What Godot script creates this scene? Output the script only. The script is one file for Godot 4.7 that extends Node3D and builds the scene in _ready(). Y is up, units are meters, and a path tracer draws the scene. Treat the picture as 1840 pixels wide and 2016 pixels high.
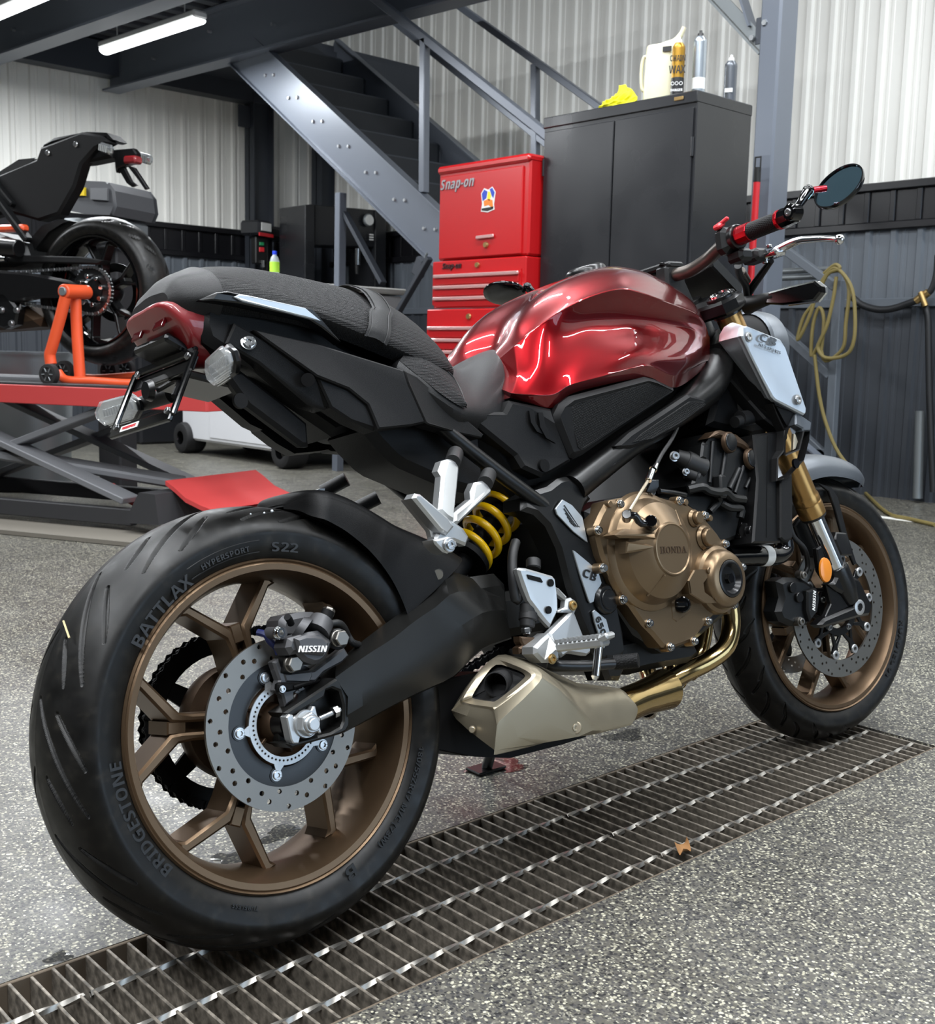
extends Node3D
# Workshop with a red naked motorcycle over a floor drain. Metres, y up.
# World x runs along the drain, z across it towards the viewer.

var T := PackedVector3Array()      # triangles of the mesh being built
var X := Transform3D.IDENTITY      # placement of the shape being added
var m := {}                        # materials by name
var rng := RandomNumberGenerator.new()
var BIKE: Node3D

func _ready():
	rng.seed = 7
	make_view()
	make_materials()
	make_room()
	make_drain()
	make_background()
	make_second_bike()
	make_motorcycle()

# ---------------------------------------------------------------- mesh tools
func tri(a: Vector3, b: Vector3, c: Vector3):
	T.append(X * a)
	T.append(X * b)
	T.append(X * c)

func quad(a: Vector3, b: Vector3, c: Vector3, d: Vector3):
	tri(a, b, c)
	tri(a, c, d)

func V(a: Array) -> Array:
	var o := []
	for i in a.size() / 3:
		o.append(Vector3(a[i * 3], a[i * 3 + 1], a[i * 3 + 2]))
	return o

func V2(a) -> PackedVector2Array:
	if a is PackedVector2Array:
		return a
	var o := PackedVector2Array()
	for i in a.size() / 2:
		o.append(Vector2(a[i * 2], a[i * 2 + 1]))
	return o

func meshed(angle := 38.0) -> ArrayMesh:
	var n := T.size() / 3
	var fn := PackedVector3Array()
	var tr := PackedVector3Array()
	for i in n:
		var c := (T[i * 3 + 2] - T[i * 3]).cross(T[i * 3 + 1] - T[i * 3])
		if c.length_squared() > 1e-20:
			fn.append(c)
			tr.append(T[i * 3])
			tr.append(T[i * 3 + 1])
			tr.append(T[i * 3 + 2])
	n = fn.size()
	var lim := cos(deg_to_rad(angle))
	var un := PackedVector3Array()
	un.resize(n)
	for i in n:
		un[i] = fn[i].normalized()
	var at := {}
	var lists := []
	var idx := PackedInt32Array()
	idx.resize(n * 3)
	for i in n * 3:
		var k := Vector3i((tr[i] * 20000.0).round())
		var j: int = at.get(k, -1)
		if j < 0:
			j = lists.size()
			at[k] = j
			lists.append([])
		lists[j].append(i / 3)
		idx[i] = j
	var nn := PackedVector3Array()
	nn.resize(n * 3)
	for i in n * 3:
		var me := un[i / 3]
		var s := Vector3.ZERO
		for f: int in lists[idx[i]]:
			var d := me.dot(un[f])
			if d > lim:
				s += fn[f]
			elif d < -lim:
				s -= fn[f]
		nn[i] = s.normalized() if s.length_squared() > 1e-24 else me
	var arr := []
	arr.resize(Mesh.ARRAY_MAX)
	arr[Mesh.ARRAY_VERTEX] = tr
	arr[Mesh.ARRAY_NORMAL] = nn
	var am := ArrayMesh.new()
	am.add_surface_from_arrays(Mesh.PRIMITIVE_TRIANGLES, arr)
	T = PackedVector3Array()
	X = Transform3D.IDENTITY
	return am

func add(called: String, mat: String, parent: Node = self, angle := 38.0) -> MeshInstance3D:
	return put(called, meshed(angle), mat, parent)

func put(called: String, me: Mesh, mat: String, parent: Node = self) -> MeshInstance3D:
	var o := MeshInstance3D.new()
	o.name = called
	o.mesh = me
	o.material_override = m[mat]
	parent.add_child(o, true)
	return o

func node(called: String, parent: Node = self, xf := Transform3D.IDENTITY) -> Node3D:
	var o := Node3D.new()
	o.name = called
	parent.add_child(o, true)
	o.transform = xf
	return o

func tag(o: Node, label: String, category := "", group := "", kind := ""):
	o.set_meta("label", label)
	if category:
		o.set_meta("category", category)
	if group:
		o.set_meta("group", group)
	if kind:
		o.set_meta("kind", kind)
	return o

func inset(p: PackedVector2Array, d: float) -> PackedVector2Array:
	var o := PackedVector2Array()
	var n := p.size()
	for i in n:
		var a := (p[i] - p[(i + n - 1) % n]).normalized()
		var b := (p[(i + 1) % n] - p[i]).normalized()
		var na := Vector2(-a.y, a.x)
		var nb := Vector2(-b.y, b.x)
		var q := na + nb
		var k := 1.0 + na.dot(nb)
		o.append(p[i] + q * (d / maxf(k, 0.35)))
	return o

func ccw(p: PackedVector2Array) -> PackedVector2Array:
	var s := 0.0
	for i in p.size():
		s += p[i].cross(p[(i + 1) % p.size()])
	if s < 0.0:
		var q := p.duplicate()
		q.reverse()
		return q
	return p

# polygon in the xy plane drawn out along z, with chamfered rims
func prism(pp, z0: float, z1: float, bev := 0.0, bev0 := -1.0):
	var p := ccw(V2(pp))
	if z1 < z0:
		var t := z0
		z0 = z1
		z1 = t
	if bev0 < 0.0:
		bev0 = bev
	var n := p.size()
	var rings := []
	if bev0 > 0.0:
		rings.append([inset(p, bev0), z0])
	rings.append([p, z0 + bev0])
	rings.append([p, z1 - bev])
	if bev > 0.0:
		rings.append([inset(p, bev), z1])
	for k in rings.size() - 1:
		var a: PackedVector2Array = rings[k][0]
		var b: PackedVector2Array = rings[k + 1][0]
		var za: float = rings[k][1]
		var zb: float = rings[k + 1][1]
		for i in n:
			var j := (i + 1) % n
			quad(Vector3(a[i].x, a[i].y, za), Vector3(b[i].x, b[i].y, zb), Vector3(b[j].x, b[j].y, zb), Vector3(a[j].x, a[j].y, za))
	for e in [[rings[0], false], [rings[-1], true]]:
		var q: PackedVector2Array = e[0][0]
		var z: float = e[0][1]
		var t := Geometry2D.triangulate_polygon(q)
		if t.is_empty():
			q = p
			t = Geometry2D.triangulate_polygon(p)
		for i in t.size() / 3:
			var a := Vector3(q[t[i * 3]].x, q[t[i * 3]].y, z)
			var b := Vector3(q[t[i * 3 + 1]].x, q[t[i * 3 + 1]].y, z)
			var c := Vector3(q[t[i * 3 + 2]].x, q[t[i * 3 + 2]].y, z)
			if e[1]:
				tri(a, c, b)
			else:
				tri(a, b, c)

# outline of points in space, made into a plate that reaches back by off
func plate(pp, off: Vector3, bev := 0.0):
	var p: Array = V(pp) if pp[0] is float else pp
	var ax := off.abs().max_axis_index()
	var flat := PackedVector2Array()
	for q: Vector3 in p:
		flat.append(Vector2(q.x, q.y) if ax == 2 else (Vector2(q.x, q.z) if ax == 1 else Vector2(q.z, q.y)))
	if ccw(flat) != flat:
		flat.reverse()
		p = p.duplicate()
		p.reverse()
	var n := p.size()
	var ins := inset(flat, bev)
	var top := []
	var low := []
	var step := off.normalized() * bev
	for i in n:
		var d := ins[i] - flat[i]
		var q: Vector3 = p[i]
		top.append(q + (Vector3(d.x, d.y, 0) if ax == 2 else (Vector3(d.x, 0, d.y) if ax == 1 else Vector3(0, d.y, d.x))))
		low.append(q + step)
	var t := Geometry2D.triangulate_polygon(flat)
	for i in t.size() / 3:
		tri(top[t[i * 3]], top[t[i * 3 + 1]], top[t[i * 3 + 2]])
		tri(p[t[i * 3]] + off, p[t[i * 3 + 1]] + off, p[t[i * 3 + 2]] + off)
	for i in n:
		var j := (i + 1) % n
		if bev > 0.0:
			quad(top[i], low[i], low[j], top[j])
		quad(low[i], p[i] + off, p[j] + off, low[j])

func spl(pp, sub: int, closed := false) -> Array:
	var p: Array = V(pp) if pp[0] is float else pp
	var o := []
	var n := p.size()
	var last := n if closed else n - 1
	for i in last:
		var a: Vector3 = p[(i - 1 + n) % n] if closed or i > 0 else p[0] * 2.0 - p[1]
		var b: Vector3 = p[i]
		var c: Vector3 = p[(i + 1) % n]
		var d: Vector3 = p[(i + 2) % n] if closed or i + 2 < n else c * 2.0 - b
		for k in sub:
			o.append(b.cubic_interpolate(c, a, d, float(k) / sub))
	if not closed:
		o.append(p[n - 1])
	return o

func splf(r: Array, sub: int) -> Array:
	var o := []
	for i in r.size() - 1:
		for k in sub:
			o.append(lerpf(r[i], r[i + 1], float(k) / sub))
	o.append(r[-1])
	return o

func tube(pp, r, seg := 10, sub := 0, cap := true, closed := false):
	var p: Array = V(pp) if pp[0] is float else pp
	var rr := []
	if r is Array:
		rr = r
	else:
		for q in p:
			rr.append(r)
	if sub > 0:
		p = spl(p, sub, closed)
		rr = splf(rr, sub) if not closed else []
		while rr.size() < p.size():
			rr.append(r if not r is Array else rr[-1])
	var n := p.size()
	var rings := []
	var up := Vector3.ZERO
	for i in n:
		var d: Vector3
		if closed:
			d = p[(i + 1) % n] - p[(i + n - 1) % n]
		else:
			d = p[mini(i + 1, n - 1)] - p[maxi(i - 1, 0)]
		d = d.normalized()
		if up == Vector3.ZERO:
			up = Vector3.UP if absf(d.y) < 0.9 else Vector3.RIGHT
		up = (up - d * d.dot(up)).normalized()
		var s := d.cross(up)
		var ring := []
		for k in seg:
			var t := TAU * k / seg
			ring.append(p[i] + (up * cos(t) + s * sin(t)) * rr[i])
		rings.append(ring)
	skin(rings, true, closed)
	if cap and not closed:
		fan(rings[0], p[0])
		fan(rings[-1], p[-1])

func fan(ring: Array, c: Vector3):
	for k in ring.size():
		tri(c, ring[k], ring[(k + 1) % ring.size()])

func middle(ring: Array) -> Vector3:
	var s := Vector3.ZERO
	for q: Vector3 in ring:
		s += q
	return s / ring.size()

# surface through rows of points
func skin(rows: Array, around := false, along := false):
	var n := rows.size()
	var k: int = rows[0].size()
	for i in (n if along else n - 1):
		var a: Array = rows[i]
		var b: Array = rows[(i + 1) % n]
		for j in (k if around else k - 1):
			var l := (j + 1) % k
			quad(a[j], b[j], b[l], a[l])

# rows given as flat lists, smoothed with sub steps along the rows and across them
func sheet(rows: Array, su := 4, sv := 1, around := false) -> Array:
	var r := []
	for w in rows:
		var q: Array = V(w) if w[0] is float else w
		r.append(spl(q, su, around) if su > 1 else q)
	if sv > 1:
		var cols := []
		for j in r[0].size():
			var col := []
			for i in r.size():
				col.append(r[i][j])
			cols.append(spl(col, sv))
		var o := []
		for i in cols[0].size():
			var row := []
			for j in cols.size():
				row.append(cols[j][i])
			o.append(row)
		r = o
	skin(r, around)
	return r

func frame(axis: Vector3) -> Basis:
	var y := axis.normalized()
	var h := Vector3.UP if absf(y.y) < 0.9 else Vector3.RIGHT
	var x := h.cross(y).normalized()
	return Basis(x, y, x.cross(y))

# profile of (radius, height) pairs turned round an axis
func lathe(o: Vector3, axis: Vector3, prof: Array, seg := 32, a0 := 0.0, a1 := TAU):
	var b := frame(axis)
	var rows := []
	var full := absf(a1 - a0 - TAU) < 1e-4
	for i in prof.size() / 2:
		var row := []
		for k in (seg if full else seg + 1):
			var t := a0 + (a1 - a0) * k / seg
			row.append(o + b * Vector3(prof[i * 2] * cos(t), prof[i * 2 + 1], prof[i * 2] * sin(t)))
		rows.append(row)
	skin(rows, full)

func cyl(a: Vector3, b: Vector3, r: float, r2 := -1.0, seg := 20, bev := 0.0):
	if r2 < 0.0:
		r2 = r
	var h := a.distance_to(b)
	if bev > 0.0:
		lathe(a, b - a, [0.0, 0.0, r - bev, 0.0, r, bev, r2, h - bev, r2 - bev, h, 0.0, h], seg)
	else:
		lathe(a, b - a, [0.0, 0.0, r, 0.0, r2, h, 0.0, h], seg)

func box(c: Vector3, s: Vector3, bev := 0.0, turn := Basis.IDENTITY):
	var keep := X
	X = X * Transform3D(turn, c)
	var h := s * 0.5
	if bev <= 0.0:
		prism(PackedVector2Array([Vector2(-h.x, -h.y), Vector2(h.x, -h.y), Vector2(h.x, h.y), Vector2(-h.x, h.y)]), -h.z, h.z)
	else:
		var q := PackedVector2Array([Vector2(-h.x + bev, -h.y), Vector2(h.x - bev, -h.y), Vector2(h.x, -h.y + bev), Vector2(h.x, h.y - bev), Vector2(h.x - bev, h.y), Vector2(-h.x + bev, h.y), Vector2(-h.x, h.y - bev), Vector2(-h.x, -h.y + bev)])
		prism(q, -h.z, h.z, bev)
	X = keep

# bar of rectangular section from a to b
func bar(a: Vector3, b: Vector3, w: float, h: float, up := Vector3.UP, bev := 0.0):
	var d := (b - a).normalized()
	var s := d.cross(up).normalized()
	box((a + b) * 0.5, Vector3(w, h, a.distance_to(b)), bev, Basis(s, s.cross(d), -d))

func ball(c: Vector3, r: Vector3, seg := 16):
	var rows := []
	for i in seg / 2 + 1:
		var t := PI * i / (seg / 2)
		var row := []
		for k in seg:
			var u := TAU * k / seg
			row.append(c + Vector3(sin(t) * cos(u), cos(t), sin(t) * sin(u)) * r)
		rows.append(row)
	skin(rows, true)

# socket head screw: base at o, head towards axis
func screw(o: Vector3, axis: Vector3, r: float, h: float, hexed := true):
	var keep := X
	X = X * Transform3D(frame(axis), o)
	lathe(Vector3.ZERO, Vector3.UP, [r * 1.25, 0.0, r * 1.25, h * 0.18, r, h * 0.2, r, h * 0.88, r * 0.9, h], 16)
	var a := []
	var b := []
	var c := []
	for k in 24:
		var t := TAU * k / 24.0
		var u := fmod(t, TAU / 6.0) - TAU / 12.0
		var hr := r * 0.5 / cos(u) if hexed else r * 0.45
		a.append(Vector3(cos(t) * r * 0.9, h, sin(t) * r * 0.9))
		b.append(Vector3(cos(t) * hr, h, sin(t) * hr))
		c.append(Vector3(cos(t) * hr, h * 0.35, sin(t) * hr))
	skin([a, b, c], true)
	fan(c, Vector3(0, h * 0.35, 0))
	X = keep

func hexnut(o: Vector3, axis: Vector3, r: float, h: float, rh := 0.0):
	var keep := X
	X = X * Transform3D(frame(axis), o)
	var rows := []
	for e in [[1.0, 0.0], [1.0, h * 0.85], [0.88, h], [0.0, h]] if rh <= 0.0 else [[1.0, 0.0], [1.0, h * 0.85], [0.88, h], [rh / r, h], [rh / r, h * 0.2], [0.0, h * 0.2]]:
		var row := []
		for k in 6:
			row.append(Vector3(cos(TAU * k / 6.0) * r * e[0], e[1], sin(TAU * k / 6.0) * r * e[0]))
		rows.append(row)
	skin(rows, true)
	X = keep

# flat ring with round holes [radius, angle, hole radius], each at an angle of its own; ring axis is z
func drilled(ri, ro, z0: float, z1: float, holes: Array, steps := 4):
	holes.sort_custom(func(a, b): return a[1] < b[1])
	var n := holes.size()
	for i in n:
		var p: Array = holes[i]
		var q: Array = holes[(i + 1) % n]
		var t0: float = p[1]
		var t1: float = q[1] + (TAU if i == n - 1 else 0.0)
		var poly := PackedVector2Array()
		var e0 := Vector2(cos(t0), sin(t0))
		var e1 := Vector2(cos(t1), sin(t1))
		poly.append(e0 * ri)
		for k in 5:
			var u := PI * k / 4.0
			poly.append(e0 * (p[0] - cos(u) * p[2]) + Vector2(-e0.y, e0.x) * (sin(u) * p[2]))
		for k in steps + 1:
			var t := lerpf(t0, t1, float(k) / steps)
			poly.append(Vector2(cos(t), sin(t)) * ro)
		for k in 5:
			var u := PI * k / 4.0
			poly.append(e1 * (q[0] + cos(u) * q[2]) - Vector2(-e1.y, e1.x) * (sin(u) * q[2]))
		for k in range(steps, 0, -1):
			var t := lerpf(t0, t1, float(k) / steps)
			poly.append(Vector2(cos(t), sin(t)) * ri)
		prism(poly, z0, z1)

func words(s: String, h: float, depth: float, xf: Transform3D, slant := 0.0, face := "Droid Sans", bold := true, wide := 1.0):
	var tm := TextMesh.new()
	var f := SystemFont.new()
	f.font_names = PackedStringArray([face])
	if bold:
		f.font_weight = 700
	tm.font = f
	tm.font_size = 32
	tm.pixel_size = h / 32.0 * 1.35
	tm.depth = depth
	tm.text = s
	tm.curve_step = 2.0
	var a := tm.get_mesh_arrays()
	var v: PackedVector3Array = a[Mesh.ARRAY_VERTEX]
	var ix = a[Mesh.ARRAY_INDEX]
	var keep := X
	X = X * xf
	if ix == null or ix.size() == 0:
		ix = PackedInt32Array(range(v.size()))
	for i in ix:
		var q := v[i]
		T.append(X * Vector3(q.x * wide + q.y * slant, q.y, q.z))
	X = keep

# a sheet of words bent round the z axis at radius r, letters standing outward
func ring_words(s: String, h: float, depth: float, r: float, mid: float, z: float, wide := 1.0, face := "Droid Sans", flip := false):
	var keep := T
	T = PackedVector3Array()
	words(s, h, depth, Transform3D.IDENTITY, 0.0, face, true, wide)
	var t := T
	T = keep
	for q in t:
		var rr := r + (-q.y if flip else q.y)
		var a := mid + (q.x / r if flip else -q.x / r)
		tri_point(Vector3(cos(a) * rr, sin(a) * rr, z + q.z))

func tri_point(q: Vector3):
	T.append(X * q)


# ---------------------------------------------------------------- camera, environment, big lights
func make_view():
	var cam := Camera3D.new()
	cam.name = "camera"
	cam.fov = 48.166
	cam.near = 0.05
	cam.far = 60.0
	add_child(cam)
	cam.transform = Transform3D(Basis(Vector3.UP, -0.74345) * Basis(Vector3.RIGHT, -0.1373) * Basis(Vector3.BACK, 0.02302), Vector3(-0.86295, 0.84618, 1.3201))
	cam.current = true
	var we := WorldEnvironment.new()
	we.name = "environment"
	var e := Environment.new()
	e.background_mode = Environment.BG_COLOR
	e.background_color = Color(0.62, 0.70, 0.80)
	e.tonemap_mode = Environment.TONE_MAPPER_LINEAR
	e.tonemap_exposure = 1.0
	e.sdfgi_enabled = true
	e.ssao_enabled = true
	e.ssil_enabled = true
	we.environment = e
	var lens := CameraAttributesPhysical.new()
	lens.frustum_focal_length = 26.85
	lens.frustum_focus_distance = 1.9
	lens.exposure_aperture = 9.0
	we.camera_attributes = lens
	add_child(we)

func strip_light(at: Vector3, turn: float, length: float, energy: float, label: String, glow := 6.0):
	var o := node("strip_light", self, Transform3D(Basis(Vector3.UP, turn), at))
	tag(o, label, "lamp", "LED strip lights")
	X = Transform3D(Basis(), Vector3(0, 0.012, 0))
	box(Vector3(0, 0.03, 0), Vector3(0.11, 0.05, length), 0.012)
	add("housing", "lamp_body", o)
	var prof := []
	var rows := []
	for e in [-0.5, 0.5]:
		var row := []
		for k in 13:
			var t := PI + PI * k / 12.0
			row.append(Vector3(cos(t) * 0.05, sin(t) * 0.034 + 0.014, e * (length - 0.03)))
		rows.append(row)
	skin(rows)
	for row in rows:
		for k in 12:
			tri(Vector3(0, 0.014, row[0].z), row[k], row[k + 1])
	var g := add("diffuser_light", "lamp_glow", o)
	for s in [-0.35, 0.35]:
		X = Transform3D(Basis(), Vector3(0, 0.06, s * length))
		cyl(Vector3.ZERO, Vector3(0, 0.10, 0), 0.004, -1, 6)
		add("hanger", "lamp_body", o)
	var l := AreaLight3D.new()
	l.name = "light"
	l.area_size = Vector2(0.1, length)
	l.area_normalize_energy = true
	l.light_energy = energy
	l.light_color = Color(0.97, 0.985, 1.0)
	l.shadow_enabled = true
	l.area_range = 25.0
	l.area_attenuation = 2.0
	o.add_child(l)
	l.transform = Transform3D(Basis(Vector3.RIGHT, -PI / 2), Vector3(0, -0.03, 0))
	return o


# ---------------------------------------------------------------- materials
func mk(called: String, hex: String, rough: float, metal := 0.0, spec := 0.5) -> StandardMaterial3D:
	var s := StandardMaterial3D.new()
	s.resource_name = called
	s.albedo_color = Color.html(hex)
	s.roughness = rough
	s.metallic = metal
	s.metallic_specular = spec
	m[called] = s
	return s

func noise_tex(freq: float, size := 512, normal := false, strength := 4.0, type := FastNoiseLite.TYPE_SIMPLEX_SMOOTH, lo := 0.0, hi := 1.0, sd := 1) -> NoiseTexture2D:
	var n := FastNoiseLite.new()
	n.noise_type = type
	n.frequency = freq
	n.seed = sd
	n.fractal_octaves = 4
	var t := NoiseTexture2D.new()
	t.width = size
	t.height = size
	t.seamless = true
	t.noise = n
	if normal:
		t.as_normal_map = true
		t.bump_strength = strength
	else:
		var g := Gradient.new()
		g.set_color(0, Color(lo, lo, lo))
		g.set_color(1, Color(hi, hi, hi))
		t.color_ramp = g
	return t

func tripl(s: StandardMaterial3D, scale: float, world := false):
	s.uv1_triplanar = true
	s.uv1_world_triplanar = world
	s.uv1_scale = Vector3.ONE * scale

func grainy(s: StandardMaterial3D, t: Texture2D, scale: float, amount: float):
	s.normal_enabled = true
	s.normal_texture = t
	s.normal_scale = amount
	tripl(s, scale)

func flake_floor() -> ImageTexture:
	var im := Image.create(2048, 2048, false, Image.FORMAT_RGB8)
	var r := RandomNumberGenerator.new()
	r.seed = 11
	im.fill(Color8(100, 98, 94))
	for i in 230000:
		var x := r.randi_range(0, 2040)
		var y := r.randi_range(0, 2040)
		var w := r.randi_range(2, 7)
		var h := r.randi_range(2, 5)
		var k := r.randf()
		var c: Color
		if k < 0.45:
			var g := r.randi_range(44, 88)
			c = Color8(g, g, g + 2)
		elif k < 0.84:
			var g := r.randi_range(95, 142)
			c = Color8(g, g - 2, g - 10)
		else:
			var g := r.randi_range(160, 225)
			c = Color8(g, g - 3, g - 20)
		im.fill_rect(Rect2i(x, y, w, h), c)
		im.fill_rect(Rect2i(x + 1, y - 1, maxi(w - 2, 1), h + 2), c)
	for i in 9000:
		var g := r.randi_range(195, 240)
		var x := r.randi_range(0, 2040)
		var y := r.randi_range(0, 2040)
		var w := r.randi_range(3, 6)
		im.fill_rect(Rect2i(x, y, w, 3), Color8(g, g - 4, g - 25))
		im.fill_rect(Rect2i(x + 1, y - 1, w - 2, 5), Color8(g, g - 4, g - 25))
	return ImageTexture.create_from_image(im)

# cloth of fine raised dots, as a height picture
func dots_tex() -> ImageTexture:
	var im := Image.create(256, 256, false, Image.FORMAT_RGB8)
	for y in 256:
		for x in 256:
			var u := sin(TAU * (x + y) / 32.0) * sin(TAU * (x - y) / 32.0)
			var g := clampf(0.5 + 0.6 * u, 0, 1)
			im.set_pixel(x, y, Color(g, g, g))
	im.bump_map_to_normal_map(6.0)
	return ImageTexture.create_from_image(im)

# rubber knee pad with engraved triangles
func triangles_tex() -> ImageTexture:
	var im := Image.create(256, 256, false, Image.FORMAT_RGB8)
	for y in 256:
		for x in 256:
			var d := 1.0
			for a in 3:
				var dir := Vector2.from_angle(a * PI / 3.0 + 0.2)
				var t := fposmod(Vector2(x, y).dot(dir) / 18.0, 1.0)
				d = minf(d, absf(t - 0.5) * 4.0)
			var g := clampf(d, 0.0, 1.0)
			im.set_pixel(x, y, Color(g, g, g))
	im.bump_map_to_normal_map(5.0)
	return ImageTexture.create_from_image(im)

func make_materials():
	var fine := noise_tex(0.12, 512, true, 6.0)
	var smudge := noise_tex(0.012, 512, false, 0, FastNoiseLite.TYPE_SIMPLEX_SMOOTH, 0.55, 1.0, 5)
	var dust := noise_tex(0.018, 512, false, 0, FastNoiseLite.TYPE_SIMPLEX_SMOOTH, 0.38, 0.8, 21)
	dust.color_ramp.set_color(0, Color(0.36, 0.36, 0.37))
	dust.color_ramp.set_color(1, Color(0.95, 0.92, 0.86))
	dust.color_ramp.add_point(0.55, Color(0.44, 0.44, 0.44))
	var s: StandardMaterial3D
	# building
	s = mk("floor", "#c9c8c4", 0.52, 0.0, 0.5)
	s.albedo_texture = flake_floor()
	tripl(s, 0.62, true)
	s.roughness_texture = smudge
	s = mk("wall_white", "#e3e2dc", 0.55)
	s = mk("wall_band", "#131316", 0.28)
	s = mk("wall_grey", "#5a6067", 0.5)
	s = mk("wall_dark", "#33373d", 0.55)
	mk("room_plain", "#4a4b4d", 0.85)
	mk("ceiling_sheet", "#b4b5b6", 0.85)
	mk("mat_brown", "#6a655c", 0.75)
	mk("steel_paint", "#6a707a", 0.33, 0.2)
	mk("steel_dark", "#3a3e45", 0.45, 0.2)
	mk("deck_metal", "#5c5e63", 0.5, 0.5)
	mk("tread_metal", "#2c2f33", 0.55, 0.3)
	mk("bolt_zinc", "#c9ccce", 0.3, 0.9)
	mk("line_paint", "#e9e8e2", 0.6)
	mk("channel_mud", "#5e5346", 0.9)
	s = mk("grate_steel", "#a0978a", 0.55, 0.3)
	s.albedo_texture = noise_tex(0.03, 512, false, 0, FastNoiseLite.TYPE_SIMPLEX_SMOOTH, 0.45, 1.0, 9)
	tripl(s, 3.0, true)
	s = mk("grate_rod", "#a5a19a", 0.35, 0.85)
	s = mk("lamp_body", "#d8d9d6", 0.5)
	s = mk("lamp_glow", "#ffffff", 0.5)
	s.emission_enabled = true
	s.emission = Color(0.97, 0.99, 1.0)
	s.emission_energy_multiplier = 5.0
	s = mk("day_pane", "#e8f0f8", 0.3)
	s.emission_enabled = true
	s.emission = Color(0.72, 0.86, 1.0)
	s.emission_energy_multiplier = 1.4
	# workshop things
	s = mk("tool_red", "#b3161a", 0.28)
	s.clearcoat_enabled = true
	s.clearcoat = 0.5
	s.clearcoat_roughness = 0.2
	mk("drawer_trim", "#e8b9b6", 0.25, 0.6)
	s = mk("cabinet_black", "#1d1e21", 0.38)
	s.roughness_texture = noise_tex(0.006, 512, false, 0, FastNoiseLite.TYPE_SIMPLEX_SMOOTH, 0.6, 1.0, 3)
	tripl(s, 0.6)
	mk("seam_black", "#050506", 0.7)
	mk("badge_grey", "#9b9c9f", 0.3, 0.7)
	mk("badge_dark", "#3a1416", 0.4)
	mk("brass", "#a58a5a", 0.35, 0.8)
	mk("cart_white", "#cfd0d3", 0.4)
	mk("cart_edge", "#dddcd8", 0.4)
	mk("tyre_black", "#151516", 0.75)
	mk("rubber", "#0d0d0e", 0.55)
	mk("lift_red", "#b33a39", 0.55)
	mk("lift_grey", "#6f7073", 0.5, 0.2)
	mk("machine_grey", "#4a4b4e", 0.5)
	mk("lift_dark", "#2b2b2d", 0.6)
	mk("orange_paint", "#d9522b", 0.4)
	mk("galvanised", "#83888a", 0.4, 0.6)
	mk("green_button", "#1d7a4a", 0.4)
	mk("red_button", "#c3242c", 0.4)
	mk("yellow_label", "#e6c51f", 0.5)
	mk("white_label", "#d9d9d6", 0.5)
	mk("cardboard", "#b09468", 0.8)
	s = mk("hose_olive", "#75683a", 0.6)
	mk("hose_black", "#17181a", 0.5)
	s = mk("jug_plastic", "#dedbbf", 0.35)
	s.backlight_enabled = true
	s.backlight = Color(0.5, 0.49, 0.4)
	s.subsurf_scatter_enabled = true
	s.subsurf_scatter_strength = 0.2
	s = mk("cloth_yellow", "#e0dc2a", 0.9)
	mk("can_gold", "#a87f2a", 0.3, 0.6)
	mk("can_black", "#1a1a1c", 0.35)
	mk("can_silver", "#a2aab1", 0.25, 0.7)
	mk("can_grey", "#5c6066", 0.3, 0.5)
	mk("cap_white", "#dcdcd8", 0.4)
	mk("ink_black", "#0a0a0a", 0.5)
	mk("ink_white", "#e8e8e6", 0.5)
	mk("sticker_blue", "#1c3fae", 0.4)
	mk("sticker_orange", "#e07a1d", 0.4)
	mk("sticker_yellow", "#f0d12a", 0.4)
	s = mk("bottle_clear", "#dfe8ee", 0.05)
	s.transparency = BaseMaterial3D.TRANSPARENCY_ALPHA
	s.albedo_color.a = 0.35
	mk("bottle_label", "#9fce3a", 0.5)
	mk("cap_blue", "#1c3fd0", 0.4)
	mk("broom_red", "#c2242b", 0.35)
	s = mk("leaf_brown", "#8a6238", 0.8)
	s = mk("wet", "#0c0c0c", 0.03)
	s.transparency = BaseMaterial3D.TRANSPARENCY_ALPHA
	s.albedo_color.a = 0.45
	# motorcycle
	s = mk("candy_red", "#76020a", 0.3, 0.9)
	s.clearcoat_enabled = true
	s.clearcoat = 1.0
	s.clearcoat_roughness = 0.02
	grainy(s, noise_tex(0.45, 512, true, 2.0, FastNoiseLite.TYPE_VALUE), 9.0, 0.1)
	s = mk("black_plastic", "#0a0a0b", 0.5, 0.0, 0.35)
	grainy(s, fine, 12.0, 0.25)
	s = mk("matt_plastic", "#0e0e0f", 0.56, 0.0, 0.35)
	grainy(s, fine, 14.0, 0.35)
	s = mk("gloss_black", "#060607", 0.08)
	s = mk("satin_black", "#0e0e0f", 0.28, 0.1)
	s = mk("frame_black", "#121212", 0.34, 0.4)
	s = mk("swingarm_black", "#1f1f1e", 0.38, 0.5)
	grainy(s, noise_tex(0.3, 512, true, 3.0), 10.0, 0.12)
	s = mk("deep_black", "#040405", 0.6, 0.0, 0.3)
	s = mk("seat_cloth", "#121213", 0.6, 0.0, 0.35)
	grainy(s, dots_tex(), 24.0, 1.2)
	s = mk("seat_vinyl", "#141415", 0.5, 0.0, 0.4)
	grainy(s, fine, 16.0, 0.6)
	s = mk("knee_pad", "#0c0c0d", 0.6, 0.0, 0.35)
	grainy(s, triangles_tex(), 18.0, 0.6)
	s = mk("tyre", "#262523", 0.55, 0.0, 0.4)
	s.roughness_texture = smudge
	s.albedo_texture = dust
	tripl(s, 4.0)
	s = mk("tyre_mark", "#101011", 0.45)
	mk("bronze", "#63503d", 0.36, 0.75)
	mk("bronze_dark", "#4a3a2c", 0.45, 0.7)
	s = mk("bronze_case", "#7b6851", 0.33, 0.8)
	mk("gold_fork", "#a98450", 0.27, 0.85)
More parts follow.
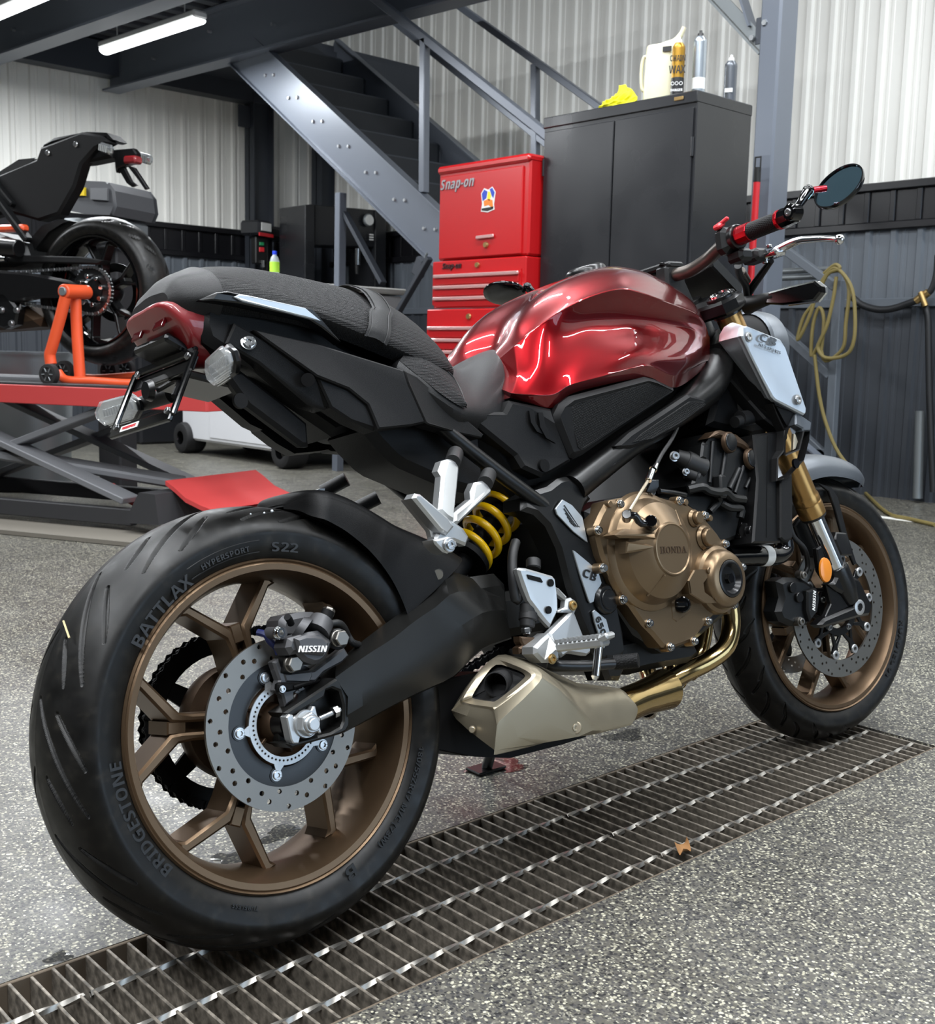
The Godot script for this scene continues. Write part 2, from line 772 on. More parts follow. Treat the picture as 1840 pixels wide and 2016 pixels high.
	mk("chrome", "#d8d9da", 0.08, 1.0)
	mk("steel", "#b9babb", 0.28, 1.0)
	s = mk("disc_steel", "#827f7a", 0.42, 1.0)
	mk("alloy", "#b2b4b5", 0.36, 0.75)
	mk("silver_paint", "#b6bcc2", 0.3, 0.55)
	mk("brushed", "#c3c9ce", 0.36, 0.85)
	s = mk("header_steel", "#b39b6c", 0.13, 1.0)
	s = mk("muffler", "#9b927f", 0.4, 0.8)
	mk("muffler_lip", "#b7ac97", 0.35, 0.8)
	mk("soot", "#1c1c1d", 0.6, 0.3)
	mk("case_black", "#121314", 0.42, 0.3)
	mk("caliper_grey", "#4b4b4d", 0.45, 0.4)
	mk("spring_yellow", "#d6a90c", 0.25)
	s = mk("lens_dark", "#4a0409", 0.1)
	s = mk("lens_red", "#7c0710", 0.08)
	s.clearcoat_enabled = true
	s.clearcoat = 1.0
	s.subsurf_scatter_enabled = true
	s.subsurf_scatter_strength = 0.3
	s = mk("lens_bright", "#c01018", 0.12)
	s = mk("lens_clear", "#f0f3f5", 0.03)
	s.transparency = BaseMaterial3D.TRANSPARENCY_ALPHA
	s.albedo_color.a = 0.18
	mk("reflector_chrome", "#d5d8da", 0.18, 0.9)
	s = mk("amber", "#d9800f", 0.12)
	s.clearcoat_enabled = true
	s = mk("mirror_glass", "#8fb4c4", 0.01, 1.0)
	mk("anodised_red", "#a80d1e", 0.2, 0.7)
	mk("switch_red", "#c4202c", 0.4)
	mk("wire_blue", "#1b2350", 0.4)
	mk("front_grey", "#585d63", 0.34, 0.45)
	s = mk("headlamp_glass", "#9fb2bd", 0.03)
	s.transparency = BaseMaterial3D.TRANSPARENCY_ALPHA
	s.albedo_color.a = 0.3
	mk("radiator_black", "#0a0a0b", 0.4, 0.2)
	mk("bar_bronze", "#4e4843", 0.36, 0.7)
	mk("water_drop", "#dfe6ea", 0.03)
	mk("straw", "#c9b98a", 0.8)


# ---------------------------------------------------------------- setting
# ribbed steel sheet, three ribs wide, standing along local x, ribs towards local z
func rib_sheet(w: float, h: float) -> ArrayMesh:
	var prof = []
	var p = w / 3.0
	for i in 3:
		for q in [[0.0, 0.0], [0.30, 0.0], [0.37, 0.018], [0.55, 0.018], [0.62, 0.0], [0.74, 0.0], [0.76, 0.004], [0.86, 0.004], [0.88, 0.0]]:
			prof.append(Vector2((i + q[0]) * p, q[1]))
	prof.append(Vector2(w - 0.0015, 0.0))
	var poly = PackedVector2Array()
	for q in prof:
		poly.append(q)
	var rows = []
	for y in [0.0, h]:
		var row = []
		for q in prof:
			row.append(Vector3(q.x, y, q.y))
		rows.append(row)
	skin(rows)
	var back = []
	for y in [0.0, h]:
		back.append([Vector3(0, y, -0.01), Vector3(w - 0.0015, y, -0.01)])
	skin(back)
	for e in rows:
		for k in prof.size() - 1:
			quad(e[k], e[k + 1], Vector3(e[k + 1].x, e[k].y, -0.01), Vector3(e[k].x, e[k].y, -0.01))
	quad(rows[0][0], rows[1][0], back[1][0], back[0][0])
	quad(rows[0][-1], rows[1][-1], back[1][1], back[0][1])
	return meshed(20.0)

func wall(called: String, at: Vector3, turn: float, length: float, top: float, label: String):
	var o = node(called, self, Transform3D(Basis(Vector3.UP, turn), at))
	tag(o, label, "", "", "structure")
	box(Vector3(length / 2, top / 2, -0.07), Vector3(length, top, 0.1))
	add("core", "room_plain", o)
	var w = 0.5175
	var n = int(ceil(length / w))
	var zones = [[0.0, 1.195, "wall_dark"], [1.25, 0.42, "wall_grey"], [1.95, top - 1.95, "wall_white"]]
	for z in zones:
		var me = rib_sheet(w, z[1])
		for i in n:
			var s = put("wall_panel", me, z[2], o)
			s.position = Vector3(i * w, z[0], 0)
	box(Vector3(length / 2, 1.2225, 0.012), Vector3(length, 0.055, 0.03), 0.004)
	add("girt", "wall_grey", o)
	# black band: recessed field between two rails, with upright ribs
	box(Vector3(length / 2, 1.81, 0.0), Vector3(length, 0.28, 0.01))
	add("band_backing", "wall_band", o)
	for y in [1.695, 1.935]:
		box(Vector3(length / 2, y, 0.02), Vector3(length, 0.05, 0.045), 0.006)
		add("band_rail", "wall_band", o)
	box(Vector3(0, 0, 0.012), Vector3(0.035, 0.19, 0.018), 0.004)
	var rib = meshed()
	for i in int(length / 0.1725):
		put("band_rib", rib, "wall_band", o).position = Vector3(0.06 + i * 0.1725, 1.815, 0)
	return o

func make_room():
	# floor with a slot for the drain
	var o = node("floor")
	tag(o, "grey speckled flake floor of the workshop", "", "", "structure")
	var y = -0.15
	for b in [[-7.0, 6.1, -8.6, -0.1405], [-7.0, 6.1, 0.2215, 6.1], [1.592, 6.1, -0.1405, 0.2215], [-7.0, -2.2, -0.1405, 0.2215]]:
		box(Vector3((b[0] + b[1]) / 2, y, (b[2] + b[3]) / 2), Vector3(b[1] - b[0], 0.3, b[3] - b[2]))
	add("slab", "floor", o, 20.0)
	box(Vector3(-0.3, -0.31, 0.04), Vector3(3.8, 0.04, 0.37))
	for z in [-0.1385, 0.2195]:
		box(Vector3(-0.3, -0.16, z), Vector3(3.79, 0.27, 0.004))
	box(Vector3(1.59, -0.16, 0.04), Vector3(0.004, 0.27, 0.35))
	add("drain_channel", "channel_mud", o)
	for z in [-0.139, 0.220]:
		box(Vector3(-0.3, -0.03, z), Vector3(3.78, 0.058, 0.008), 0.001)
		add("drain_rim", "channel_mud", o)
	# bright painted line far right
	box(Vector3(5.09, 0.0012, 0.5), Vector3(0.07, 0.002, 9.0))
	add("painted_line", "line_paint", o)
	wall("wall_back", Vector3(6.0, 0, -8.4), -PI / 2, 14.4, 5.4, "ribbed white steel wall with black band above grey panels, behind the stairs")
	wall("wall_left", Vector3(-7.0, 0, -8.4), 0.0, 13.0, 5.4, "ribbed white steel wall with black band, behind the lift")
	box(Vector3(-7.1, 2.7, -1.2), Vector3(0.2, 5.4, 14.6))
	tag(add("wall_front", "room_plain"), "plain wall behind the viewer", "", "", "structure")
	# right wall with a wide doorway of daylit panes
	var r = node("wall_right")
	tag(r, "plain wall with a wide glazed shop door", "", "", "structure")
	for b in [[-7.0, 0.6, 0.0, 5.4], [4.6, 6.1, 0.0, 5.4], [0.6, 4.6, 3.2, 5.4]]:
		box(Vector3((b[0] + b[1]) / 2, (b[2] + b[3]) / 2, 6.1), Vector3(b[1] - b[0], b[3] - b[2], 0.2))
	add("wall_slab", "room_plain", r)
	for i in 4:
		for j in 4:
			box(Vector3(1.1 + i, 0.4 + j * 0.8, 6.08), Vector3(0.94, 0.74, 0.02))
			add("window_pane", "day_pane", r)
	for i in 5:
		box(Vector3(0.6 + i, 1.6, 6.08), Vector3(0.06, 3.2, 0.05))
		add("door_stile", "steel_dark", r)
	for j in 5:
		box(Vector3(2.6, 0.02 + j * 0.79, 6.08), Vector3(4.0, 0.06, 0.045))
		add("door_rail", "steel_dark", r)
	var l = AreaLight3D.new()
	l.name = "daylight"
	l.area_size = Vector2(3.9, 3.1)
	l.area_normalize_energy = true
	l.light_energy = 2.5
	l.light_color = Color(0.80, 0.90, 1.0)
	l.shadow_enabled = true
	l.area_range = 25.0
	r.add_child(l)
	l.transform = Transform3D(Basis(), Vector3(2.6, 1.6, 6.03))
	box(Vector3(-0.5, 5.45, -1.2), Vector3(13.2, 0.1, 14.6))
	tag(add("ceiling", "ceiling_sheet"), "pale workshop ceiling", "", "", "structure")
	# shop lights overhead
	var k = 0
	for x in [-3.2, -0.6, 2.0, 4.8]:
		for z in [-3.0, -0.2, 2.6]:
			if x == 4.8 and z < -2.0:
				continue
			strip_light(Vector3(x, 4.6, z), 0.0, 2.4, 7.5 if x > 4.0 else 14.0, "long LED strip light hanging from the high shop ceiling")
			k += 1

func make_drain():
	# three lengths of bearing bar grating, 30 mm pitch
	box(Vector3(0, -0.02, 0.0405), Vector3(0.0045, 0.04, 0.350), 0.0008)
	var bar_mesh = meshed()
	var starts = [-1.188, -0.2635, 0.661]
	for g in 3:
		var o = node("floor_grate", self, Transform3D(Basis(), Vector3(starts[g], 0, 0)))
		tag(o, ["steel bar grate whose near end runs under the rear tyre's back edge", "steel bar grate under the rear tyre", "steel bar grate under the front tyre, with a dead leaf near its joint"][g], "grate", "floor grates")
		for i in 31:
			var b = put("bearing_bar", bar_mesh, "grate_steel", o)
			b.position = Vector3(0.005 + i * 0.0302, rng.randf_range(-0.0008, 0.0008), rng.randf_range(-0.003, 0.003))
		for z in [-0.046, 0.064, 0.173]:
			# twisted square rod pressed into the bars
			var rows = []
			for i in 125:
				var t = i * TAU / 16.0 * 0.5
				var row = []
				for k in 4:
					var a = t + TAU * k / 4.0
					row.append(Vector3(0.0 + i * 0.916 / 124.0, -0.0035 + sin(a) * 0.0048, z + cos(a) * 0.0048))
				rows.append(row)
			skin(rows, true)
			add("cross_rod", "grate_rod", o, 30.0)


# ---------------------------------------------------------------- motorcycle: wheels and rear
# Own axes: x forward, y up, z to its right; rear contact at the origin. It leans left on its side stand.
var FRONT = Transform3D.IDENTITY    # steering turned a little left

func tyre_grid(prof: Array, nseg: int, sub: int, grooves: Array, depth: float) -> ArrayMesh:
	var half = []
	for i in prof.size() / 2:
		half.append(Vector3(prof[i * 2], prof[i * 2 + 1], 0))
	var side = spl(half, sub)
	var line = []
	for q in side:
		line.append(q)
	for i in range(side.size() - 2, -1, -1):
		line.append(Vector3(side[i].x, -side[i].y, 0))
	var n = line.size()
	var mid = side.size() - 1
	var arc = PackedFloat32Array()
	arc.resize(n)
	for j in range(mid + 1, n):
		arc[j] = arc[j - 1] - line[j].distance_to(line[j - 1])
	for j in range(mid - 1, -1, -1):
		arc[j] = arc[j + 1] + line[j].distance_to(line[j + 1])
	var cut = PackedFloat32Array()
	cut.resize(nseg * n)
	var rr: float = line[mid].x
	for g in grooves:          # [angle0, s0, angle1, s1, bend, half width]
		var steps = int(absf(g[2] - g[0]) * rr / 0.0015) + 8
		for k in steps + 1:
			var f = float(k) / steps
			var s: float = lerpf(g[1], g[3], f) + g[4] * sin(PI * f)
			var t: float = lerpf(g[0], g[2], f)
			var w: float = g[5] * (0.45 + 0.55 * sin(PI * clampf(f * 0.9 + 0.1, 0, 1)))
			var i0 = int(round(t / TAU * nseg))
			var span = int(ceil(w * 1.3 / (TAU * rr / nseg)))
			for j in n:
				if absf(arc[j] - s) > w * 1.3:
					continue
				for di in range(-span, span + 1):
					var i = posmod(i0 + di, nseg)
					var a = wrapf(i * TAU / nseg - t, -PI, PI) * rr
					var d = sqrt(a * a + (arc[j] - s) * (arc[j] - s))
					var c = clampf((w * 1.25 - d) / (w * 0.5), 0.0, 1.0) * depth
					cut[i * n + j] = maxf(cut[i * n + j], c)
	var pos = PackedVector3Array()
	pos.resize(nseg * n)
	for i in nseg:
		var t = i * TAU / nseg
		var e = Vector3(cos(t), sin(t), 0)
		for j in n:
			pos[i * n + j] = e * (line[j].x - cut[i * n + j]) + Vector3(0, 0, line[j].y)
	var nor = PackedVector3Array()
	nor.resize(nseg * n)
	var ix = PackedInt32Array()
	for i in nseg:
		var ip = (i + 1) % nseg
		var im = (i + nseg - 1) % nseg
		for j in n:
			var jp = mini(j + 1, n - 1)
			var jm = maxi(j - 1, 0)
			nor[i * n + j] = (pos[i * n + jp] - pos[i * n + jm]).cross(pos[ip * n + j] - pos[im * n + j]).normalized()
			if nor[i * n + j].dot(pos[i * n + j] + Vector3(0, 0, pos[i * n + j].z * 2.0)) < 0.0:
				nor[i * n + j] = -nor[i * n + j]
			if j < n - 1:
				ix.append_array([i * n + j, ip * n + j, ip * n + j + 1, i * n + j, ip * n + j + 1, i * n + j + 1])
	var arr = []
	arr.resize(Mesh.ARRAY_MAX)
	arr[Mesh.ARRAY_VERTEX] = pos
	arr[Mesh.ARRAY_NORMAL] = nor
	arr[Mesh.ARRAY_INDEX] = ix
	var am = ArrayMesh.new()
	am.add_surface_from_arrays(Mesh.PRIMITIVE_TRIANGLES, arr)
	return am

func y_spokes(w: Node3D, n: int, a0: float, half: float, rin: float, rj: float, rout: float, z0: float, z1: float, mat: String):
	for k in n:
		var t = a0 + TAU * k / n
		X = Transform3D(Basis(Vector3.BACK, t), Vector3.ZERO)
		for s in [-1.0, 1.0]:
			var e = Vector2(cos(half * s), sin(half * s)) * rout
			var d = (e - Vector2(rj, s * 0.011)).normalized()
			var nn = Vector2(-d.y, d.x) * s
			var p = PackedVector2Array([Vector2(rin, s * 0.007), Vector2(rj - 0.004, s * 0.007), Vector2(rj + 0.012, s * 0.009), e - nn * 0.0065 + d * 0.004, e - nn * 0.013 + d * 0.012, e + nn * 0.015 + d * 0.010, e + nn * 0.008, Vector2(rj, s * 0.021), Vector2(rj - 0.02, s * 0.018), Vector2(rin, s * 0.018)])
			prism(p, z0, z1, 0.0035)
		prism(PackedVector2Array([Vector2(rj - 0.012, -0.009), Vector2(rj + 0.016, -0.009), Vector2(rj + 0.016, 0.009), Vector2(rj - 0.012, 0.009)]), z0, z1 - 0.003, 0.002)
		prism(PackedVector2Array([Vector2(rin, -0.009), Vector2(rj, -0.009), Vector2(rj, 0.009), Vector2(rin, 0.009)]), z0 + 0.006, z1 - 0.018, 0.002)
		add("spoke", mat, w, 30.0)

func disc_holes(n: int, rows: Array, hr: float) -> Array:
	var o = []
	for k in n:
		o.append([rows[k % rows.size()], TAU * (k + 0.5) / n, hr])
	return o

func chain_path(cr: Vector3, rr: float, cf: Vector3, rf: float) -> Array:
	# closed line round both sprockets, in the xy plane
	var d = cf - cr
	var base = atan2(d.y, d.x)
	var off = acos((rr - rf) / d.length())
	var p = []
	for k in 41:
		var t = base + off + (TAU - 2.0 * off) * k / 40.0
		p.append(cr + Vector3(cos(t), sin(t), 0) * rr)
	for k in 21:
		var t = base - off + 2.0 * off * k / 20.0
		p.append(cf + Vector3(cos(t), sin(t), 0) * rf)
	return p

func chain(path: Array, pitch: float, z: float, h := 0.0075):
	var lens = [0.0]
	var n = path.size()
	for i in n:
		lens.append(lens[-1] + path[i].distance_to(path[(i + 1) % n]))
	var count = int(round(lens[-1] / pitch))
	var pts = []
	var j = 0
	for i in count:
		var s: float = lens[-1] * i / count
		while lens[j + 1] < s:
			j += 1
		pts.append(path[j].lerp(path[(j + 1) % n], (s - lens[j]) / (lens[j + 1] - lens[j])))
	for i in count:
		var a: Vector3 = pts[i]
		var b: Vector3 = pts[(i + 1) % count]
		var d = (b - a).normalized()
		var u = Vector3(-d.y, d.x, 0)
		var poly = PackedVector2Array()
		for q in [[-0.5, -0.6], [-0.2, -1.0], [0.35, -0.62], [0.65, -0.62], [1.2, -1.0], [1.5, -0.6], [1.5, 0.6], [1.2, 1.0], [0.65, 0.62], [0.35, 0.62], [-0.2, 1.0], [-0.5, 0.6]]:
			var v: Vector3 = a + d * (pitch * (0.5 + (q[0] - 0.5) * 0.66)) + u * (h * q[1])
			poly.append(Vector2(v.x, v.y))
		var o = 0.009 if i % 2 == 0 else 0.0068
		prism(poly, z + o, z + o + 0.002)
		prism(poly, z - o - 0.002, z - o)
		cyl(a + Vector3(0, 0, z - 0.0115), a + Vector3(0, 0, z + 0.0115), 0.0034, -1, 8)

func gear(teeth: int, rin: float, rout: float, z0: float, z1: float, c := Vector3.ZERO):
	for k in teeth:
		var t = TAU * k / teeth
		var dt = TAU / teeth
		var poly = PackedVector2Array()
		for q in [[rin, 0.0], [rout - 0.008, 0.0], [rout - 0.003, 0.22], [rout, 0.4], [rout, 0.6], [rout - 0.003, 0.78], [rout - 0.008, 1.0], [rin, 1.0]]:
			poly.append(Vector2(c.x + cos(t + dt * q[1]) * q[0], c.y + sin(t + dt * q[1]) * q[0]))
		prism(poly, z0, z1)

func mirrored(a: Array) -> Array:
	var o = []
	for q: Vector3 in a:
		o.append(Vector3(q.x, q.y, -q.z))
	return o

func make_motorcycle():
	BIKE = node("motorcycle", self, Transform3D(Basis(Vector3.UP, -0.027074) * Basis(Vector3.RIGHT, -0.229877), Vector3(0, 0.0015, 0)))
	tag(BIKE, "naked motorcycle with candy red tank, bronze wheels and black tail, standing over the floor drain", "motorcycle")
	var st = Basis(Vector3(-sin(deg_to_rad(25.5)), cos(deg_to_rad(25.5)), 0), -0.122231)
	var pv = Vector3(1.4157, 0.28364, 0)
	FRONT = Transform3D(st, pv - st * pv)
	bike_rear_wheel()
	bike_swingarm()
	bike_tail()
	bike_tank()
	bike_frame()
	bike_engine()
	bike_exhaust()
	bike_front()
	bike_controls()

func bike_rear_wheel():
	var c = Vector3(0, 0.315, 0)
	var w = node("rear_wheel", BIKE, Transform3D(Basis(), c))
	w.set_meta("label", "wide rear wheel with bronze Y spokes and drilled disc")
	var gr = []
	for k in 11:
		var t = TAU * k / 11.0
		for s in [1.0, -1.0]:
			var o = 0.0 if s > 0 else TAU / 22.0
			gr.append([t + o, s * 0.006, t + o + 0.50, s * 0.080, s * 0.006, 0.0034])
			gr.append([t + o + 0.32, s * 0.026, t + o + 0.52, s * 0.052, s * 0.003, 0.0030])
			gr.append([t + o + 0.06, s * 0.048, t + o + 0.30, s * 0.090, s * 0.004, 0.0034])
	put("tyre", tyre_grid([0.222, 0.058, 0.229, 0.071, 0.236, 0.0785, 0.248, 0.0850, 0.262, 0.0885, 0.271, 0.0892, 0.281, 0.0850, 0.2915, 0.0745, 0.301, 0.059, 0.3085, 0.040, 0.3133, 0.020, 0.315, 0.0], 1100, 18, gr, 0.006), "tyre", w)
	for e in [["BRIDGESTONE", 0.016, -160.4, 0.2495, 1.15], ["BATTLAX", 0.017, 132.0, 0.2475, 1.25], ["HYPERSPORT", 0.008, 104.0, 0.250, 1.2], ["S22", 0.014, 81.5, 0.250, 1.5], ["180/55ZR17 M/C (73W)", 0.010, -38.0, 0.2475, 1.15], ["B", 0.022, -70.6, 0.247, 1.2], ["TUBELESS", 0.006, -112.0, 0.248, 1.1]]:
		ring_words(e[0], e[1], 0.0012, e[3] - e[1] * 0.15, deg_to_rad(e[2]), 0.0868, e[4])
		add("sidewall_lettering", "tyre_mark", w)
	for r in [0.2425, 0.2585]:
		var row = []
		for k in 24:
			var t = deg_to_rad(lerpf(91.0, 117.5, k / 23.0))
			row.append(Vector3(cos(t) * r, sin(t) * r, 0.0835 if r < 0.25 else 0.088))
		tube(row, 0.0009, 5)
	add("sidewall_lettering", "tyre_mark", w)
	# rim
	var side = [0.2245, 0.064, 0.2325, 0.070, 0.2328, 0.0765, 0.2300, 0.0795, 0.2275, 0.0770, 0.2250, 0.0788, 0.2165, 0.0775, 0.2125, 0.0690, 0.2060, 0.0520, 0.2020, 0.0200]
	var prof = side.duplicate()
	for i in range(side.size() / 2 - 1, -1, -1):
		prof.append_array([side[i * 2], -side[i * 2 + 1]])
	lathe(Vector3.ZERO, Vector3.BACK, prof, 160)
	add("rim", "bronze", w, 28.0)
	y_spokes(w, 5, deg_to_rad(172.5), deg_to_rad(18.5), 0.05, 0.132, 0.198, -0.03, 0.034, "bronze")
	lathe(Vector3.ZERO, Vector3.BACK, [0.0, 0.085, 0.022, 0.085, 0.028, 0.078, 0.030, 0.062, 0.044, 0.060, 0.047, 0.056, 0.050, 0.045, 0.064, 0.040, 0.072, 0.034, 0.074, 0.02, 0.068, -0.02, 0.06, -0.045, 0.0, -0.045], 48)
	for k in 5:
		X = Transform3D(Basis(Vector3.BACK, TAU * k / 5.0 + 0.05), Vector3.ZERO)
		box(Vector3(0.037, 0, 0.066), Vector3(0.02, 0.005, 0.014), 0.001)
	add("hub", "bronze_dark", w)
	# brake disc
	var hs = disc_holes(44, [0.114, 0.099, 0.1075, 0.0925], 0.0038)
	drilled(0.0865, 0.12, 0.082, 0.087, hs)
	add("brake_disc", "disc_steel", w, 20.0)
	lathe(Vector3.ZERO, Vector3.BACK, [0.0885, 0.0815, 0.0885, 0.0862, 0.070, 0.0875, 0.060, 0.0855, 0.058, 0.070], 72)
	for k in 5:
		var t = deg_to_rad(180.0 + 72.0 * k)
		cyl(Vector3(cos(t) * 0.071, sin(t) * 0.071, 0.075), Vector3(cos(t) * 0.071, sin(t) * 0.071, 0.0885), 0.012, 0.0105, 20)
	add("disc_carrier", "satin_black", w)
	for k in 5:
		var t = deg_to_rad(180.0 + 72.0 * k)
		screw(Vector3(cos(t) * 0.071, sin(t) * 0.071, 0.0885), Vector3.BACK, 0.0065, 0.0035)
		add("disc_bolt", "steel", w)
	var slots = []
	for k in 50:
		slots.append([0.0505, TAU * k / 50.0, 0.0019])
	drilled(0.0455, 0.0570, 0.0885, 0.0905, slots, 2)
	for k in 5:
		var t = deg_to_rad(180.0 + 72.0 * k)
		X = Transform3D(Basis(Vector3.BACK, t), Vector3.ZERO)
		prism([0.0565, -0.008, 0.0645, -0.0035, 0.0645, 0.0035, 0.0565, 0.008], 0.0885, 0.0903)
	add("sensor_ring", "alloy", w, 20.0)
	# drive side
	gear(44, 0.101, 0.1315, -0.0885, -0.0825)
	for k in 5:
		X = Transform3D(Basis(Vector3.BACK, TAU * k / 5.0), Vector3.ZERO)
		prism([0.06, -0.016, 0.103, -0.012, 0.103, 0.012, 0.06, 0.016], -0.0885, -0.0825)
	add("sprocket", "deep_black", w)
	lathe(Vector3.ZERO, Vector3.BACK, [0.0, -0.08, 0.072, -0.08, 0.083, -0.072, 0.086, -0.055, 0.082, -0.04, 0.05, -0.034, 0.0, -0.034], 48)
	add("sprocket_carrier", "bronze_dark", w)
	var path = chain_path(Vector3(0, 0, 0), 0.127, Vector3(0.60, 0.075, 0), 0.044)
	chain(path, 0.0159, -0.0855)
	add("chain", "deep_black", w)
	# axle, spacer
	cyl(Vector3(0, 0, -0.13), Vector3(0, 0, 0.146), 0.0095, -1, 20, 0.001)
	cyl(Vector3(0, 0, 0.08), Vector3(0, 0, 0.108), 0.022, 0.019, 28)
	add("axle", "satin_black", w)
	# water beads and a straw stuck to the tread
	for p in [[82.0, 0.3035, 0.0535, 0.0022], [85.5, 0.299, 0.063, 0.0016], [90.0, 0.298, 0.065, 0.0013]]:
		var t = deg_to_rad(p[0])
		ball(Vector3(cos(t) * p[1], sin(t) * p[1], p[2]), Vector3.ONE * p[3], 10)
	add("water_beads", "water_drop", w)
	tube([Vector3(-0.2704,0.498,0.03) - c, Vector3(-0.271,0.4755,0.045) - c], 0.0014, 5)
	add("straw", "straw", w)

func bike_swingarm():
	var o = node("swingarm", BIKE)
	var r0 = V([0.0993,0.3854,0.085,0.1576,0.4124,0.085,0.206,0.4331,0.085,0.2529,0.4526,0.085,0.2954,0.4724,0.085,0.3391,0.4924,0.085,0.4442,0.4478,0.08])
	var r1 = V([0.0667,0.3683,0.128,0.1226,0.3911,0.13,0.1745,0.4087,0.13,0.2171,0.4276,0.13,0.2607,0.4436,0.13,0.3091,0.4617,0.13,0.4215,0.4406,0.1])
	var r2 = V([0.0802,0.3386,0.134,0.1175,0.3504,0.136,0.163,0.3637,0.136,0.2166,0.3809,0.136,0.2789,0.4015,0.136,0.3475,0.4232,0.136,0.4233,0.4191,0.105])
	var r3 = V([0.0765,0.3135,0.132,0.1184,0.3252,0.133,0.1652,0.3367,0.133,0.2151,0.3484,0.133,0.2809,0.3654,0.13,0.3484,0.3908,0.125,0.4303,0.3947,0.1])
	var r4 = V([0.0785,0.2891,0.118,0.1212,0.3004,0.12,0.1667,0.3113,0.12,0.2196,0.3221,0.12,0.2887,0.3339,0.118,0.3554,0.3649,0.11,0.4423,0.3721,0.09])
	var r5 = V([0.1038,0.2803,0.075,0.1489,0.2905,0.075,0.1959,0.3022,0.075,0.2502,0.3121,0.075,0.3197,0.3251,0.075,0.383,0.3577,0.075,0.4599,0.3676,0.07])
	for sgn in [1.0, -1.0]:
		var rows = [r5, r0, r1, r2, r3, r4, r5] if sgn > 0 else [mirrored(r5), mirrored(r0), mirrored(r1), mirrored(r2), mirrored(r3), mirrored(r4), mirrored(r5)]
		var fine = []
		for r in rows:
			fine.append(spl(r, 3))
		skin(fine)
		for e in [0, -1]:
			var ring = []
			for r in rows:
				ring.append(r[e])
			fan(ring, middle(ring))
		add("arm", "swingarm_black", o, 22.0)
		# dropout round the axle
		var drop = V2([-0.0224,0.3351,0.0685,0.3674,0.0826,0.3551,0.0863,0.3401,0.0801,0.2983,0.073,0.291,0.0635,0.289,-0.0171,0.2856,-0.0264,0.2938,0.0473,0.2944,0.065,0.2991,0.0703,0.3068,0.0735,0.3281,0.0703,0.3485,0.0588,0.3548,0.0488,0.3533,0.0445,0.3443,-0.0162,0.3271])
		prism(drop, 0.082 * sgn, 0.13 * sgn, 0.003)
		prism([-0.0134,0.3361,0.0843,0.3614,0.1031,0.3425,0.0943,0.2926,-0.0021,0.2834,-0.0168,0.2939,-0.018,0.3209], 0.072 * sgn, 0.098 * sgn, 0.002)
		add("dropout", "swingarm_black", o, 30.0)
	box(Vector3(0.40, 0.43, 0), Vector3(0.10, 0.10, 0.2), 0.02)
	cyl(Vector3(0.60, 0.405, -0.12), Vector3(0.60, 0.405, 0.12), 0.04, -1, 24)
	box(Vector3(0.50, 0.41, 0.07), Vector3(0.2, 0.075, 0.05), 0.015)
	box(Vector3(0.50, 0.41, -0.07), Vector3(0.2, 0.075, 0.05), 0.015)
	add("cross_member", "swingarm_black", o)
	# chain adjuster
	prism([-0.0238,0.3294,-0.0184,0.3326,-0.0132,0.3306,-0.0124,0.3273,0.0146,0.3296,0.02,0.3366,0.0237,0.3354,0.0284,0.2981,0.0246,0.2978,0.022,0.302,-0.006,0.2986,-0.0096,0.2909,-0.018,0.2926,-0.0208,0.2985], 0.118, 0.1365, 0.0015)
	add("adjuster_plate", "alloy", o, 30.0)
	var ax = Vector3(0.0045, 0.315, 0)
	cyl(ax + Vector3(0, 0, 0.1365), ax + Vector3(0, 0, 0.1405), 0.0195, 0.0185, 32)
	X = Transform3D(Basis(Vector3.BACK, 0.3), ax)
	hexnut(Vector3(0, 0, 0.1405), Vector3.BACK, 0.0165, 0.011)
	X = Transform3D.IDENTITY
	cyl(ax + Vector3(0, 0, 0.1515), ax + Vector3(0, 0, 0.1555), 0.0125, 0.0115, 28, 0.001)
	cyl(ax + Vector3(0, 0, 0.1555), ax + Vector3(0, 0, 0.160), 0.0085, -1, 24, 0.001)
	add("axle_nut", "alloy", o, 25.0)
	cyl(Vector3(0.0356,0.3155,0.122), Vector3(0.0717,0.3218,0.122), 0.0042, -1, 14)
	var nd = (Vector3(0.0717,0.3218,0.122) - Vector3(0.0356,0.3155,0.122)).normalized()
	hexnut(Vector3(0.0595,0.3197,0.122), nd, 0.0085, 0.009)
	add("adjuster_bolt", "steel", o, 25.0)
	# hugger over the tyre
	var h = node("rear_hugger", BIKE)
	var ang = [75.5, 74.8, 73.2, 70.5, 67.0, 62.0, 54.0, 47.0, 40.0, 33.0, 28.0]
	var rc = [0.322, 0.336, 0.343, 0.347, 0.350, 0.352, 0.355, 0.362, 0.382, 0.410, 0.430]
	var rs = [0.318, 0.312, 0.303, 0.300, 0.298, 0.295, 0.289, 0.283, 0.276, 0.268, 0.262]
	for th in [0.0, -0.004]:
		var rows = []
		for i in ang.size():
			var row = []
			for q in [[-0.098, 0.0], [-0.096, 0.55], [-0.085, 0.88], [-0.05, 0.985], [0.0, 1.0], [0.05, 0.985], [0.085, 0.88], [0.096, 0.55], [0.099, 0.0]]:
				var t = deg_to_rad(ang[i])
				var pinch: float = [0.25, 0.62, 0.86, 1.0, 1.0, 1.0, 1.0, 1.0, 1.0, 1.0, 1.0][i]
				var r: float = lerpf(rs[i], rc[i], q[1]) + th
				row.append(Vector3(cos(t) * r, 0.315 + sin(t) * r, q[0] * pinch + (th * -0.5 if q[0] > 0 else th * 0.5)))
			rows.append(row)
		sheet(rows, 3, 3)
	add("shell", "black_plastic", h)
	cyl(Vector3(0.2972,0.4915,0.1), Vector3(0.3098,0.4948,0.085), 0.008, -1, 16)
	add("fixing_bolt", "steel", h)
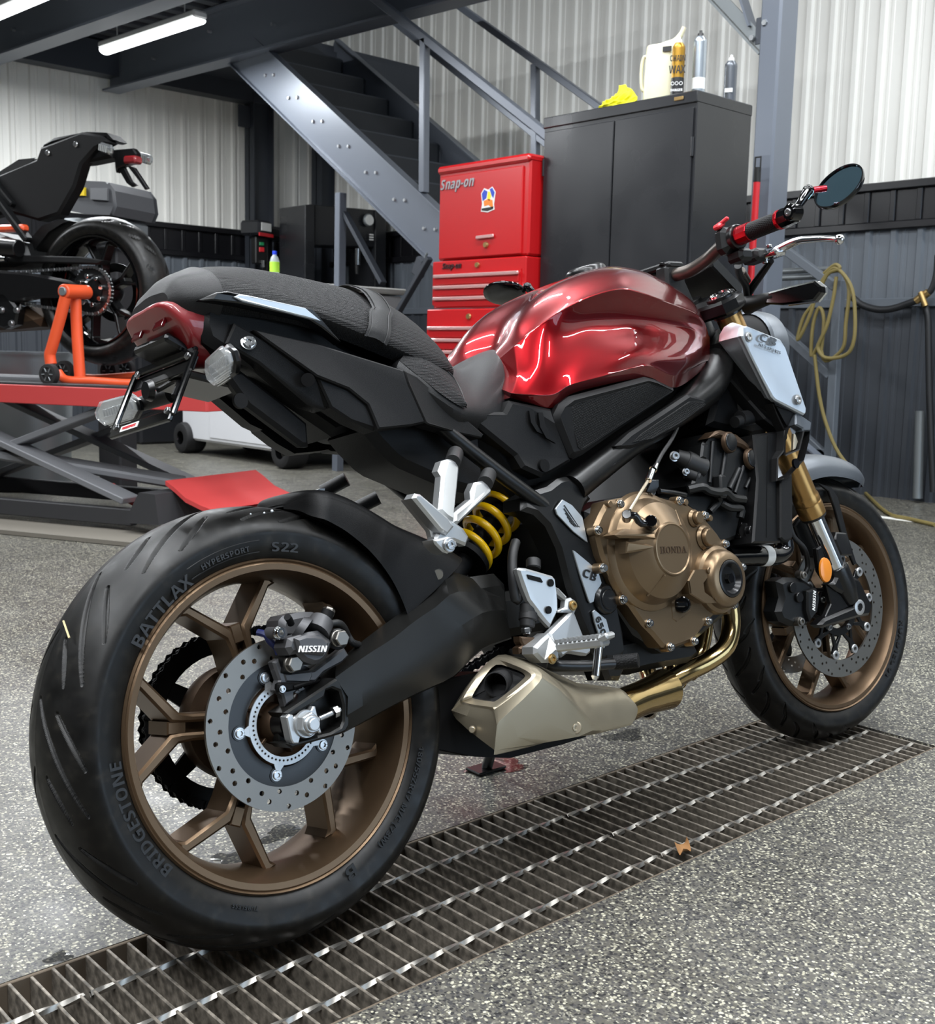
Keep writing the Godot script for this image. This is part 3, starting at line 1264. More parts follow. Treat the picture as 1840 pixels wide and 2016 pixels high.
	# shock with yellow spring
	var s = node("rear_shock", BIKE)
	var lo = Vector3(0.385, 0.50, 0.02)
	var hi = Vector3(0.50, 0.66, 0.02)
	lo = Vector3(0.4234,0.5159,0.03)
	hi = Vector3(0.4996,0.5782,0.03)
	var d = (hi - lo).normalized()
	var b = frame(d)
	var coil = []
	for k in 150:
		var f = k / 149.0
		var t = f * TAU * 4.6 + 1.2
		coil.append(lo - d * 0.05 + d * (0.05 + f * 0.15) + b * Vector3(cos(t) * 0.036, 0, sin(t) * 0.036))
	tube(coil, 0.0068, 10)
	add("spring", "spring_yellow", s)
	cyl(lo - d * 0.06, hi + d * 0.06, 0.018, -1, 20)
	cyl(lo - d * 0.012, lo - d * 0.002, 0.042, -1, 28)
	cyl(hi + d * 0.03, hi + d * 0.045, 0.042, -1, 28)
	add("damper", "deep_black", s)
	box(Vector3(0.555,0.5751,0.02), Vector3(0.055, 0.034, 0.05), 0.006)
	add("fluid_reservoir", "cart_white", s)
	# rear caliper and its bracket
	var k = node("rear_caliper", BIKE)
	prism([-0.02,0.4037,-0.0096,0.4074,-0.0037,0.3871,0.0439,0.3825,0.0719,0.3946,0.0991,0.4072,0.106,0.3938,0.0932,0.3857,0.06,0.3766,0.0441,0.366,0.0303,0.3684,0.0245,0.3639,0.0082,0.3559,0.007,0.3474,-0.009,0.3406,-0.0117,0.3572,-0.0216,0.3654,-0.0137,0.378], 0.094, 0.112, 0.003)
	prism([-0.0063,0.3853,0.0388,0.3822,0.0391,0.3756,0.0327,0.3669,-0.0041,0.3742], 0.105, 0.114, 0.002)
	add("bracket", "caliper_grey", k, 30.0)
	prism([-0.0131,0.4225,-0.0078,0.4344,0.006,0.4356,0.0265,0.4381,0.0418,0.4381,0.0509,0.4302,0.0624,0.4198,0.0586,0.4116,0.0475,0.3981,0.0378,0.3931,0.0275,0.3926,0.0133,0.3992,0.0026,0.4115,-0.0074,0.411], 0.10, 0.142, 0.006)
	prism([-0.0023,0.4332,0.0141,0.4351,0.0289,0.433,0.041,0.4291,0.0512,0.42,0.0476,0.413,0.0398,0.4029,0.0009,0.4126], 0.138, 0.150, 0.004)
	prism([0.0091,0.4474,0.0118,0.4582,0.019,0.4639,0.049,0.4655,0.0672,0.4632,0.0874,0.4548,0.0898,0.4338,0.0753,0.4267,0.0359,0.4279,0.0107,0.4316], 0.045, 0.094, 0.008)
	cyl(Vector3(0.0215,0.4477,0.12), Vector3(0.0286,0.4401,0.125), 0.0155, 0.019, 24)
	cyl(Vector3(0.0616,0.4499,0.12), Vector3(0.0459,0.4354,0.125), 0.0175, 0.020, 24)
	cyl(Vector3(-0.0145,0.4437,0.1), Vector3(-0.0104,0.4422,0.13), 0.0085, -1, 20)
	add("body", "caliper_grey", k, 30.0)
	cyl(Vector3(0.0107,0.3955,0.105), Vector3(-0.006,0.4014,0.105), 0.0165, -1, 24, 0.001)
	add("slide_boss", "case_black", k)
	cyl(Vector3(0.0832,0.4216,0.115), Vector3(0.075,0.4211,0.135), 0.015, -1, 24, 0.001)
	add("slide_boss", "case_black", k)
	for q in [[Vector3(0.003,0.3977,0.118), 0.0115], [Vector3(0.0713,0.4227,0.137), 0.0115]]:
		cyl(q[0], q[0] + Vector3(0, 0, 0.006), q[1] * 1.05, -1, 20, 0.001)
		hexnut(q[0] + Vector3(0, 0, 0.006), Vector3.BACK, q[1], 0.010)
		add("slide_bolt", "disc_steel", k, 25.0)
	screw(Vector3(-0.0193,0.4434,0.133), Vector3(0.2, 0, 1), 0.0075, 0.007)
	add("pad_pin", "chrome", k)
	tube([-0.0254,0.4466,0.09,-0.0196,0.4423,0.1,-0.0136,0.4317,0.1,-0.0051,0.4218,0.1,-0.0026,0.4128,0.1], 0.005, 8, 4)
	add("sensor_wire", "wire_blue", k)
	tube([0.0078,0.4527,0.125,0.003,0.4585,0.13,-0.003,0.4634,0.135], 0.005, 12)
	cyl(Vector3(0.067,0.4513,0.12), Vector3(0.0746,0.4625,0.12), 0.0095, -1, 16, 0.001)
	add("banjo_and_bleed", "deep_black", k)
	hexnut(Vector3(0.0718,0.4568,0.12), (Vector3(0.0762,0.4645,0.12) - Vector3(0.0718,0.4568,0.12)).normalized(), 0.009, 0.010)
	add("banjo_bolt", "disc_steel", k, 25.0)
	tube([0.0738,0.4438,0.12,0.0883,0.4429,0.12,0.1032,0.4345,0.11,0.1149,0.4219,0.1,0.1215,0.4107,0.1,0.1386,0.4049,0.09], 0.0055, 10, 4)
	add("brake_hose", "rubber", k)
	prism([-0.0208,0.3739,-0.0156,0.3757,0.0038,0.3724,0.016,0.3697,0.0203,0.3647,0.0173,0.3614,-0.0054,0.3606,-0.02,0.3621,-0.0222,0.3678], 0.108, 0.120, 0.003)
	tube([0.0023,0.3657,0.12,0.0176,0.3673,0.12,0.0365,0.3662,0.11,0.0673,0.3643,0.09], 0.003, 8, 3)
	add("speed_sensor", "deep_black", k)
	screw(Vector3(-0.015,0.366,0.12), Vector3.BACK, 0.004, 0.003)
	add("sensor_bolt", "steel", k)
	words("NISSIN", 0.0088, 0.001, Transform3D(Basis(Vector3.BACK, -0.14), Vector3(0.0213,0.4152,0.1508)), 0.25, "Droid Sans", true, 1.15)
	add("lettering", "ink_white", k)


# ---------------------------------------------------------------- motorcycle: tail, seat, tank
func bike_tail():
	var o = node("tail", BIKE)
	# core under the seat
	prism([-0.0463,0.9077,-0.0145,0.9274,0.1237,0.9111,0.1773,0.8629,0.2878,0.8115,0.3184,0.7662,0.2886,0.7216,0.2307,0.7276,0.1354,0.7625,0.0458,0.813,-0.0148,0.8367,-0.0472,0.8573,-0.0524,0.8836], -0.085, 0.085, 0.012)
	add("core", "black_plastic", o)
	# keel under the tail
	prism([0.0059,0.8773,0.024,0.8243,0.0649,0.7935,0.164,0.7283,0.172,0.7225,0.2111,0.7334,0.2366,0.7575,0.211,0.8074,0.1127,0.8526], -0.045, 0.05, 0.012)
	add("keel", "black_plastic", o)
	prism([0.2263,0.7552,0.3271,0.772,0.4417,0.7502,0.4349,0.6056,0.3559,0.6265,0.2647,0.665,0.2478,0.6767,0.2222,0.7025,0.2038,0.7252], -0.035, 0.088, 0.014)
	add("inner_fender", "black_plastic", o)
	prism([-0.014,0.8184,0.0166,0.8213,0.0792,0.774,0.1172,0.7423,0.1154,0.7068,0.1023,0.7073,0.0188,0.7692], 0.04, 0.062, 0.006)
	add("lower_cover", "matt_plastic", o)
	for sgn in [1.0, -1.0]:
		var rear = V([0.0167,0.8698,0.108,0.1172,0.8471,0.122,0.2418,0.8048,0.15,0.2453,0.7828,0.152,0.2706,0.724,0.15,0.2452,0.7208,0.145,0.1882,0.7179,0.14,0.1777,0.7557,0.136,0.1499,0.7803,0.131,0.1,0.8,0.126,0.03,0.8562,0.111])
		plate(rear if sgn > 0 else mirrored(rear), Vector3(0, 0, -0.035 * sgn), 0.0025)
		add("side_panel", "matt_plastic", o, 25.0)
		var fore = V([0.2418,0.8048,0.15,0.268,0.7966,0.146,0.4144,0.7071,0.118,0.4086,0.7011,0.118,0.3493,0.7097,0.128,0.276,0.7209,0.15,0.2706,0.724,0.15,0.2453,0.7828,0.152])
		plate(fore if sgn > 0 else mirrored(fore), Vector3(0, 0, -0.03 * sgn), 0.002)
		add("side_panel_nose", "matt_plastic", o, 25.0)
		var low = V([0.1053,0.8005,0.118,0.1548,0.7805,0.124,0.1827,0.7558,0.129,0.1952,0.7202,0.132,0.1898,0.7165,0.128,0.1532,0.7341,0.122,0.1233,0.7553,0.118])
		plate(low if sgn > 0 else mirrored(low), Vector3(0, 0, -0.03 * sgn), 0.003)
		add("lower_panel", "black_plastic", o, 25.0)
		var rib = V([-0.0071,0.8816,0.098,0.0341,0.8569,0.104,0.1075,0.802,0.114,0.1258,0.7574,0.112,0.12,0.7544,0.105,0.096,0.7633,0.1,0.0234,0.8246,0.098,-0.0218,0.8529,0.092])
		plate(rib if sgn > 0 else mirrored(rib), Vector3(0, 0, -0.03 * sgn), 0.003)
		add("inner_panel", "black_plastic", o, 25.0)
		var grab = V([-0.0592,0.9112,0.1,-0.0371,0.92,0.112,-0.0243,0.9207,0.118,0.1063,0.899,0.128,0.1527,0.8517,0.122,0.12,0.8723,0.126,0.096,0.8853,0.126,-0.0115,0.9039,0.12,-0.0433,0.9086,0.11])
		plate(grab if sgn > 0 else mirrored(grab), Vector3(0, 0, -0.02 * sgn), 0.002)
		add("grab_rail", "satin_black", o, 25.0)
		var trim = V([-0.016,0.9123,0.1195,-0.0071,0.9167,0.1205,0.0119,0.9138,0.123,0.0916,0.8988,0.131,0.1169,0.8801,0.13,0.0937,0.8849,0.1295,-0.0064,0.9065,0.122])
		plate(trim if sgn > 0 else mirrored(trim), Vector3(0, 0, -0.006 * sgn), 0.0015)
		add("silver_trim", "silver_paint", o, 25.0)
	cyl(Vector3(0.0932,0.7973,0.112), Vector3(0.0866,0.7953,0.122), 0.010, -1, 20)
	add("plug", "deep_black", o)
	# pillion seat
	var s = node("pillion_seat", BIKE)
	var st = [[-0.084, 0.936, 0.050, 0.930, 0.058, 0.917], [-0.064, 0.962, 0.068, 0.947, 0.085, 0.918], [-0.02, 0.982, 0.082, 0.951, 0.102, 0.918], [0.05, 0.990, 0.088, 0.945, 0.112, 0.911], [0.12, 0.986, 0.090, 0.934, 0.118, 0.897], [0.20, 0.976, 0.092, 0.920, 0.121, 0.872], [0.275, 0.963, 0.092, 0.903, 0.121, 0.846], [0.33, 0.942, 0.090, 0.884, 0.117, 0.829], [0.368, 0.908, 0.084, 0.862, 0.108, 0.821], [0.388, 0.880, 0.072, 0.846, 0.094, 0.818]]
	seat_body(cols(st, 0), cols(st, 1), cols(st, 2), 0.022)
	add("cushion", "seat_cloth", s, 30.0)
	# plain vinyl rear end, wrapped over the cushion
	var sv = []
	for q in st.slice(0, 3):
		sv.append([q[0] - 0.002, q[1] + 0.002, q[2] + 0.002, q[3] + 0.0015, q[4] + 0.002, q[5]])
	seat_body(cols(sv, 0), cols(sv, 1), cols(sv, 2), 0.024)
	add("rear_cover", "seat_vinyl", s, 30.0)
	var ra = []
	var rb = []
	for q in [[-0.123, 0.80], [-0.108, 0.45], [-0.09, 0.08], [-0.06, 0.01], [0.0, 0.0], [0.06, 0.01], [0.09, 0.08], [0.108, 0.45], [0.1235, 0.80], [0.124, 1.0]]:
		ra.append(Vector3(lerpf(0.245, 0.195, q[1]), lerpf(0.973, 0.862, q[1]) - (0.05 * q[0] * q[0] / 0.0081 if absf(q[0]) < 0.1 else 0.05 * (1.0 - q[1]) * 0.7) * 0.9, q[0]))
		rb.append(Vector3(lerpf(0.285, 0.235, q[1]), lerpf(0.966, 0.848, q[1]) - (0.05 * q[0] * q[0] / 0.0081 if absf(q[0]) < 0.1 else 0.05 * (1.0 - q[1]) * 0.7) * 0.9, q[0]))
	var mid = []
	for i in ra.size():
		mid.append(ra[i].lerp(rb[i], 0.5) + Vector3(0.0, 0.003, 0.002 * signf(ra[i].z)))
	sheet([ra, mid, rb], 4, 3)
	add("strap", "seat_vinyl", s, 50.0)
	for e in [0.14, 0.86]:
		var sw = []
		for i in ra.size():
			sw.append(ra[i].lerp(rb[i], e) + Vector3(0, 0.002, 0.001 * signf(ra[i].z)))
		tube(sw, 0.0009, 5, 4)
		add("stitching", "rubber", s)
	# rider seat
	var r = node("rider_seat", BIKE)
	seat_body([Vector3(0.365, 0.882, 0), Vector3(0.40, 0.866, 0), Vector3(0.435, 0.848, 0), Vector3(0.475, 0.838, 0), Vector3(0.515, 0.858, 0), Vector3(0.545, 0.872, 0), Vector3(0.570, 0.872, 0), Vector3(0.585, 0.840, 0)],
		V([0.3135,0.8524,0.08,0.3355,0.8387,0.095,0.3597,0.8221,0.1,0.3918,0.8001,0.095,0.4356,0.7983,0.085,0.4884,0.8209,0.075,0.5383,0.8353,0.064,0.5441,0.8139,0.066]),
		V([0.2518,0.8216,0.125,0.2744,0.7978,0.138,0.3086,0.773,0.142,0.3566,0.7484,0.138,0.4012,0.7446,0.122,0.4459,0.7439,0.108,0.4843,0.7488,0.098,0.5012,0.765,0.092]), 0.03)
	add("cushion", "seat_vinyl", r, 35.0)
	var ca = V([0.3102,0.851,0.084,0.3317,0.8389,0.098,0.3558,0.8222,0.103,0.3791,0.8021,0.103,0.3787,0.776,0.118,0.3659,0.7483,0.138])
	var cb = V([0.2576,0.8258,0.122,0.2702,0.8072,0.134,0.2891,0.7898,0.14,0.3101,0.7715,0.1435,0.3354,0.7568,0.143,0.3593,0.7468,0.14])
	var cm = []
	for i in ca.size():
		cm.append(ca[i].lerp(cb[i], 0.5) + Vector3(0, 0.005, 0.006))
	sheet([ca, cm, cb], 4, 3)
	add("side_insert", "seat_cloth", r, 50.0)
	tube(V([0.3086,0.8505,0.086,0.33,0.8385,0.1,0.3541,0.8217,0.105,0.3774,0.8017,0.105,0.3769,0.7756,0.12,0.3642,0.748,0.14]), 0.0013, 6, 4)
	add("stitching", "rubber", r)
	# tail lamp
	var l = node("tail_lamp", BIKE)
	l.set_meta("label", "red tail lamp lens")
	var rows = []
	for q in [[-0.083, 0.80, 0.55], [-0.080, 0.93, 0.8], [-0.066, 1.0, 1.0], [-0.03, 1.02, 1.04], [0.01, 1.0, 1.05]]:
		var row = []
		for p in [[0.0, 0.930], [0.040, 0.930], [0.066, 0.924], [0.076, 0.908], [0.078, 0.890], [0.070, 0.870], [0.052, 0.852], [0.026, 0.842], [0.0, 0.841], [-0.026, 0.842], [-0.052, 0.852], [-0.070, 0.870], [-0.078, 0.890], [-0.076, 0.908], [-0.066, 0.924], [-0.040, 0.930]]:
			var lean: float = (p[1] - 0.885) * 0.55
			row.append(Vector3(q[0] + 0.008 - lean, 0.880 + (p[1] - 0.888) * q[1], p[0] * q[1]))
		rows.append(row)
	sheet(rows, 3, 3, true)
	var cap = []
	for q in spl(rows[0], 3, true):
		cap.append(q)
	fan(cap, middle(cap) + Vector3(-0.004, 0, 0))
	add("lens", "lens_red", l, 40.0)
	# dark band across the lens
	for z in [-1.0, 1.0]:
		box(Vector3(-0.087, 0.897, 0.036 * z), Vector3(0.004, 0.030, 0.030), 0.002, Basis(Vector3.BACK, -0.5))
		add("reflector_window", "lens_dark", l)
	# number plate frame on its bracket
	var p = node("plate_holder", BIKE)
	var tr = Vector3(-0.0688,0.8419,0.09)
	var br = Vector3(-0.115,0.7532,0.09)
	var tl = Vector3(-0.0745,0.8453,-0.09)
	var bl = Vector3(-0.1216,0.7572,-0.09)
	for e in [[tl, tr, 0.014], [bl, br, 0.018], [tl, bl, 0.011], [tr, br, 0.011]]:
		bar(e[0], e[1], 0.007, e[2], (tr - tl).cross(bl - tl).normalized().cross(e[1] - e[0]).normalized(), 0.0018)
	add("frame", "gloss_black", p, 25.0)
	var nrm = (tr - tl).cross(bl - tl).normalized()
	if nrm.x > 0:
		nrm = -nrm
	for q in [tl.lerp(br, 0.06) + (tr - tl) * 0.03, tr.lerp(bl, 0.07), br.lerp(tl, 0.07), bl.lerp(tr, 0.07)]:
		screw(q + nrm * 0.002, nrm, 0.005, 0.004, false)
		add("frame_screw", "steel", p)
	var up = (tl - bl).normalized()
	var sd = (tr - tl).normalized()
	bar(tl + up * -0.016 - nrm * 0.006, tr + up * -0.016 - nrm * 0.006, 0.004, 0.022, up, 0.001)
	box((tl + tr) * 0.5 + up * 0.016 + nrm * 0.012, Vector3(0.04, 0.014, 0.10), 0.004, Basis(nrm.cross(sd).cross(sd), nrm.cross(sd) * -1.0, sd) if false else Basis(sd.cross(up).normalized(), up, -sd))
	bar((tl + tr) * 0.5 - up * 0.02 - nrm * 0.01, Vector3(0.02, 0.80, 0), 0.10, 0.012, up, 0.003)
	add("bracket", "satin_black", p, 30.0)
	box((bl + br) * 0.5 - sd * 0.03 + nrm * 0.0036, Vector3(0.0012, 0.009, 0.055), 0.0, Basis(nrm, up, nrm.cross(up)))
	add("sticker", "white_label", p)
	X = Transform3D(Basis(sd, up, sd.cross(up)), (bl + br) * 0.5 - sd * 0.03 + nrm * 0.0045)
	words("POWERSPORTS", 0.0045, 0.0006, Transform3D.IDENTITY, 0.1)
	add("sticker_text", "switch_red", p)
	var rc = Vector3(-0.0983,0.8039,0.0)
	cyl(rc, rc + Vector3(-0.008, 0, 0), 0.016, 0.013, 20)
	tube([rc + Vector3(0.01, 0, 0.0), rc + Vector3(0.03, 0.01, 0.03), Vector3(-0.0944,0.7841,0.06)], 0.004, 8, 4)
	add("plate_lamp_arm", "satin_black", p)
	# rear indicators
	for sgn in [1.0, -1.0]:
		var g = node("rear_indicator", BIKE, Transform3D(Basis(Vector3.UP, -0.2 * sgn) * Basis(Vector3.BACK, 0.15), Vector3(-0.070, 0.806, 0.166 * sgn)))
		var oct = PackedVector2Array()
		for q in [[-0.050, 0.006], [-0.034, 0.019], [0.034, 0.021], [0.052, 0.008], [0.052, -0.006], [0.036, -0.019], [-0.034, -0.021], [-0.050, -0.010]]:
			oct.append(Vector2(q[0] * sgn, q[1]))
		X = Transform3D(Basis(Vector3(0, 0, 1), Vector3(0, 1, 0), Vector3(-1, 0, 0)), Vector3.ZERO)
		prism(oct, -0.006, 0.0045, 0.003)
		add("shell", "satin_black", g)
		X = Transform3D(Basis(Vector3(0, 0, 1), Vector3(0, 1, 0), Vector3(-1, 0, 0)), Vector3.ZERO)
		prism(inset(ccw(oct), 0.003), 0.0045, 0.0065, 0.0)
		for i in 11:
			box(Vector3((-0.034 + i * 0.0066) * sgn, 0.001, 0.0085), Vector3(0.0030, 0.012, 0.004), 0.0006)
		for i in 5:
			box(Vector3(0.0, -0.010 - i * 0.003, 0.0072), Vector3(0.070 - i * 0.004, 0.0014, 0.002), 0.0004)
		add("reflector", "reflector_chrome", g)
		X = Transform3D(Basis(Vector3(0, 0, 1), Vector3(0, 1, 0), Vector3(-1, 0, 0)), Vector3.ZERO)
		prism(inset(ccw(oct), 0.0012), 0.0045, 0.0135, 0.003)
		add("lens", "lens_clear", g)
		cyl(Vector3(0.008, 0, -0.02 * sgn), Vector3(0.03, 0.004, -0.085 * sgn), 0.011, 0.013, 16)
		add("stem", "rubber", g)
	screw(Vector3(0.0096,0.853,0.1), Vector3(-0.3, 0.2, 1), 0.009, 0.004, false)
	add("tail_screw", "chrome", o)
	for q in [Vector3(-0.0135,0.77,0.094)]:
		cyl(q, q + Vector3(0, 0, 0.006), 0.011, -1, 18)
	add("plug", "deep_black", o)
	# passenger peg hangers
	for sgn in [1.0, -1.0]:
		var h = node("passenger_peg_hanger", BIKE)
		var zz = func(a: Array) -> Array: return V(a) if sgn > 0 else mirrored(V(a))
		# upright leg, slanting leg, foot
		plate(zz.call([0.2517,0.6451,0.19,0.2649,0.6599,0.185,0.2772,0.6628,0.185,0.2949,0.6612,0.183,0.3004,0.654,0.183,0.2962,0.6424,0.185,0.2561,0.5803,0.21,0.2491,0.5669,0.214,0.2359,0.5747,0.214,0.2253,0.5868,0.212,0.2529,0.6364,0.195]), Vector3(0, 0, -0.018 * sgn), 0.004)
		plate(zz.call([0.3137,0.6113,0.185,0.3268,0.6249,0.182,0.3469,0.6268,0.18,0.3627,0.6179,0.18,0.358,0.6065,0.182,0.2737,0.5701,0.208,0.2555,0.562,0.214,0.2491,0.5669,0.214,0.2544,0.5802,0.212,0.3089,0.5994,0.19]), Vector3(0, 0, -0.018 * sgn), 0.004)
		plate(zz.call([0.2089,0.5394,0.214,0.2103,0.548,0.214,0.2374,0.5745,0.214,0.2505,0.5668,0.214,0.2662,0.5555,0.214,0.276,0.5425,0.212,0.268,0.5297,0.212,0.2431,0.5396,0.214]), Vector3(0, 0, -0.018 * sgn), 0.004)
		add("hanger", "alloy", h, 28.0)
		plate(zz.call([0.1982,0.5438,0.224,0.2259,0.5462,0.224,0.2403,0.5378,0.224,0.2415,0.5311,0.224,0.2219,0.5215,0.224,0.2125,0.525,0.224,0.2005,0.5371,0.224]), Vector3(0, 0, -0.028 * sgn), 0.003)
		plate(zz.call([0.1686,0.6054,0.226,0.1751,0.6121,0.226,0.1844,0.6103,0.226,0.2322,0.5741,0.222,0.2444,0.56,0.22,0.2265,0.5481,0.222,0.2119,0.5557,0.224]), Vector3(0, 0, -0.022 * sgn), 0.004)
		plate(zz.call([0.175,0.606,0.2,0.1882,0.6029,0.2,0.2153,0.5606,0.205,0.2207,0.5502,0.205,0.2119,0.5399,0.205,0.2092,0.5578,0.205]), Vector3(0, 0, -0.012 * sgn), 0.002)
		add("folding_peg", "alloy", h, 28.0)
		var a = Vector3(0.2235,0.5338,0.2245)
		a.z *= sgn
		cyl(a, a + Vector3(0, 0, 0.003 * sgn), 0.011, -1, 20, 0.001)
		screw(a + Vector3(0, 0, 0.003 * sgn), Vector3(0, 0, sgn), 0.0075, 0.004, false)
		add("pivot_screw", "steel", h)
		for q in [[Vector3(0.3216,0.6743,0.15), Vector3(0.2878,0.6573,0.18)], [Vector3(0.3847,0.6379,0.15), Vector3(0.3493,0.6217,0.178)]]:
			var u: Vector3 = q[0]
			var v: Vector3 = q[1]
			u.z *= sgn
			v.z *= sgn
			cyl(u, v, 0.0125, -1, 20)
		add("mount_bush", "rubber", h)

# closed cushion from a top line, a shoulder line and an edge line on the right side
func seat_body(c: Array, sh: Array, edge: Array, drop: float):
	var low = []
	for q: Vector3 in edge:
		low.append(q + Vector3(0, -drop, -0.018))
	var half = []
	for i in c.size():
		half.append(sh[i].lerp(c[i], 0.5) + Vector3(0, 0.2 * (c[i].y - sh[i].y), 0))
	var rows = [low, edge, sh, half, c]
	for r in [half, sh, edge, low]:
		rows.append(mirrored(r))
	var g = sheet(rows, 3, 4)
	for e in [0, -1]:
		var ring = []
		for r in g:
			ring.append(r[e])
		fan(ring, middle(ring))

# stations [x, centre y, shoulder z, y, edge z, y] to one line of points
func cols(st: Array, k: int) -> Array:
	var o = []
	for q in st:
		o.append(Vector3(q[0], q[1], 0) if k == 0 else Vector3(q[0], q[3], q[2]) if k == 1 else Vector3(q[0], q[5], q[4]))
	return o

func bike_tank():
	var t = node("fuel_tank", BIKE)
	t.set_meta("label", "sculpted candy red fuel tank")
	var r2 = V([0.536,0.8602,0.084,0.5522,0.8796,0.112,0.5905,0.9048,0.136,0.6538,0.9329,0.15,0.7393,0.9543,0.158,0.796,0.9521,0.16,0.8869,0.9366,0.155,0.9953,0.9184,0.14,1.0637,0.8868,0.105])
	var r3 = V([0.524,0.8284,0.098,0.5455,0.8472,0.122,0.5892,0.8735,0.136,0.6711,0.8924,0.135,0.7561,0.8991,0.133,0.8258,0.9006,0.134,0.9041,0.897,0.134,1.0041,0.891,0.124,1.0607,0.8612,0.103])
	var r4 = V([0.5126,0.8043,0.108,0.5362,0.814,0.13,0.5698,0.8244,0.142,0.6432,0.8392,0.152,0.7154,0.8437,0.16,0.7782,0.8422,0.165,0.8575,0.8358,0.162,0.9583,0.8364,0.142,1.0499,0.8414,0.108])
	var r5 = V([0.4864,0.7745,0.118,0.5126,0.7693,0.133,0.5543,0.7664,0.147,0.5899,0.781,0.158,0.6662,0.7948,0.166,0.7485,0.8099,0.168,0.7939,0.8123,0.168,0.8886,0.8004,0.15,1.0308,0.8366,0.112])
	var r6 = V([0.4916,0.7686,0.108,0.5208,0.757,0.122,0.5623,0.7457,0.135,0.6005,0.7671,0.145,0.6787,0.7815,0.152,0.7598,0.7924,0.155,0.8054,0.7943,0.155,0.8949,0.7795,0.14,1.0474,0.8309,0.105])
	var c = []
	var cy = [[0.572, 0.880], [0.600, 0.921], [0.650, 0.962], [0.722, 0.999], [0.815, 1.030], [0.905, 1.045], [1.01, 1.034], [1.115, 0.985], [1.17, 0.925]]
	for q in cy:
		c.append(Vector3(q[0], q[1], 0.0))
	var r1 = []
	for i in 9:
		var k: Vector3 = c[i].lerp(r2[i], 0.58)
		r1.append(k + Vector3(0, [0.010, 0.016, 0.020, 0.022, 0.022, 0.024, 0.026, 0.022, 0.016][i], 0.004))
	var mixed = func(a: Array, b: Array, f: float) -> Array:
		var o = []
		for i in a.size():
			o.append(a[i].lerp(b[i], f))
		return o
	var r56 = mixed.call(r5, r6, 0.18)
	var r45 = mixed.call(r4, r5, 0.88)
	var r23 = mixed.call(r2, r3, 0.14)
	var r12 = mixed.call(r1, r2, 0.86)
	var rows = [r6, r56, r5, r45, r4, r3, r23, r2, r12, r1, c]
	for r in [r1, r12, r2, r23, r3, r4, r45, r5, r56, r6]:
		rows.append(mirrored(r))
	var g = sheet(rows, 6, 4)
	for e in [0, -1]:
		var ring = []
		for r in g:
			ring.append(r[e])
		fan(ring, middle(ring))
	add("shell", "candy_red", t, 60.0)
	lathe(Vector3(0.84, 1.034, 0), Vector3(-0.2, 1, 0), [0.0, 0.012, 0.030, 0.012, 0.036, 0.009, 0.040, 0.004, 0.042, -0.01], 40)
	add("filler_cap", "satin_black", t)
	for sgn in [1.0, -1.0]:
		# knee cover with rubber pad
		var pad = V([0.5546,0.7322,0.15,0.5659,0.7498,0.155,0.5888,0.7624,0.16,0.7789,0.7948,0.17,0.8058,0.791,0.168,0.8824,0.7782,0.15,0.8799,0.77,0.148,0.6201,0.6624,0.142,0.6007,0.6566,0.14,0.586,0.6607,0.142,0.5555,0.7182,0.15])
		plate(pad if sgn > 0 else mirrored(pad), Vector3(0, 0, -0.06 * sgn), 0.009)
		add("knee_cover", "matt_plastic", t, 25.0)
		var ins = V([0.5817,0.7299,0.1515,0.5901,0.7447,0.1555,0.5996,0.7495,0.158,0.7796,0.7821,0.1685,0.8576,0.7742,0.1535,0.8608,0.7704,0.1515,0.6198,0.6741,0.1445,0.6088,0.6706,0.1435,0.6026,0.6748,0.1445])
		plate(ins if sgn > 0 else mirrored(ins), Vector3(0, 0, -0.004 * sgn), 0.001)
		add("knee_pad", "knee_pad", t, 25.0)
		# louvred side cover under the tank
		var sc = V([0.4844,0.7631,0.118,0.5147,0.7547,0.128,0.5591,0.7442,0.138,0.5605,0.7193,0.143,0.5898,0.6595,0.138,0.5921,0.6534,0.136,0.5491,0.6356,0.128,0.5293,0.6299,0.125,0.4925,0.6482,0.118,0.4851,0.6693,0.112,0.3933,0.7361,0.11,0.3833,0.7449,0.112,0.4734,0.745,0.112])
		plate(sc if sgn > 0 else mirrored(sc), Vector3(0, 0, -0.06 * sgn), 0.006)
		add("side_cover", "matt_plastic", t, 25.0)
		for lv in [[0.51,0.7424,0.1315,0.5192,0.7421,0.1325,0.5189,0.7218,0.1335,0.5334,0.7006,0.134,0.52,0.7064,0.133,0.5102,0.7223,0.132], [0.5267,0.7383,0.1355,0.5365,0.7381,0.136,0.5366,0.716,0.138,0.5544,0.6842,0.1395,0.5358,0.6945,0.137,0.5261,0.7135,0.136]]:
			var q = V(lv)
			plate(q if sgn > 0 else mirrored(q), Vector3(0, 0, -0.004 * sgn), 0.0)
			add("louvre", "deep_black", t)
		var h = Vector3(0.5328,0.6488,0.1285)
		h.z *= sgn
		cyl(h - Vector3(0, 0, 0.01 * sgn), h, 0.011, -1, 22)
		add("plug", "deep_black", t)


# ---------------------------------------------------------------- motorcycle: frame, engine, exhaust
func both(a: Array, sgn: float) -> Array:
	return V(a) if sgn > 0 else mirrored(V(a))

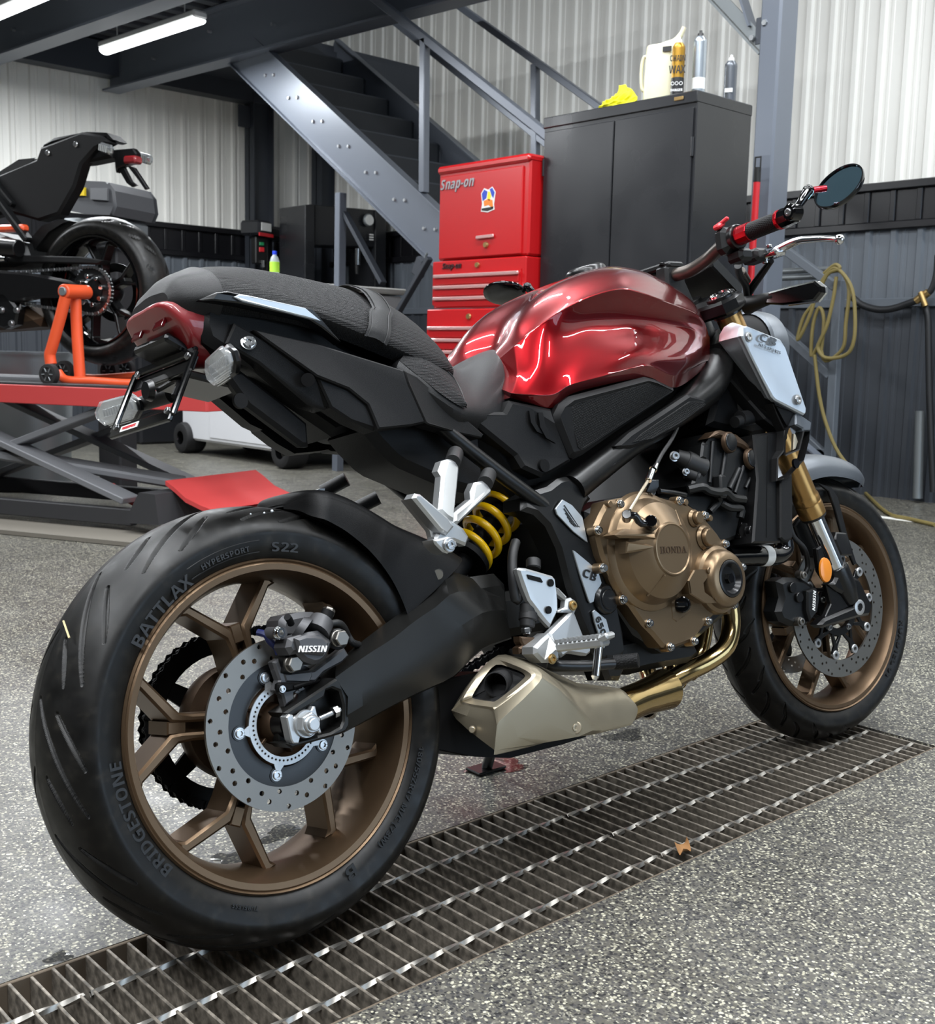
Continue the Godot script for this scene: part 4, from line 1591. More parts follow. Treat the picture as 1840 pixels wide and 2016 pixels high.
func bike_frame():
	var f = node("frame", BIKE)
	for sgn in [1.0, -1.0]:
		# spar from the steering head down to the pivot plate
		var path = both([1.2074,0.9054,0.04,1.0946,0.8373,0.095,1.015,0.7812,0.115,0.8825,0.7237,0.122,0.754,0.676,0.122,0.6353,0.6242,0.125,0.5953,0.6058,0.125], sgn)
		tube(path, [0.026, 0.034, 0.034, 0.026, 0.025, 0.025, 0.026], 18, 4)
		add("spar", "frame_black", f)
		# rear rail of the subframe
		tube(both([0.3005,0.754,0.105,0.3425,0.707,0.12,0.4218,0.6451,0.128,0.4775,0.6067,0.13,0.5201,0.58,0.128], sgn), 0.0125, 14, 3)
		add("rear_rail", "frame_black", f)
		var pp = both([0.4715,0.5971,0.13,0.5001,0.6081,0.134,0.5281,0.6126,0.138,0.5536,0.6248,0.14,0.5764,0.6272,0.14,0.6087,0.6076,0.14,0.6299,0.5857,0.138,0.6068,0.5741,0.142,0.5948,0.5621,0.145,0.5982,0.5388,0.147,0.6069,0.5037,0.148,0.6199,0.4611,0.15,0.632,0.4369,0.15,0.6469,0.3914,0.15,0.6523,0.3493,0.15,0.6533,0.317,0.148,0.6381,0.301,0.145,0.5924,0.3082,0.145,0.5747,0.3245,0.146,0.5461,0.3889,0.148,0.531,0.4441,0.148,0.5217,0.5073,0.147,0.506,0.5465,0.145,0.4872,0.5684,0.14,0.4643,0.5773,0.134], sgn)
		plate(pp, Vector3(0, 0, -0.05 * sgn), 0.008)
		add("pivot_plate", "frame_black", f, 30.0)
		plate(both([0.5948,0.3259,0.147,0.6248,0.3198,0.147,0.6517,0.3065,0.145,0.6551,0.2891,0.143,0.6381,0.2674,0.14,0.6054,0.2729,0.14,0.5962,0.2941,0.142], sgn), Vector3(0, 0, -0.05 * sgn), 0.008)
		add("pivot_foot", "frame_black", f, 30.0)
		plate(both([0.6941,0.6738,0.15,0.7294,0.6952,0.156,0.906,0.7634,0.158,0.9618,0.7557,0.152,0.9743,0.7443,0.15,0.8771,0.7052,0.154,0.792,0.6786,0.155,0.731,0.6673,0.154,0.7062,0.6669,0.15], sgn), Vector3(0, 0, -0.02 * sgn), 0.006)
		add("spar_cover", "matt_plastic", f, 25.0)
		plate(both([0.7301,0.6771,0.1565,0.7561,0.6925,0.158,0.901,0.7486,0.1595,0.9514,0.7483,0.1545,0.9599,0.7428,0.1535,0.8692,0.7077,0.1565,0.7852,0.6818,0.157], sgn), Vector3(0, 0, -0.003 * sgn), 0.001)
		add("spar_pad", "knee_pad", f, 25.0)
		# silver name plates
		plate(both([0.5255,0.5732,0.1475,0.5293,0.5767,0.1475,0.5444,0.5879,0.148,0.5648,0.577,0.1485,0.5854,0.5551,0.149,0.5892,0.5115,0.15,0.5853,0.5135,0.15,0.5587,0.5323,0.1495,0.5274,0.5641,0.148], sgn), Vector3(0, 0, -0.003 * sgn), 0.0006)
		plate(both([0.5503,0.5016,0.1505,0.5548,0.4998,0.1505,0.6027,0.4624,0.152,0.608,0.44,0.152,0.6045,0.4358,0.152,0.589,0.4236,0.152,0.5825,0.4104,0.152,0.5735,0.4093,0.152,0.5709,0.4146,0.152,0.5599,0.4558,0.1515], sgn), Vector3(0, 0, -0.003 * sgn), 0.0006)
		plate(both([0.5768,0.3941,0.152,0.5822,0.3969,0.152,0.6075,0.3771,0.152,0.6127,0.3492,0.152,0.5941,0.33,0.151,0.5912,0.332,0.151,0.5785,0.3776,0.152], sgn), Vector3(0, 0, -0.003 * sgn), 0.0006)
		add("name_plate", "brushed", f, 25.0)
		var pc = Vector3(0.6132,0.4108,0.158)
		pc.z *= sgn
		cyl(pc - Vector3(0, 0, 0.012 * sgn), pc, 0.0265, 0.0255, 36, 0.003)
		cyl(pc, pc + Vector3(0, 0, 0.002 * sgn), 0.018, 0.017, 30, 0.001)
		add("pivot_cap", "satin_black", f)
	# wing and letters on the right side plates
	for w in [[268, 522, 376, 690], [266, 548, 366, 694], [278, 582, 356, 692], [290, 612, 346, 690], [306, 644, 340, 684], [318, 664, 384, 692]]:
		var a = c_at(w[0], w[1])
		var b = c_at(w[2], w[3])
		bar(a, b, 0.0014, 0.0008, Vector3.BACK)
	add("wing_mark", "ink_black", f)
	words("CB", 0.015, 0.0008, Transform3D(Basis(Vector3.BACK, -0.42), Vector3(0.5803,0.4561,0.1528)), 0.15, "Droid Sans", true, 1.35)
	words("650R", 0.0125, 0.0008, Transform3D(Basis(Vector3.BACK, -1.28), Vector3(0.5928,0.3621,0.1528)), 0.0, "Droid Sans", true, 1.25)
	add("lettering", "ink_black", f)
	# steering head
	cyl(Vector3(1.215, 0.80, 0), Vector3(1.13, 0.985, 0), 0.04, -1, 24)
	add("steering_head", "frame_black", f)
	# air box and wiring hidden behind the covers
	prism([0.40, 0.74, 0.60, 0.86, 1.0, 0.92, 1.10, 0.84, 0.95, 0.72, 0.66, 0.60, 0.50, 0.60], -0.09, 0.09, 0.02)
	add("air_box", "deep_black", f)
	# rider foot peg bracket, right and left
	for sgn in [1.0, -1.0]:
		var h = node("foot_peg_bracket", BIKE)
		plate(both([0.4029,0.4835,0.17,0.4084,0.4855,0.17,0.4207,0.4832,0.172,0.4728,0.4649,0.176,0.4779,0.4593,0.176,0.4756,0.425,0.178,0.4725,0.4082,0.178,0.452,0.384,0.176,0.4479,0.3889,0.175,0.435,0.4048,0.173,0.4165,0.4327,0.171,0.4097,0.4547,0.17], sgn), Vector3(0, 0, -0.012 * sgn), 0.004)
		add("heel_plate", "alloy", h, 28.0)
		plate(both([0.4389,0.377,0.186,0.4854,0.4005,0.186,0.4899,0.4028,0.186,0.4681,0.4057,0.184,0.4666,0.4087,0.184,0.4815,0.4124,0.186,0.4858,0.4248,0.186,0.4983,0.4261,0.186,0.5084,0.4191,0.186,0.5083,0.4076,0.186,0.5016,0.3998,0.186,0.5171,0.35,0.188,0.526,0.3414,0.188,0.5244,0.333,0.188,0.5131,0.3289,0.188,0.4916,0.3351,0.188,0.472,0.3396,0.188,0.4551,0.3351,0.19,0.4381,0.3616,0.19], sgn), Vector3(0, 0, -0.014 * sgn), 0.004)
		plate(both([0.4389,0.377,0.186,0.4465,0.3646,0.19,0.4423,0.3524,0.2,0.4409,0.3344,0.2,0.4305,0.3312,0.2,0.4039,0.3347,0.2,0.3877,0.351,0.2,0.3896,0.3617,0.2,0.4183,0.3714,0.192], sgn), Vector3(0, 0, -0.03 * sgn), 0.005)
		plate(both([0.4736,0.4468,0.178,0.4791,0.4438,0.18,0.4886,0.4287,0.186,0.4836,0.4236,0.186,0.4737,0.4367,0.178], sgn), Vector3(0, 0, -0.012 * sgn), 0.003)
		add("bracket", "alloy", h, 28.0)
		for q in [Vector3(0.4635,0.4547,0.1775), Vector3(0.4508,0.4125,0.1775)]:
			q.z *= sgn
			cyl(q - Vector3(0, 0, 0.002 * sgn), q + Vector3(0, 0, 0.0006 * sgn), 0.0062, -1, 18)
			add("hole", "deep_black", h)
		plate(both([0.4181,0.4735,0.1735,0.444,0.4653,0.175,0.4483,0.4584,0.175,0.4464,0.4569,0.175,0.4201,0.4659,0.1735], sgn), Vector3(0, 0, -0.002 * sgn), 0.0)
		add("slot", "deep_black", h)
		for q in [Vector3(0.496,0.4134,0.187), Vector3(0.421,0.3382,0.201)]:
			q.z *= sgn
			screw(q, Vector3(0, 0, sgn), 0.0068, 0.004)
			add("bracket_screw", "brass", h)
		# peg sticking out to the side, with serrated top and feeler
		var base = Vector3(0.4357,0.3546,0.205)
		var d = Vector3(0.018, 0.004, 0.085)
		base.z *= sgn
		d.z *= sgn
		bar(base, base + d, 0.026, 0.014, Vector3.UP, 0.003)
		bar(base + d * 0.9 + Vector3(0, 0.003, 0), base + d * 1.12 + Vector3(0, 0.010, 0), 0.026, 0.010, Vector3.UP, 0.003)
		for i in 10:
			for e in [-0.009, 0.009]:
				var q: Vector3 = base + d * (0.06 + i * 0.098) + Vector3(e, 0.007, 0)
				prism(PackedVector2Array([Vector2(q.x - 0.004, q.y), Vector2(q.x + 0.004, q.y), Vector2(q.x + 0.002, q.y + 0.0055), Vector2(q.x - 0.002, q.y + 0.0055)]), q.z - 0.0028, q.z + 0.0028)
		add("peg", "alloy", h, 25.0)
		var fa = base + d * 0.86
		var fb = Vector3(0.4336,0.3029,0.275)
		fb.z *= sgn
		cyl(fa, fa.lerp(fb, 0.12), 0.0105, 0.0075, 18)
		cyl(fa.lerp(fb, 0.1), fa.lerp(fb, 0.88), 0.0062, 0.0062, 18)
		cyl(fa.lerp(fb, 0.88), fb, 0.0066, 0.004, 6, 0.001)
		add("peg_feeler", "chrome", h, 30.0)
	# brake pedal and master cylinder
	var b = node("brake_pedal", BIKE)
	tube(V([0.4302,0.3293,0.18,0.447,0.3237,0.19,0.4959,0.3151,0.2,0.5473,0.311,0.21]), 0.009, 10, 3)
	add("lever", "satin_black", b)
	cyl(Vector3(0.5603,0.3105,0.2), Vector3(0.5818,0.3103,0.235), 0.0125, 0.0125, 14, 0.001)
	add("toe_piece", "knee_pad", b)
	cyl(Vector3(0.4285,0.4263,0.155), Vector3(0.4172,0.3895,0.158), 0.0135, 0.0125, 18, 0.002)
	cyl(Vector3(0.427,0.4123,0.155), Vector3(0.4213,0.3988,0.157), 0.0155, 0.0155, 18, 0.002)
	add("master_cylinder", "rubber", b)
	cyl(Vector3(0.4669,0.4949,0.14), Vector3(0.4594,0.4793,0.145), 0.0125, 0.0125, 14, 0.002)
	add("reservoir_union", "rubber", b)
	cyl(Vector3(0.4162,0.3896,0.158), Vector3(0.4118,0.3789,0.16), 0.006, 0.006, 12)
	hexnut(Vector3(0.4126,0.383,0.16), Vector3.UP, 0.0085, 0.007)
	add("push_rod", "steel", b, 25.0)
	prism([0.3895,0.3791,0.4212,0.3731,0.4217,0.3646,0.4131,0.3603,0.4164,0.357,0.4159,0.3486,0.3977,0.35,0.3838,0.3521,0.3845,0.3618,0.3927,0.3647,0.389,0.3708], 0.150, 0.170, 0.003)
	add("clevis", "bronze_dark", b, 28.0)
	tube(V([0.4422,0.5271,0.13,0.4242,0.5107,0.14,0.4148,0.494,0.145,0.4077,0.4745,0.15,0.4066,0.452,0.15,0.4094,0.4347,0.15,0.4264,0.4539,0.15]), 0.008, 10, 4)
	add("hose", "rubber", b)
	# side stand
	var s = node("side_stand", BIKE)
	var foot = Vector3(0.693, 0.078, -0.315)
	tube([Vector3(0.60, 0.30, -0.12), Vector3(0.65, 0.20, -0.20), foot], 0.011, 12, 3)
	add("leg", "satin_black", s)
	X = Transform3D(Basis(Vector3.RIGHT, 0.2299), foot + Vector3(0, 0.0, -0.002))
	box(Vector3.ZERO, Vector3(0.075, 0.006, 0.045), 0.002)
	add("foot", "satin_black", s)

# point on the right pivot plate for the wing mark (offsets from its corner, millimetres of plate)
func c_at(u: float, v: float) -> Vector3:
	var o = Vector3(0.5267,0.5889,0.1492)
	var ex = (Vector3(0.6028,0.5839,0.1492) - o) / 240.0
	var ey = (Vector3(0.5139,0.5189,0.1492) - o) / 320.0
	return o + ex * (u - 205.0) + ey * (v - 480.0)

func bike_engine():
	var e = node("engine", BIKE)
	e.set_meta("label", "four cylinder engine with bronze side covers")
	# dark crankcase, cylinders behind the covers
	prism([0.6066,0.5652,0.6671,0.5818,0.7598,0.5853,0.8766,0.5656,0.9647,0.4882,1.0017,0.4282,0.9662,0.3454,0.8438,0.3026,0.759,0.2961,0.6886,0.3395,0.6347,0.4159,0.6083,0.4875], -0.17, 0.145, 0.012)
	add("crankcase", "case_black", e, 30.0)
	prism([0.5845,0.3352,0.7219,0.3337,0.8912,0.2959,0.9026,0.2739,0.8682,0.2625,0.7571,0.2673,0.6992,0.2673,0.6197,0.2866], -0.12, 0.11, 0.012)
	add("sump", "case_black", e, 30.0)
	prism([0.8775,0.5818,0.9313,0.5785,0.9616,0.5766,1.0676,0.5555,1.0565,0.52,1.0328,0.4805,0.9759,0.4732,0.9066,0.5402,0.8739,0.5649], -0.18, 0.128, 0.008)
	add("cylinder_block", "case_black", e, 30.0)
	# head with ribs
	prism([0.9089,0.5929,0.9594,0.6724,0.9756,0.6824,1.0006,0.6923,1.0496,0.6766,1.0772,0.6666,1.0979,0.6513,1.1007,0.6238,1.0949,0.5986,1.0634,0.5533,1.0412,0.5477,0.9983,0.5648,0.9608,0.5759,0.9132,0.5875], -0.2, 0.140, 0.010)
	add("cylinder_head", "case_black", e, 30.0)
	for q in [[1045, 180, 995, 480, 0.0045], [1240, 350, 1140, 650, 0.0045], [1190, 380, 1080, 600, 0.006], [1330, 460, 1260, 600, 0.004], [905, 60, 870, 520, 0.004], [1420, 440, 1360, 720, 0.008]]:
		cyl(V2xyz(q[0], q[1]), V2xyz(q[2], q[3]), q[4], q[4], 10)
		add("head_rib", "case_black", e)
	plate(V([0.9609,0.6794,0.15,0.9837,0.6925,0.152,0.9983,0.6938,0.152,1.0512,0.6837,0.15,1.0776,0.6684,0.15,1.1012,0.6533,0.148,1.1069,0.6259,0.146,1.0929,0.6246,0.147,1.0856,0.6447,0.149,1.0619,0.658,0.151,1.0298,0.6661,0.152,1.0252,0.6717,0.152,0.9895,0.6799,0.152]), Vector3(0, 0, -0.03), 0.005)
	add("cam_cover", "bronze_dark", e, 28.0)
	for q in [Vector3(1.0147,0.6682,0.148), Vector3(1.0806,0.6335,0.146)]:
		cyl(q, q + Vector3(0, 0, 0.010), 0.0215, 0.0205, 36, 0.002)
		add("plug_ring", "bronze_dark", e)
		lathe(q + Vector3(0, 0, 0.0101), Vector3.BACK, [0.0, 0.0025, 0.010, 0.003, 0.0165, 0.0015, 0.0172, 0.0], 36)
		add("plug", "satin_black", e)
	# bolted flange between head and block, brackets
	tube(V([0.8936,0.5854,0.135,0.9159,0.5873,0.15,0.9309,0.5792,0.152,0.9538,0.574,0.155,0.9765,0.5743,0.155,1.0005,0.5608,0.152,1.0399,0.5549,0.15]), 0.009, 8, 3)
	tube(V([0.9803,0.553,0.14,0.9959,0.5422,0.148,1.0272,0.5379,0.15,1.0231,0.5206,0.148]), 0.008, 8, 3)
	tube(V([0.9565,0.54,0.13,0.9754,0.5569,0.14,0.9624,0.5706,0.15]), 0.007, 8, 3)
	add("flange", "case_black", e)
	box(Vector3(0.9711,0.5841,0.15), Vector3(0.022, 0.045, 0.022), 0.004, Basis(Vector3.BACK, -0.15))
	add("bracket", "case_black", e)
	prism([0.9436,0.6692,0.963,0.6685,0.9507,0.6374,0.9325,0.6434], 0.11, 0.145, 0.004)
	add("head_boss", "case_black", e)
	# coolant unions on the back of the block
	cyl(Vector3(0.9007,0.6527,0.11), Vector3(0.9184,0.64,0.12), 0.014, 0.019, 20)
	cyl(Vector3(0.9136,0.6428,0.12), Vector3(0.9516,0.6212,0.13), 0.020, 0.022, 20, 0.002)
	cyl(Vector3(0.914,0.6192,0.12), Vector3(0.9314,0.6047,0.13), 0.013, 0.014, 18, 0.001)
	add("water_pipe", "rubber", e)
	screw(Vector3(0.8903,0.6515,0.115), Vector3(-0.4, 0.1, 1), 0.008, 0.008, false)
	screw(Vector3(0.9057,0.6198,0.125), Vector3(-0.4, 0.1, 1), 0.006, 0.006, false)
	add("union_screw", "steel", e)
	tube(V([0.8035,0.5869,0.14,0.8327,0.5819,0.145,0.8745,0.5756,0.14]), 0.0055, 10, 2)
	add("rail_pipe", "satin_black", e)
	# stay with big bolt ahead of the block
	plate(V([1.0469,0.5076,0.135,1.076,0.5434,0.135,1.0939,0.5421,0.135,1.1028,0.5342,0.135,1.0755,0.5017,0.135,1.0584,0.4796,0.135,1.038,0.4814,0.135]), Vector3(0, 0, -0.03), 0.004)
	add("engine_stay", "satin_black", e)
	cyl(Vector3(1.054,0.4925,0.136), Vector3(1.0457,0.4926,0.142), 0.018, 0.016, 24, 0.002)
	screw(Vector3(1.0516,0.4921,0.142), Vector3.BACK, 0.0115, 0.012)
	add("stay_bolt", "satin_black", e)
	# water pipe to the pump with a white clamp
	cyl(Vector3(1.0275,0.4476,0.1), Vector3(1.1639,0.4352,0.11), 0.0205, 0.0205, 24)
	tube(V([1.1575,0.4349,0.11,1.1895,0.4345,0.11,1.2111,0.4438,0.11,1.2124,0.4627,0.11]), 0.0195, 16, 4)
	add("coolant_hose", "gloss_black", e)
	cyl(Vector3(1.1297,0.4383,0.108), Vector3(1.1515,0.4364,0.11), 0.0212, 0.0212, 24)
	add("hose_clamp", "white_label", e)
	# ---- right cover, bronze
	prism([0.5916,0.5353,0.6126,0.5586,0.6329,0.5772,0.664,0.5802,0.7023,0.5812,0.7346,0.5827,0.7764,0.574,0.8082,0.5659,0.8448,0.559,0.8691,0.5455,0.8962,0.5251,0.9258,0.4952,0.9479,0.4655,0.9784,0.4346,0.9814,0.4012,0.9613,0.3681,0.9388,0.3508,0.8904,0.3521,0.8598,0.339,0.8373,0.325,0.8111,0.3106,0.7502,0.3054,0.7259,0.3114,0.7025,0.337,0.6817,0.3562,0.6544,0.3932,0.6338,0.4095,0.6103,0.4611,0.6004,0.487,0.5943,0.5237], 0.125, 0.168, 0.006)
	add("clutch_cover", "bronze_case", e, 30.0)
	var cc = Vector3(0.7183,0.4815,0.225)
	var c0 = Vector3(cc.x, cc.y, 0.0)
	lathe(c0, Vector3.BACK, [0.108, 0.160, 0.104, 0.170, 0.100, 0.173, 0.094, 0.176, 0.090, 0.186, 0.084, 0.198, 0.058, 0.216, 0.0475, 0.2215, 0.0455, 0.2255, 0.0435, 0.2262, 0.0415, 0.2245, 0.0, 0.2245], 72)
	add("clutch_dome", "bronze_case", e, 24.0)
	for a in [2.2, 4.15, 0.85]:
		X = Transform3D(Basis(Vector3.BACK, a), c0)
		bar(Vector3(0.050, 0, 0.2215), Vector3(0.088, 0, 0.193), 0.004, 0.004, Vector3.BACK, 0.001)
		add("dome_rib", "bronze_case", e)
	words("HONDA", 0.0115, 0.0016, Transform3D(Basis(Vector3.BACK, -0.08), c0 + Vector3(0.0, -0.002, 0.2246)), 0.0, "Droid Serif", true, 1.15)
	add("lettering", "bronze_dark", e)
	# ledges at the left of the dome
	plate(V([0.5982,0.5183,0.206,0.6347,0.5264,0.2,0.6823,0.5148,0.222,0.6795,0.4989,0.224,0.6532,0.5065,0.216,0.6096,0.512,0.208]), Vector3(0, 0, -0.03), 0.004)
	plate(V([0.622,0.5048,0.209,0.6791,0.4915,0.223,0.6787,0.4859,0.223,0.6198,0.4851,0.206]), Vector3(0, 0, -0.02), 0.003)
	add("cover_ledge", "bronze_case", e, 28.0)
	# alternator side: round cover with black cap
	var s0 = Vector3(0.898,0.412,0.2)
	s0.z = 0.0
	lathe(s0, Vector3.BACK, [0.066, 0.150, 0.065, 0.168, 0.062, 0.176, 0.056, 0.180, 0.054, 0.190, 0.050, 0.1965, 0.044, 0.2005, 0.0355, 0.202, 0.0345, 0.199, 0.030, 0.197], 64)
	add("pulser_cover", "bronze_case", e, 26.0)
	prism([0.7937,0.4207,0.8143,0.4376,0.8465,0.4353,0.8542,0.426,0.8317,0.4116,0.8319,0.3947,0.8558,0.3797,0.8619,0.3717,0.8316,0.3755,0.7943,0.3968], 0.15, 0.190, 0.005)
	add("cover_boss", "bronze_case", e, 30.0)
	lathe(s0, Vector3.BACK, [0.0345, 0.198, 0.0342, 0.2025, 0.031, 0.2040, 0.028, 0.2035, 0.022, 0.195, 0.0, 0.194], 48)
	add("cover_cap", "satin_black", e)
	hexnut(s0 + Vector3(0, 0, 0.194), Vector3.BACK, 0.010, 0.009)
	add("cap_nut", "gloss_black", e, 25.0)
	for q in [Vector3(0.8561,0.5299,0.168), Vector3(0.8792,0.492,0.168)]:
		var r = 0.0125 if q.x < 0.865 else 0.0175
		cyl(q, q + Vector3(0, 0, 0.007), r * 1.35, r * 1.2, 32, 0.002)
		cyl(q + Vector3(0, 0, 0.007), q + Vector3(0, 0, 0.016), r, r * 0.95, 32, 0.002)
		add("inspection_plug", "bronze_case", e)
	# oil filler in its recess
	plate(V([0.7601,0.3879,0.1695,0.7805,0.3913,0.17,0.8187,0.3757,0.17,0.8125,0.3644,0.17,0.7688,0.35,0.1695,0.7574,0.3574,0.1695]), Vector3(0, 0, -0.006), 0.002)
	add("filler_recess", "bronze_case", e)
	cyl(Vector3(0.7916,0.3787,0.168), Vector3(0.777,0.38,0.18), 0.0155, 0.0145, 24, 0.002)
	bar(Vector3(0.7561,0.3829,0.184), Vector3(0.7885,0.3784,0.184), 0.006, 0.010, Vector3.UP, 0.002)
	add("oil_filler", "gloss_black", e)
	for q in [Vector3(0.6609,0.5696,0.169), Vector3(0.7454,0.585,0.17), Vector3(0.8219,0.5645,0.169), Vector3(0.5977,0.5294,0.169), Vector3(0.5975,0.4651,0.169), Vector3(0.6363,0.4067,0.169), Vector3(0.6951,0.3584,0.169), Vector3(0.7425,0.3096,0.169), Vector3(0.8098,0.31,0.169), Vector3(0.8569,0.3404,0.169), Vector3(0.9381,0.3594,0.17), Vector3(0.9385,0.4748,0.169), Vector3(0.8888,0.5327,0.169), Vector3(0.979,0.4265,0.17)]:
		cyl(q - Vector3(0, 0, 0.02), q, 0.0092, 0.0088, 20, 0.0015)
		add("bolt_boss", "bronze_case", e)
		screw(q, Vector3.BACK, 0.0062, 0.006)
		add("cover_bolt", "chrome", e)
	for q in [Vector3(0.6345,0.5715,0.168), Vector3(0.8402,0.5612,0.166), Vector3(0.9053,0.5268,0.166), Vector3(0.6833,0.3701,0.16), Vector3(0.8498,0.4326,0.19), Vector3(0.8602,0.3821,0.19), Vector3(0.921,0.3505,0.166)]:
		cyl(q - Vector3(0, 0, 0.01), q + Vector3(0, 0, 0.004), 0.0065, 0.006, 18, 0.001)
		add("dowel", "bronze_case", e)
	# clutch arm and cable
	var k = node("clutch_cable", BIKE)
	tube(V([0.6122,0.5456,0.222,0.6317,0.5462,0.224,0.6433,0.5316,0.226,0.6715,0.5334,0.23]), 0.0065, 10, 3)
	cyl(Vector3(0.6812,0.5286,0.215), Vector3(0.6553,0.5339,0.238), 0.012, 0.010, 18, 0.001)
	cyl(Vector3(0.6244,0.5424,0.212), Vector3(0.6056,0.5497,0.23), 0.008, 0.008, 14, 0.001)
	add("clutch_arm", "gloss_black", k)
	cyl(Vector3(0.7146,0.5226,0.19), Vector3(0.676,0.5319,0.22), 0.015, 0.013, 18, 0.001)
	add("arm_boss", "bronze_case", k)
	tube(V([0.6242,0.5559,0.222,0.6645,0.5794,0.21,0.717,0.6041,0.19]), 0.0030, 8)
	add("inner_cable", "muffler_lip", k)
	cyl(Vector3(0.719,0.6052,0.19), Vector3(0.7389,0.622,0.185), 0.0058, 0.0058, 14)
	cyl(Vector3(0.741,0.6235,0.185), Vector3(0.7555,0.6327,0.182), 0.0072, 0.0045, 14)
	add("adjuster", "chrome", k)
	tube(V([0.7555,0.6327,0.182,0.788,0.6531,0.172,0.8465,0.6801,0.15,0.8962,0.7083,0.13]), 0.0038, 8, 3)
	add("outer_cable", "rubber", k)
	plate(V([0.7279,0.5865,0.176,0.7399,0.6065,0.18,0.7571,0.6053,0.182,0.7547,0.5936,0.182,0.7465,0.5806,0.176]), Vector3(0, 0, -0.004), 0.001)
	add("cable_stay", "satin_black", k)

func V2xyz(a: float, b: float) -> Vector3:
	# a place on the head's right face
	var o = Vector3(0.9382,0.6848,0.1425)
	var ex = (Vector3(1.124,0.6792,0.1425) - o) / 640.0
	var ey = (Vector3(0.9123,0.5643,0.1425) - o) / 700.0
	return o + ex * (a - 760.0) + ey * b

func bike_exhaust():
	var x = node("exhaust", BIKE)
	x.set_meta("label", "gold tinted headers and stubby satin muffler")
	# four headers swept back into one collector
	var zs = [0.112, 0.045, -0.025, -0.095]
	for i in 4:
		var z: float = zs[i]
		var zz: float = lerpf(z, 0.075, 0.55)
		var dy = -0.016 * i
		tube([Vector3(1.00, 0.43, z), Vector3(1.002, 0.36, z), Vector3(0.998, 0.315, z), Vector3(0.972, 0.277 + dy * 0.6, z), Vector3(0.925, 0.256 + dy, lerpf(z, zz, 0.5)), Vector3(0.86, 0.243 + dy, zz), Vector3(0.79, 0.231 + dy * 0.9, lerpf(zz, 0.095, 0.6)), Vector3(0.735, 0.222 + dy * 0.4, 0.10)], 0.0185, 18, 4, false)
		add("header_pipe", "header_steel", x)
		lathe(Vector3(0.88, 0.246 + dy, zz), Vector3(1, 0.1, 0), [0.0187, -0.003, 0.0205, 0.0, 0.0187, 0.003], 18)
		add("weld", "header_steel", x)
	tube(V([0.7934,0.2255,0.1,0.7572,0.2238,0.105,0.71,0.2228,0.112,0.6535,0.2207,0.12,0.6119,0.2176,0.12]), [0.038, 0.034, 0.031, 0.031, 0.031], 24, 3)
	add("collector", "header_steel", x)
	# muffler
	var rings = []
	for q in [
		[0.3651,0.3501,0.13,0.3618,0.3437,0.18,0.3574,0.327,0.226,0.3432,0.3141,0.226,0.2866,0.2879,0.214,0.2895,0.2837,0.19,0.3004,0.2873,0.118,0.3017,0.2975,0.112,0.3268,0.3249,0.12],
		[0.3836,0.3514,0.118,0.373,0.3433,0.18,0.3616,0.3252,0.236,0.3395,0.3056,0.238,0.2622,0.2717,0.24,0.2703,0.2657,0.222,0.2877,0.2781,0.112,0.2935,0.285,0.102,0.3397,0.3214,0.1],
		[0.4296,0.3394,0.11,0.4052,0.3312,0.18,0.3828,0.3082,0.238,0.389,0.2701,0.24,0.2563,0.2318,0.237,0.2639,0.2283,0.222,0.2876,0.2666,0.112,0.312,0.2814,0.09,0.3944,0.3179,0.08],
		[0.4946,0.3101,0.1,0.4569,0.3017,0.17,0.4235,0.2772,0.232,0.4583,0.2199,0.232,0.3397,0.2228,0.228,0.3431,0.2173,0.2,0.3527,0.2295,0.11,0.3759,0.2551,0.08,0.4579,0.2896,0.07],
		[0.5604,0.2767,0.1,0.5199,0.2765,0.16,0.4763,0.2675,0.212,0.5004,0.2109,0.212,0.4454,0.2145,0.205,0.4463,0.212,0.18,0.451,0.2127,0.11,0.4757,0.2363,0.08,0.5324,0.2647,0.07],
		[0.6356,0.2561,0.105,0.6097,0.2594,0.15,0.5829,0.2584,0.19,0.5902,0.2073,0.198,0.5678,0.2041,0.19,0.5635,0.2028,0.17,0.5839,0.2014,0.11,0.6002,0.219,0.085,0.6235,0.2425,0.08],
		[0.6498,0.2506,0.112,0.6284,0.2516,0.15,0.6003,0.2456,0.188,0.6077,0.2255,0.196,0.5962,0.203,0.19,0.5947,0.1995,0.165,0.614,0.2003,0.115,0.6305,0.2166,0.09,0.6434,0.236,0.09]]:
		rings.append(V(q))
	var fine = []
	for r in rings:
		fine.append(spl(r, 3, true))
	skin(fine, true)
	var c9 = middle(fine[-1])
	fan(fine[-1], c9)
	add("muffler_body", "muffler", x, 42.0)
	# bright lip round the opening, plate inside with the tail pipe
	var lip_o = V([0.3651,0.3501,0.13,0.3618,0.3437,0.18,0.3574,0.327,0.226,0.3432,0.3141,0.226,0.2866,0.2879,0.214,0.2895,0.2837,0.19,0.3004,0.2873,0.118,0.3017,0.2975,0.112,0.3268,0.3249,0.12])
	var lip_m = V([0.3624,0.3461,0.131,0.3593,0.34,0.178,0.3555,0.3262,0.22,0.3437,0.3159,0.22,0.2907,0.2907,0.208,0.292,0.2877,0.186,0.3045,0.2899,0.12,0.3044,0.297,0.116,0.3291,0.3226,0.122])
	var lip_i = V([0.3456,0.3402,0.15,0.3507,0.3331,0.182,0.3473,0.3249,0.21,0.3385,0.3168,0.212,0.295,0.2951,0.202,0.2929,0.2931,0.186,0.3027,0.2944,0.14,0.3023,0.2998,0.136,0.3252,0.321,0.138])
	var grow = []
	for q in [[lip_o, 0.0], [lip_m, 0.004], [lip_i, -0.012]]:
		var row = []
		for v: Vector3 in q[0]:
			row.append(v + Vector3(-0.8, 0.0, 0.6) * q[1])
		grow.append(spl(row, 3, true))
	skin(grow, true)
